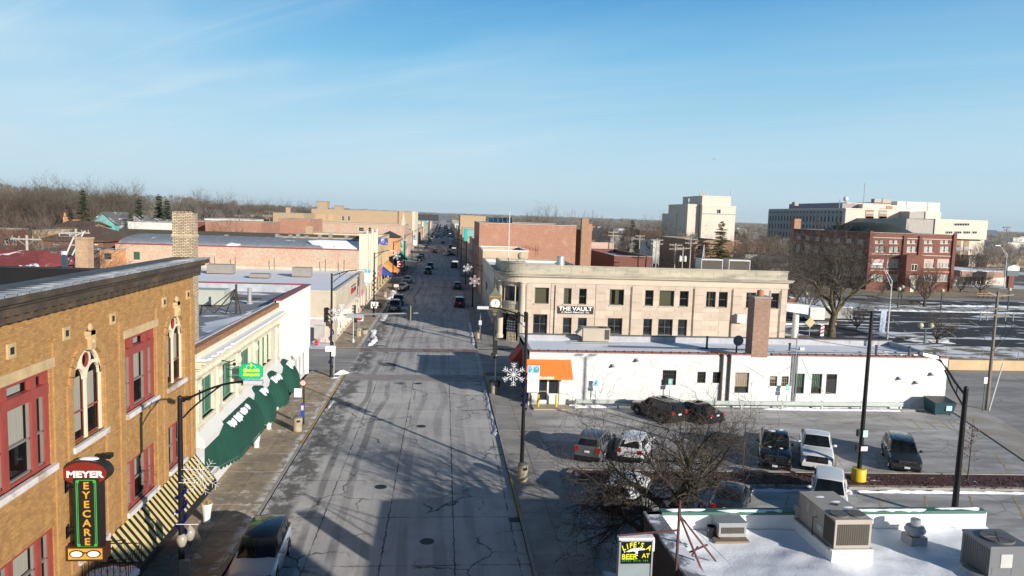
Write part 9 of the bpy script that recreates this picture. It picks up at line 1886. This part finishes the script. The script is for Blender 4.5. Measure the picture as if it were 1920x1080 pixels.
# school
X0,X1,Y0,Y1 = 104.6,126.2,172,214;z = AT(1635,436,Y0)[2]
def sx(px_): return AT(px_,480,Y0)[0]
SW_ = []
for a in (1641,1668,1701,1733,1763):
    for b_ in (0,9): SW_ += [pxr(a+b_,450.5,a+b_+7,457,Y0),pxr(a+b_,462,a+b_+7.5,473,Y0)]
BIGW = [pxr(a,485,a+23,502,Y0) for a in (1634,1664,1728,1758)];LOWW = [pxr(a,514,a+23,528,Y0) for a in (1634,1664,1728,1758)]
t = block('brick_school','dark red brick school with cream framed windows and a green domed hall roof',X0,X1,Y0,Y1,z,BRICK('school_brick',(.225,.066,.042),(.18,.052,.035),(.19,.11,.085)),RSNOW,S=SW_+BIGW+LOWW,W=grid(174,212,7,2.6,[(3.2,5.4),(7.6,9.6),(11.2,12.2)]),frame=M('cream_frame',(.66,.58,.47),.6),glass=M('pale_glass',(.40,.40,.38),.2,var=.4,vs=.5),depth=.2,cols=1,rows=2)
for h in BIGW: q = MB();south(0,Y0).box(q,h[0]+.1,h[1]-.1,(h[2]+h[3])/2,h[3]-.1,-.15,-.1);q.build('blind',M('pink_blind',(.62,.40,.35),.8),t)
for h in BIGW+LOWW:
    q = MB();[south(0,Y0).box(q,h[0]+(h[1]-h[0])*k/4-.06,h[0]+(h[1]-h[0])*k/4+.06,h[2],h[3],-.16,-.06) for k in (1,2,3)];q.build('mullion',M('cream_frame',(.66,.58,.47)),t)
for h in LOWW: q = MB();south(0,Y0).box(q,h[0]-.2,h[1]+.2,h[3]+.05,h[3]+.8,0,.08);q.build('spandrel',M('spandrel_red',(.30,.06,.05),.8),t)
for pxa in (1630,1694,1723,1787): q = MB();a = AT(pxa,470,Y0)[0];q.box(a-.35,Y0-.4,0,a+.45,Y0,z+(.4 if pxa in (1630,1787) else -.5));q.build('buttress',REDB2,t)
for zz_ in (450-3,478,508): zc_ = AT(1700,zz_,Y0)[2];q = MB();south(0,Y0).box(q,X0,X1,zc_-.08,zc_+.08,0,.1);q.build('stone_band',M('stone_sill',(.60,.50,.40)),t)
a,b_,c_,d_ = pxr(1700,478,1727,546,Y0-3);q = MB();q.box(a,Y0-3.2,0,b_,Y0-.45,d_);po = q.build('porch',MATS['school_brick'],t)
h = pxr(1709,495,1719,508,Y0-3.2);q = MB();q.box(h[0],Y0-3.26,h[2],h[1],Y0-3.19,h[3]);q.build('porch_window',M('cream_frame',(.66,.58,.47)),po);q = MB();[q.box(h[0]+.12+k*(h[1]-h[0])/2,Y0-3.3,h[2]+.15,h[0]+(k+1)*(h[1]-h[0])/2-.1,Y0-3.25,h[3]-.12) for k in (0,1)];q.build('porch_pane',WINDARK,po)
h = pxr(1705,516,1721,524,Y0-3.2);q = MB();q.box(h[0],Y0-3.26,h[2],h[1],Y0-3.19,h[3]);q.box(h[0]+.5,Y0-3.27,0,h[1]-.5,Y0-3.19,h[2]);q.build('porch_door',M('cream_frame',(.66,.58,.47)),po)
q = MB();q.smooth = True;q.sph(((X0+X1)/2+1,Y0+22,z-1.3),9.6,20,8,(1.0,1.75,.42));q.build('hall_roof',M('green_felt',(.028,.042,.033),.8,var=.2,vs=.2),t)
for px_ in (1582,1610,1646): c = AT(px_,419.5,Y0+22);q = MB();q.cyl((c[0],Y0+24,z),(c[0],Y0+24,c[2]),.5,.9,8);q.cyl((c[0],Y0+24,c[2]),(c[0],Y0+24,c[2]+.4),1.1,1.1,8);q.build('roof_ventilator',DARKMETAL,t)
a = AT(1488,410,214);q = MB();q.box(a[0]-.6,212,0,a[0]+1.4,214.5,a[2]);q.build('chimney',REDB,t)
# hospital: stepped pale concrete blocks
hp = thing('hospital','large pale concrete hospital of stepped blocks with dark window strips','building',(210,330,0));HG = M('window_strip_glass',(.035,.037,.042),.4,var=.35,vs=.8)
def hblock(px0,px1,pt,Y,dep,mat,zb=0,nm='block'): x0,x1 = AT(px0,pt,Y)[0],AT(px1,pt,Y)[0];z = AT((px0+px1)/2,pt,Y)[2];q = MB();q.box(x0,Y,zb,x1,Y+dep,z);o = q.build(nm,mat,hp);return x0,x1,z
A = hblock(1586,1702,394,330,82,CONC);Aw = west(A[0],0)
for k in range(22):
    q = MB();y_ = 333+3.6*k;Aw.box(q,-y_-1.25,-y_,3,A[2]-1.0,-.02,.12);st = q.build('window_strip',M('strip_dark',(.05,.05,.055),.7),hp)
    for j in range(4): q = MB();zb = 7+j*4.3;Aw.box(q,-y_-1.1,-y_-.25,zb,zb+1.6,.12,.17);q.build('pane',M('pale_pane',(.38,.40,.44),.3),st)
    q = MB();Aw.box(q,-y_-3.4,-y_-1.35,1,A[2]-.3,0,.3);q.build('panel',M('grey_panel',(.40,.365,.33),.8),hp)
q = MB();q.box(A[0]-.3,329.7,A[2],A[1]+.3,412,A[2]+.5);q.build('coping',CONC2,hp)
for px_ in (1623,1648):
    for j in range(4): h = pxr(px_,397+15*j/1.0,px_+15,401+15*j,329.9);q = MB();q.box(h[0],329.86,h[2]-2.8,h[1],329.98,h[3]+1.6);s_ = q.build('brown_bay',M('brown_bay',(.36,.22,.14),.8),hp);q = MB();q.box(h[0]+.1,329.8,h[2],h[1]-.1,329.86,h[3]);q.build('pane',M('pale_pane',(.38,.40,.44)),s_)
zp_ = AT(1587,381,344)[2];q = MB();q.box(A[0]+6,344,A[2]-.2,A[0]+30,400,zp_);q.build('penthouse',M('mauve_panel',(.33,.28,.30),.8),hp);hblock(1588,1670,381,345,60,CONC,20);hblock(1683,1763,379,352,50,CONC2,0);hblock(1618,1690,384,340,30,CONC,18);
h = pxr(1662,386,1673,394,339.9);q = MB();q.box(h[0],339.8,h[2],h[1],339.95,h[3]);q.build('brown_bay',M('brown_bay',(.36,.22,.14)),hp)
h = pxr(1710,386,1747,391,351.9);q = MB();q.box(h[0],351.8,h[2],h[1],351.95,h[3]);q.build('louvre',CONC,hp)
C_ = hblock(1736,1765,397,322,30,CONC);hblock(1706,1737,397,322.5,30,M('grey_panel',(.40,.365,.33)));
D = hblock(1754,1853,412,292,45,CONC,AT(1800,448,292)[2],'upper_block');hblock(1700,1755,411,292.5,45,M('grey_panel',(.40,.365,.33)),0);hblock(1760,1846,449,294,40,CONC,AT(1800,478,292)[2]);hblock(1765,1780,479,296,30,CONC);hblock(1818,1830,479,296,30,CONC)
for (a,b_,c_,n_) in ((1790,1818,421,6),(1774,1832,436,14)):
    for k in range(n_):
        if n_ == 14 and k in (3,7,11): continue
        px_ = a+(b_-a)*k/n_;h = pxr(px_,c_-2,px_+(b_-a)/n_*.75,c_+1.6,291.9);q = MB();q.box(h[0],291.8,h[2],h[1],291.95,h[3]);q.build('window',WINDARK,hp)
        q = MB();q.box(h[0]-.12,291.75,h[2]-.1,h[0],291.95,h[3]+.1);q.build('window_jamb',WHITEW,hp)
for a in (1793,1808): h = pxr(a,449,a+7,478,293.9);q = MB();q.box(h[0],293.8,h[2],h[1],293.95,h[3]);q.build('brown_bay',M('brown_bay',(.36,.22,.14)),hp);q = MB();[q.box(h[0]+.2,293.74,h[2]+k_,h[1]-.2,293.8,h[2]+k_+1.4) for k_ in (2,)];q.build('pane',M('pale_pane',(.38,.40,.44)),hp)
q = MB();x0,x1,z0_,z1_ = pxr(1727,391+27,1733,397+27,321.8)
for k in range(7): p = AT(1480+44*k,0,345);pt_ = AT((1575,1600,1622,1640,1655,1700,1740)[k],(374,380,343,372,371,378,379)[k],345);q = MB();q.cyl((pt_[0],345,22),(pt_[0],345,pt_[2]),.18,n=5);tag(q.build('roof_aerial',GREYU),['first thin mast from the left on the hospital roof','second thin mast on the hospital roof','tall thin mast on the hospital roof','short mast right of the tall one on the hospital','fifth mast on the hospital roof','mast on the white hospital penthouse','last mast at the right of the hospital roof'][k],'mast','masts on the hospital roof')
for k,(px_,py_,w_) in enumerate(((1586,373,1.4),(1645,376,4),(1660,377,5),(1492,382,2))): p = AT(px_,py_,346);q = MB();(q.sph((p[0],346,p[2]),1.2,10,6) if k == 0 else q.box(p[0]-w_/2,345,p[2]-1,p[0]+w_/2,348,p[2]+.8));tag(q.build('roof_plant',WHITEW if k == 0 else TAUPEU),['white round dish on the hospital roof','left taupe plant box on the hospital roof','right taupe plant box on the hospital roof','small taupe plant box at the west end of the hospital roof'][k],'roof plant')
# drive in bank, lit sign and the rest of the right edge
Y = 197;x0,x1 = AT(1786,520,Y)[0],AT(1892,520,Y)[0];z = AT(1840,508,Y)[2];t = thing('drive_in_bank','low flat roofed bank with a wide brown canopy right of the school','building',(x0,Y,0));q = MB();q.box(x0,Y-3,z-1.6,x1-4,Y+24,z);q.build('canopy',M('brown_fascia',(.33,.21,.16),.8),t);q = MB();q.box(x0+.3,Y-2.7,z,x1-4.3,Y+23.7,z+.1);q.build('roof',SNOW,t)
for a,b_,mt in ((1790,1808,CONC),(1848,1885,CONC),(1808,1848,WINDARK)): q = MB();q.box(AT(a,530,Y)[0],Y-(0 if mt is CONC else -1),0,AT(b_,530,Y)[0],Y+20,z-1.6);q.build('wall' if mt is CONC else 'glazing',mt,t)
for k in range(5): q = MB();x = AT(1810+8*k,530,Y)[0];q.box(x-.1,Y+.8,0,x+.1,Y+1.0,z-1.6);q.build('mullion',TAUPEU,t)
p = AT(1897,508,188);t = thing('lit_sign','white topped roadside sign board on a brick pier at the right edge','sign',(p[0],188,0));q = MB();q.box(p[0]-1.7,187.5,p[2]-1.4,p[0]+1.7,188.5,p[2]+.1);q.build('dark_panel',M('led_panel',(.07,.09,.11),.4),t);q = MB();q.prism([(0,0)],0,0) if False else q.add([(p[0]+a,y,p[2]+b_) for y in (187.4,188.6) for a,b_ in ((-1.75,.1),(1.75,.1),(1.75,1.1),(0,1.7),(-1.75,1.1))],[(0,1,2,3,4),(9,8,7,6,5),(0,5,6,1),(1,6,7,2),(2,7,8,3),(3,8,9,4),(4,9,5,0)]);q.build('white_panel',WHITEW,t);q = MB();q.box(p[0]-.9,187.6,0,p[0]+.7,188.4,p[2]-1.4);q.build('pier',REDB2,t)
def simple_lamp(label,px_,pb_,pt,reach,mat,globes=False,Y=None):
    g_ = G(px_,pb_) if Y is None else (AT(px_,pb_,Y)[0],Y);h = AT(px_,pt,g_[1])[2];t = thing('lot_lamp',label,'lamp post',(g_[0],g_[1],0),0,'lamps around the far lots');q = MB();q.cyl((g_[0],g_[1],0),(g_[0],g_[1],h),.13,.09,8);q.build('pole',mat,t)
    if globes:
        for s in ((-.75,.75) if globes == 2 else (0,)): q = MB();q.sph((g_[0]+s,g_[1],h+.35),.38,10,7);q.build('globe',M('globe_yellow',(.50,.46,.30),.3),t)
        if globes == 2: q = MB();q.box(g_[0]-.8,g_[1]-.06,h-.12,g_[0]+.8,g_[1]+.06,h);q.build('crossbar',mat,t)
    else: q = MB();q.tube([(g_[0],g_[1],h-.1),(g_[0]+reach*.5,g_[1],h+1.4),(g_[0]+reach,g_[1],h+2.2)],.06,5);q.tube([(g_[0],g_[1],h-1),(g_[0]+reach*.6,g_[1],h+1.5)],.04,4);q.build('arm',mat,t);q = MB();q.box(g_[0]+reach*1.25-.5,g_[1]-.2,h+2.1,g_[0]+reach+.3,g_[1]+.2,h+2.28);q.build('lamp_head',HEADM,t)
    return t
PALEP = M('pale_lamp_pole',(.58,.57,.54),.5,.3);DKP = M('dark_lamp_pole',(.06,.07,.065),.5)
simple_lamp('pale tall street lamp with a long arm at the far lot corner',1663,636,525,-2.1,PALEP);simple_lamp('lamp post with an arm before the drive in bank',1882,541,476,-2.6,PALEP);simple_lamp('twin globe lamp at the near edge of the far lot',1733,646,615,0,M('teal_pole',(.10,.15,.15),.5),2)
for i,(px_,pb_,pt) in enumerate(((1683,578,545),(1690,567,541),(1764,578,548),(1889,581,546),(1542,590,560),(1509,588,555))): simple_lamp(['globe lamp left of the picnic table','second globe lamp behind the first at the lot verge','globe lamp right of the spreading bare tree','globe lamp by the snowy verge at right','dark globe lamp on the snowy island','dark globe lamp left of the tall bare tree'][i],px_,pb_,pt,0,DKP,1)
p = G(1655,627);t = thing('lot_banner','pale blue and white upright banner board beside the pale lamp','banner',(p[0],p[1],.2));q = MB();q.hexa([(p[0]-.6,p[1],.3),(p[0]+.6,p[1]+.5,.3),(p[0]+.6,p[1]+.6,.3),(p[0]-.6,p[1]+.1,.3),(p[0]-.5,p[1],3.6),(p[0]+.7,p[1]+.5,3.6),(p[0]+.7,p[1]+.6,3.6),(p[0]-.5,p[1]+.1,3.6)]);q.build('board',M('banner_pale',(.35,.42,.52),.6,var=.1),t)
post_sign('yellow diamond warning sign behind the bank corner',51.0,96.9,2.9,[(1.5,1.5,2.0,M('sign_ochre',(.50,.42,.22),.6),'d')],z=0);t = post_sign('red and white striped barricade panel beside the warning sign',53.0,97.2,1.4,[(.5,1.7,.95,SWH,'r')],z=0,name='barricade',cat='barricade')
for k in range(3): q = MB();q.hexa([(52.75,97.12,.3+.5*k),(53.25,97.12,.5+.5*k),(53.25,97.13,.5+.5*k),(52.75,97.13,.3+.5*k),(52.75,97.12,.55+.5*k),(53.25,97.12,.75+.5*k),(53.25,97.13,.75+.5*k),(52.75,97.13,.55+.5*k)]);WL[t.name] = Vector(t.location);q.build('red_stripe',SRED,t)
t = thing('picnic_table','dark timber picnic table on the snowy verge','picnic table',(94.9,139.0,0));q = MB();q.box(94,138.4,.7,95.8,139.2,.8);q.build('top',BARK,t)
for s in (-1,1): q = MB();q.box(94,138.8+s*.8-.15,.4,95.8,138.8+s*.8+.15,.48);q.build('seat',BARK,t);q = MB();q.tube([(94.9+s*.6,138.1,.0),(94.9+s*.6,138.8,.75)],.05,4);q.tube([(94.9+s*.6,139.5,.0),(94.9+s*.6,138.8,.75)],.05,4);q.build('trestle',BARK,t)
p = G(1495,632);t = thing('white_pergola','white curved canopy on a thick post behind the bank corner','canopy',(47.2,95,0));a = AT(1493,585,95);q = MB();q.cyl((a[0],95,0),(a[0],95,a[2]),.45,.4,10);q.build('post',WHITEW,t);q = MB();q.hexa([(a[0]-3.4,94,a[2]+.4),(a[0]+1.2,94,a[2]-.2),(a[0]+1.2,96.5,a[2]-.2),(a[0]-3.4,96.5,a[2]+.4),(a[0]-3.4,94,a[2]+1.3),(a[0]+1.2,94,a[2]+1.1),(a[0]+1.2,96.5,a[2]+1.1),(a[0]-3.4,96.5,a[2]+1.3)]);q.build('canopy',WHITEW,t)
for px_,py_,Y,w_,h_,mt,lb in ((1533,588,112,2.5,2.2,WHITEST,'white box trailer on the snowy lot behind the tall tree'),(1572,585,114,5,2.2,M('grey_siding',(.35,.34,.32)),'grey covered trailer behind the trunk of the tall tree'),(1485,560,125,1.6,2.4,M('rust_box',(.30,.10,.05),.7),'rusty orange container at the corner of the bank')): p = AT(px_,py_,Y);t = thing('trailer',lb,'trailer',(p[0],Y,0));q = MB();q.box(p[0]-w_/2,Y,.35,p[0]+w_/2,Y+4,h_);q.build('body',mt,t);q = MB();q.box(p[0]-w_/2-.03,Y-.03,h_,p[0]+w_/2+.03,Y+4.03,h_+.1);q.build('roof',SNOW,t);q = MB();q.cyl((p[0]-w_/2+.4,Y+2,.3),(p[0]-w_/2-.05,Y+2,.3),.3,n=10);q.build('wheel',TYRE,t)
Y = 330;p = AT(1882,470,Y);q = MB();q.cyl((p[0],Y,0),(p[0],Y,p[2]),2.6,2.4,12);tag(q.build('brick_stack',REDB2),'short thick red brick stack right of the hospital','chimney')
for i,(px0,px1,pt,Y,wm) in enumerate(((1848,1900,462,420,REDB),(1890,1940,455,380,WHITEST),(1852,1935,480,300,TANB),(1900,1960,446,520,WHITEST))): block('edge_building',['long red brick building right of the hospital','pale building at the right edge beyond the stack','low tan building right of the hospital','distant pale building at the right edge'][i],AT(px0,pt,Y)[0],AT(px1,pt,Y)[0],Y,Y+20,max(3.2,AT((px0+px1)/2,pt,Y)[2]),wm,SNOW,S=grid(AT(px0,pt,Y)[0],AT(px1,pt,Y)[0],4,2,[(1,2.4)]))
p = AT(1860,436,700);q = MB();q.box(p[0]-5,700,p[2]-2.5,p[0]+5,701,p[2]+2.5);q.cyl((p[0],700.5,0),(p[0],700.5,p[2]),.5,n=8);tag(q.build('billboard',M('billboard_blue',(.04,.07,.13),.6)),'dark blue billboard far right on the horizon','billboard')
p = AT(1888,428,900);q = MB();q.cyl((p[0],900,0),(p[0],900,p[2]+2),.5,n=6);q.box(p[0]-5,899,p[2],p[0]+5,901,p[2]+1.6);q.box(p[0]-3.5,899,p[2]-3,p[0]+3.5,901,p[2]-2);tag(q.build('lighting_mast',M('dark_mast',(.12,.13,.14),.6)),'lighting mast with a wide head at the right horizon','mast')
rl = thing('road_barrier','brown slatted barrier rail along the snowy road at right','barrier',(118,155,0))
for k in range(6): q = MB();x = AT(1835+9*k,556,158)[0];q.box(x,157.9,0,x+.3,158.1,1.1);q.build('post',BARK,rl)
for zz_ in (.5,.95): q = MB();q.box(AT(1830,556,158)[0],157.85,zz_,AT(1885,556,158)[0],157.95,zz_+.18);q.build('rail',M('rail_brown',(.30,.17,.12),.8),rl)
# roofs scattered through the far trees, both sides
rr = random.Random(31)
for i in range(46):
    y = rr.uniform(300,1100);x = rr.choice([rr.uniform(30,.85*y),rr.uniform(-.55*y,-40)]);w = rr.uniform(7,13);h = rr.uniform(4.5,7);wm = rr.choice([WHITEW,WHITEST,TANB,REDB,M('grey_siding',(.35,.34,.32))])
    if 90 < x < 260 and 280 < y < 430: continue
    zb = hill_h(x,y)-.4;t = thing('far_house','small gabled house half hidden among the far winter trees','house',(x,y,zb),rr.choice([0,PI/2,.3]),'houses among the far winter trees');WL[t.name] = Vector((0,0,0))
    q = MB();q.box(-w/2,-5,0,w/2,5,h);q.add([(-w/2,-5,h),(w/2,-5,h),(0,-5,h+w*.36)],[(0,1,2)]);q.add([(-w/2,5,h),(w/2,5,h),(0,5,h+w*.36)],[(0,1,2)]);q.build('wall',wm,t)
    q = MB();q.hexa([(-w/2-.4,-5.4,h-.2),(0,-5.4,h+w*.36),(0,5.4,h+w*.36),(-w/2-.4,5.4,h-.2),(-w/2-.4,-5.4,h+.1),(0,-5.4,h+w*.36+.3),(0,5.4,h+w*.36+.3),(-w/2-.4,5.4,h+.1)]);q.hexa([(0,-5.4,h+w*.36),(w/2+.4,-5.4,h-.2),(w/2+.4,5.4,h-.2),(0,5.4,h+w*.36),(0,-5.4,h+w*.36+.3),(w/2+.4,-5.4,h+.1),(w/2+.4,5.4,h+.1),(0,5.4,h+w*.36+.3)]);q.build('roof',rr.choice([SHINGS,SHING,SNOW]),t)
# city skyline on the horizon
TW = M('skyline_grey',(.28,.30,.33),.6)
for i,(px_,w_,tp_) in enumerate(((1042.5,70,387),(1045,60,391.5),(1058.5,30,396.5),(1064,40,399),(1069,60,400),(1073.7,35,394),(1078.7,50,395),(1040,80,400.5),(1094,40,399),(1098,40,395),(1103.5,30,399),(1113,45,394.5),(1120,60,402.5),(1129,50,404),(1086,60,402),(1051,60,401))):
    Y = 24000;p = AT(px_,tp_,Y);q = MB();q.box(p[0]-w_/2,Y,-.5,p[0]+w_/2,Y+60,p[2]*1.0);
    if i in (0,5,11): q.box(p[0]-6,Y+20,p[2],p[0]+6,Y+30,p[2]+(60 if i else 25))
    tag(q.build('skyscraper',TW),['tallest tower of the faint city skyline','shoulder of the tallest skyline tower','slim skyline tower right of the tallest','low skyline tower fourth from the left','broad low skyline block','slim spire in the middle of the skyline','blunt tower beside the middle spire','low block at the left of the skyline','small skyline tower right of the middle pair','thin skyline tower above the brick chimney','small tower left of the last spire','last spired tower at the right of the skyline','low block right of the last spire','rightmost low block of the skyline','low block under the middle skyline','low block right of the tallest tower'][i],'skyscraper','faint city towers on the horizon')
# an aeroplane far off
p = AT(1339,298,2600);t = thing('aeroplane','tiny dark aeroplane low in the blue sky at right','aeroplane',p);q = MB();q.cyl((p[0]-8,2600,p[2]-.4),(p[0]+7,2600,p[2]+.2),1.0,.7,8);q.build('fuselage',TAUPEU,t);q = MB();q.hexa([(p[0]-2,2593,p[2]),(p[0]+1.5,2593,p[2]),(p[0]+2,2607,p[2]),(p[0]-1.5,2607,p[2]),(p[0]-2,2593,p[2]+.3),(p[0]+1.5,2593,p[2]+.3),(p[0]+2,2607,p[2]+.3),(p[0]-1.5,2607,p[2]+.3)]);q.build('wing',TAUPEU,t);q = MB();q.box(p[0]+4.6,2599.8,p[2],p[0]+6.8,2600.2,p[2]+2.6);q.build('tail_fin',TAUPEU,t)
# ---------------------------------------------------------------- haze: one closed box of air round the scene
HZ = bpy.data.materials.new('haze_air');HZ.use_nodes = True;hn,hl_ = HZ.node_tree.nodes,HZ.node_tree.links;hn.remove(hn['Principled BSDF'])
pv = hn.new('ShaderNodeVolumePrincipled');pv.inputs['Color'].default_value = (.74,.90,1.0,1);pv.inputs['Density'].default_value = 3.0e-5;pv.inputs['Anisotropy'].default_value = 0.
hl_.new(pv.outputs[0],hn['Material Output'].inputs['Volume'])
hz = MB().box(-29500,-1450,-1.1,29500,27000,330).build('haze',HZ);hz['kind'] = 'stuff'
hz.display_type = 'WIRE'
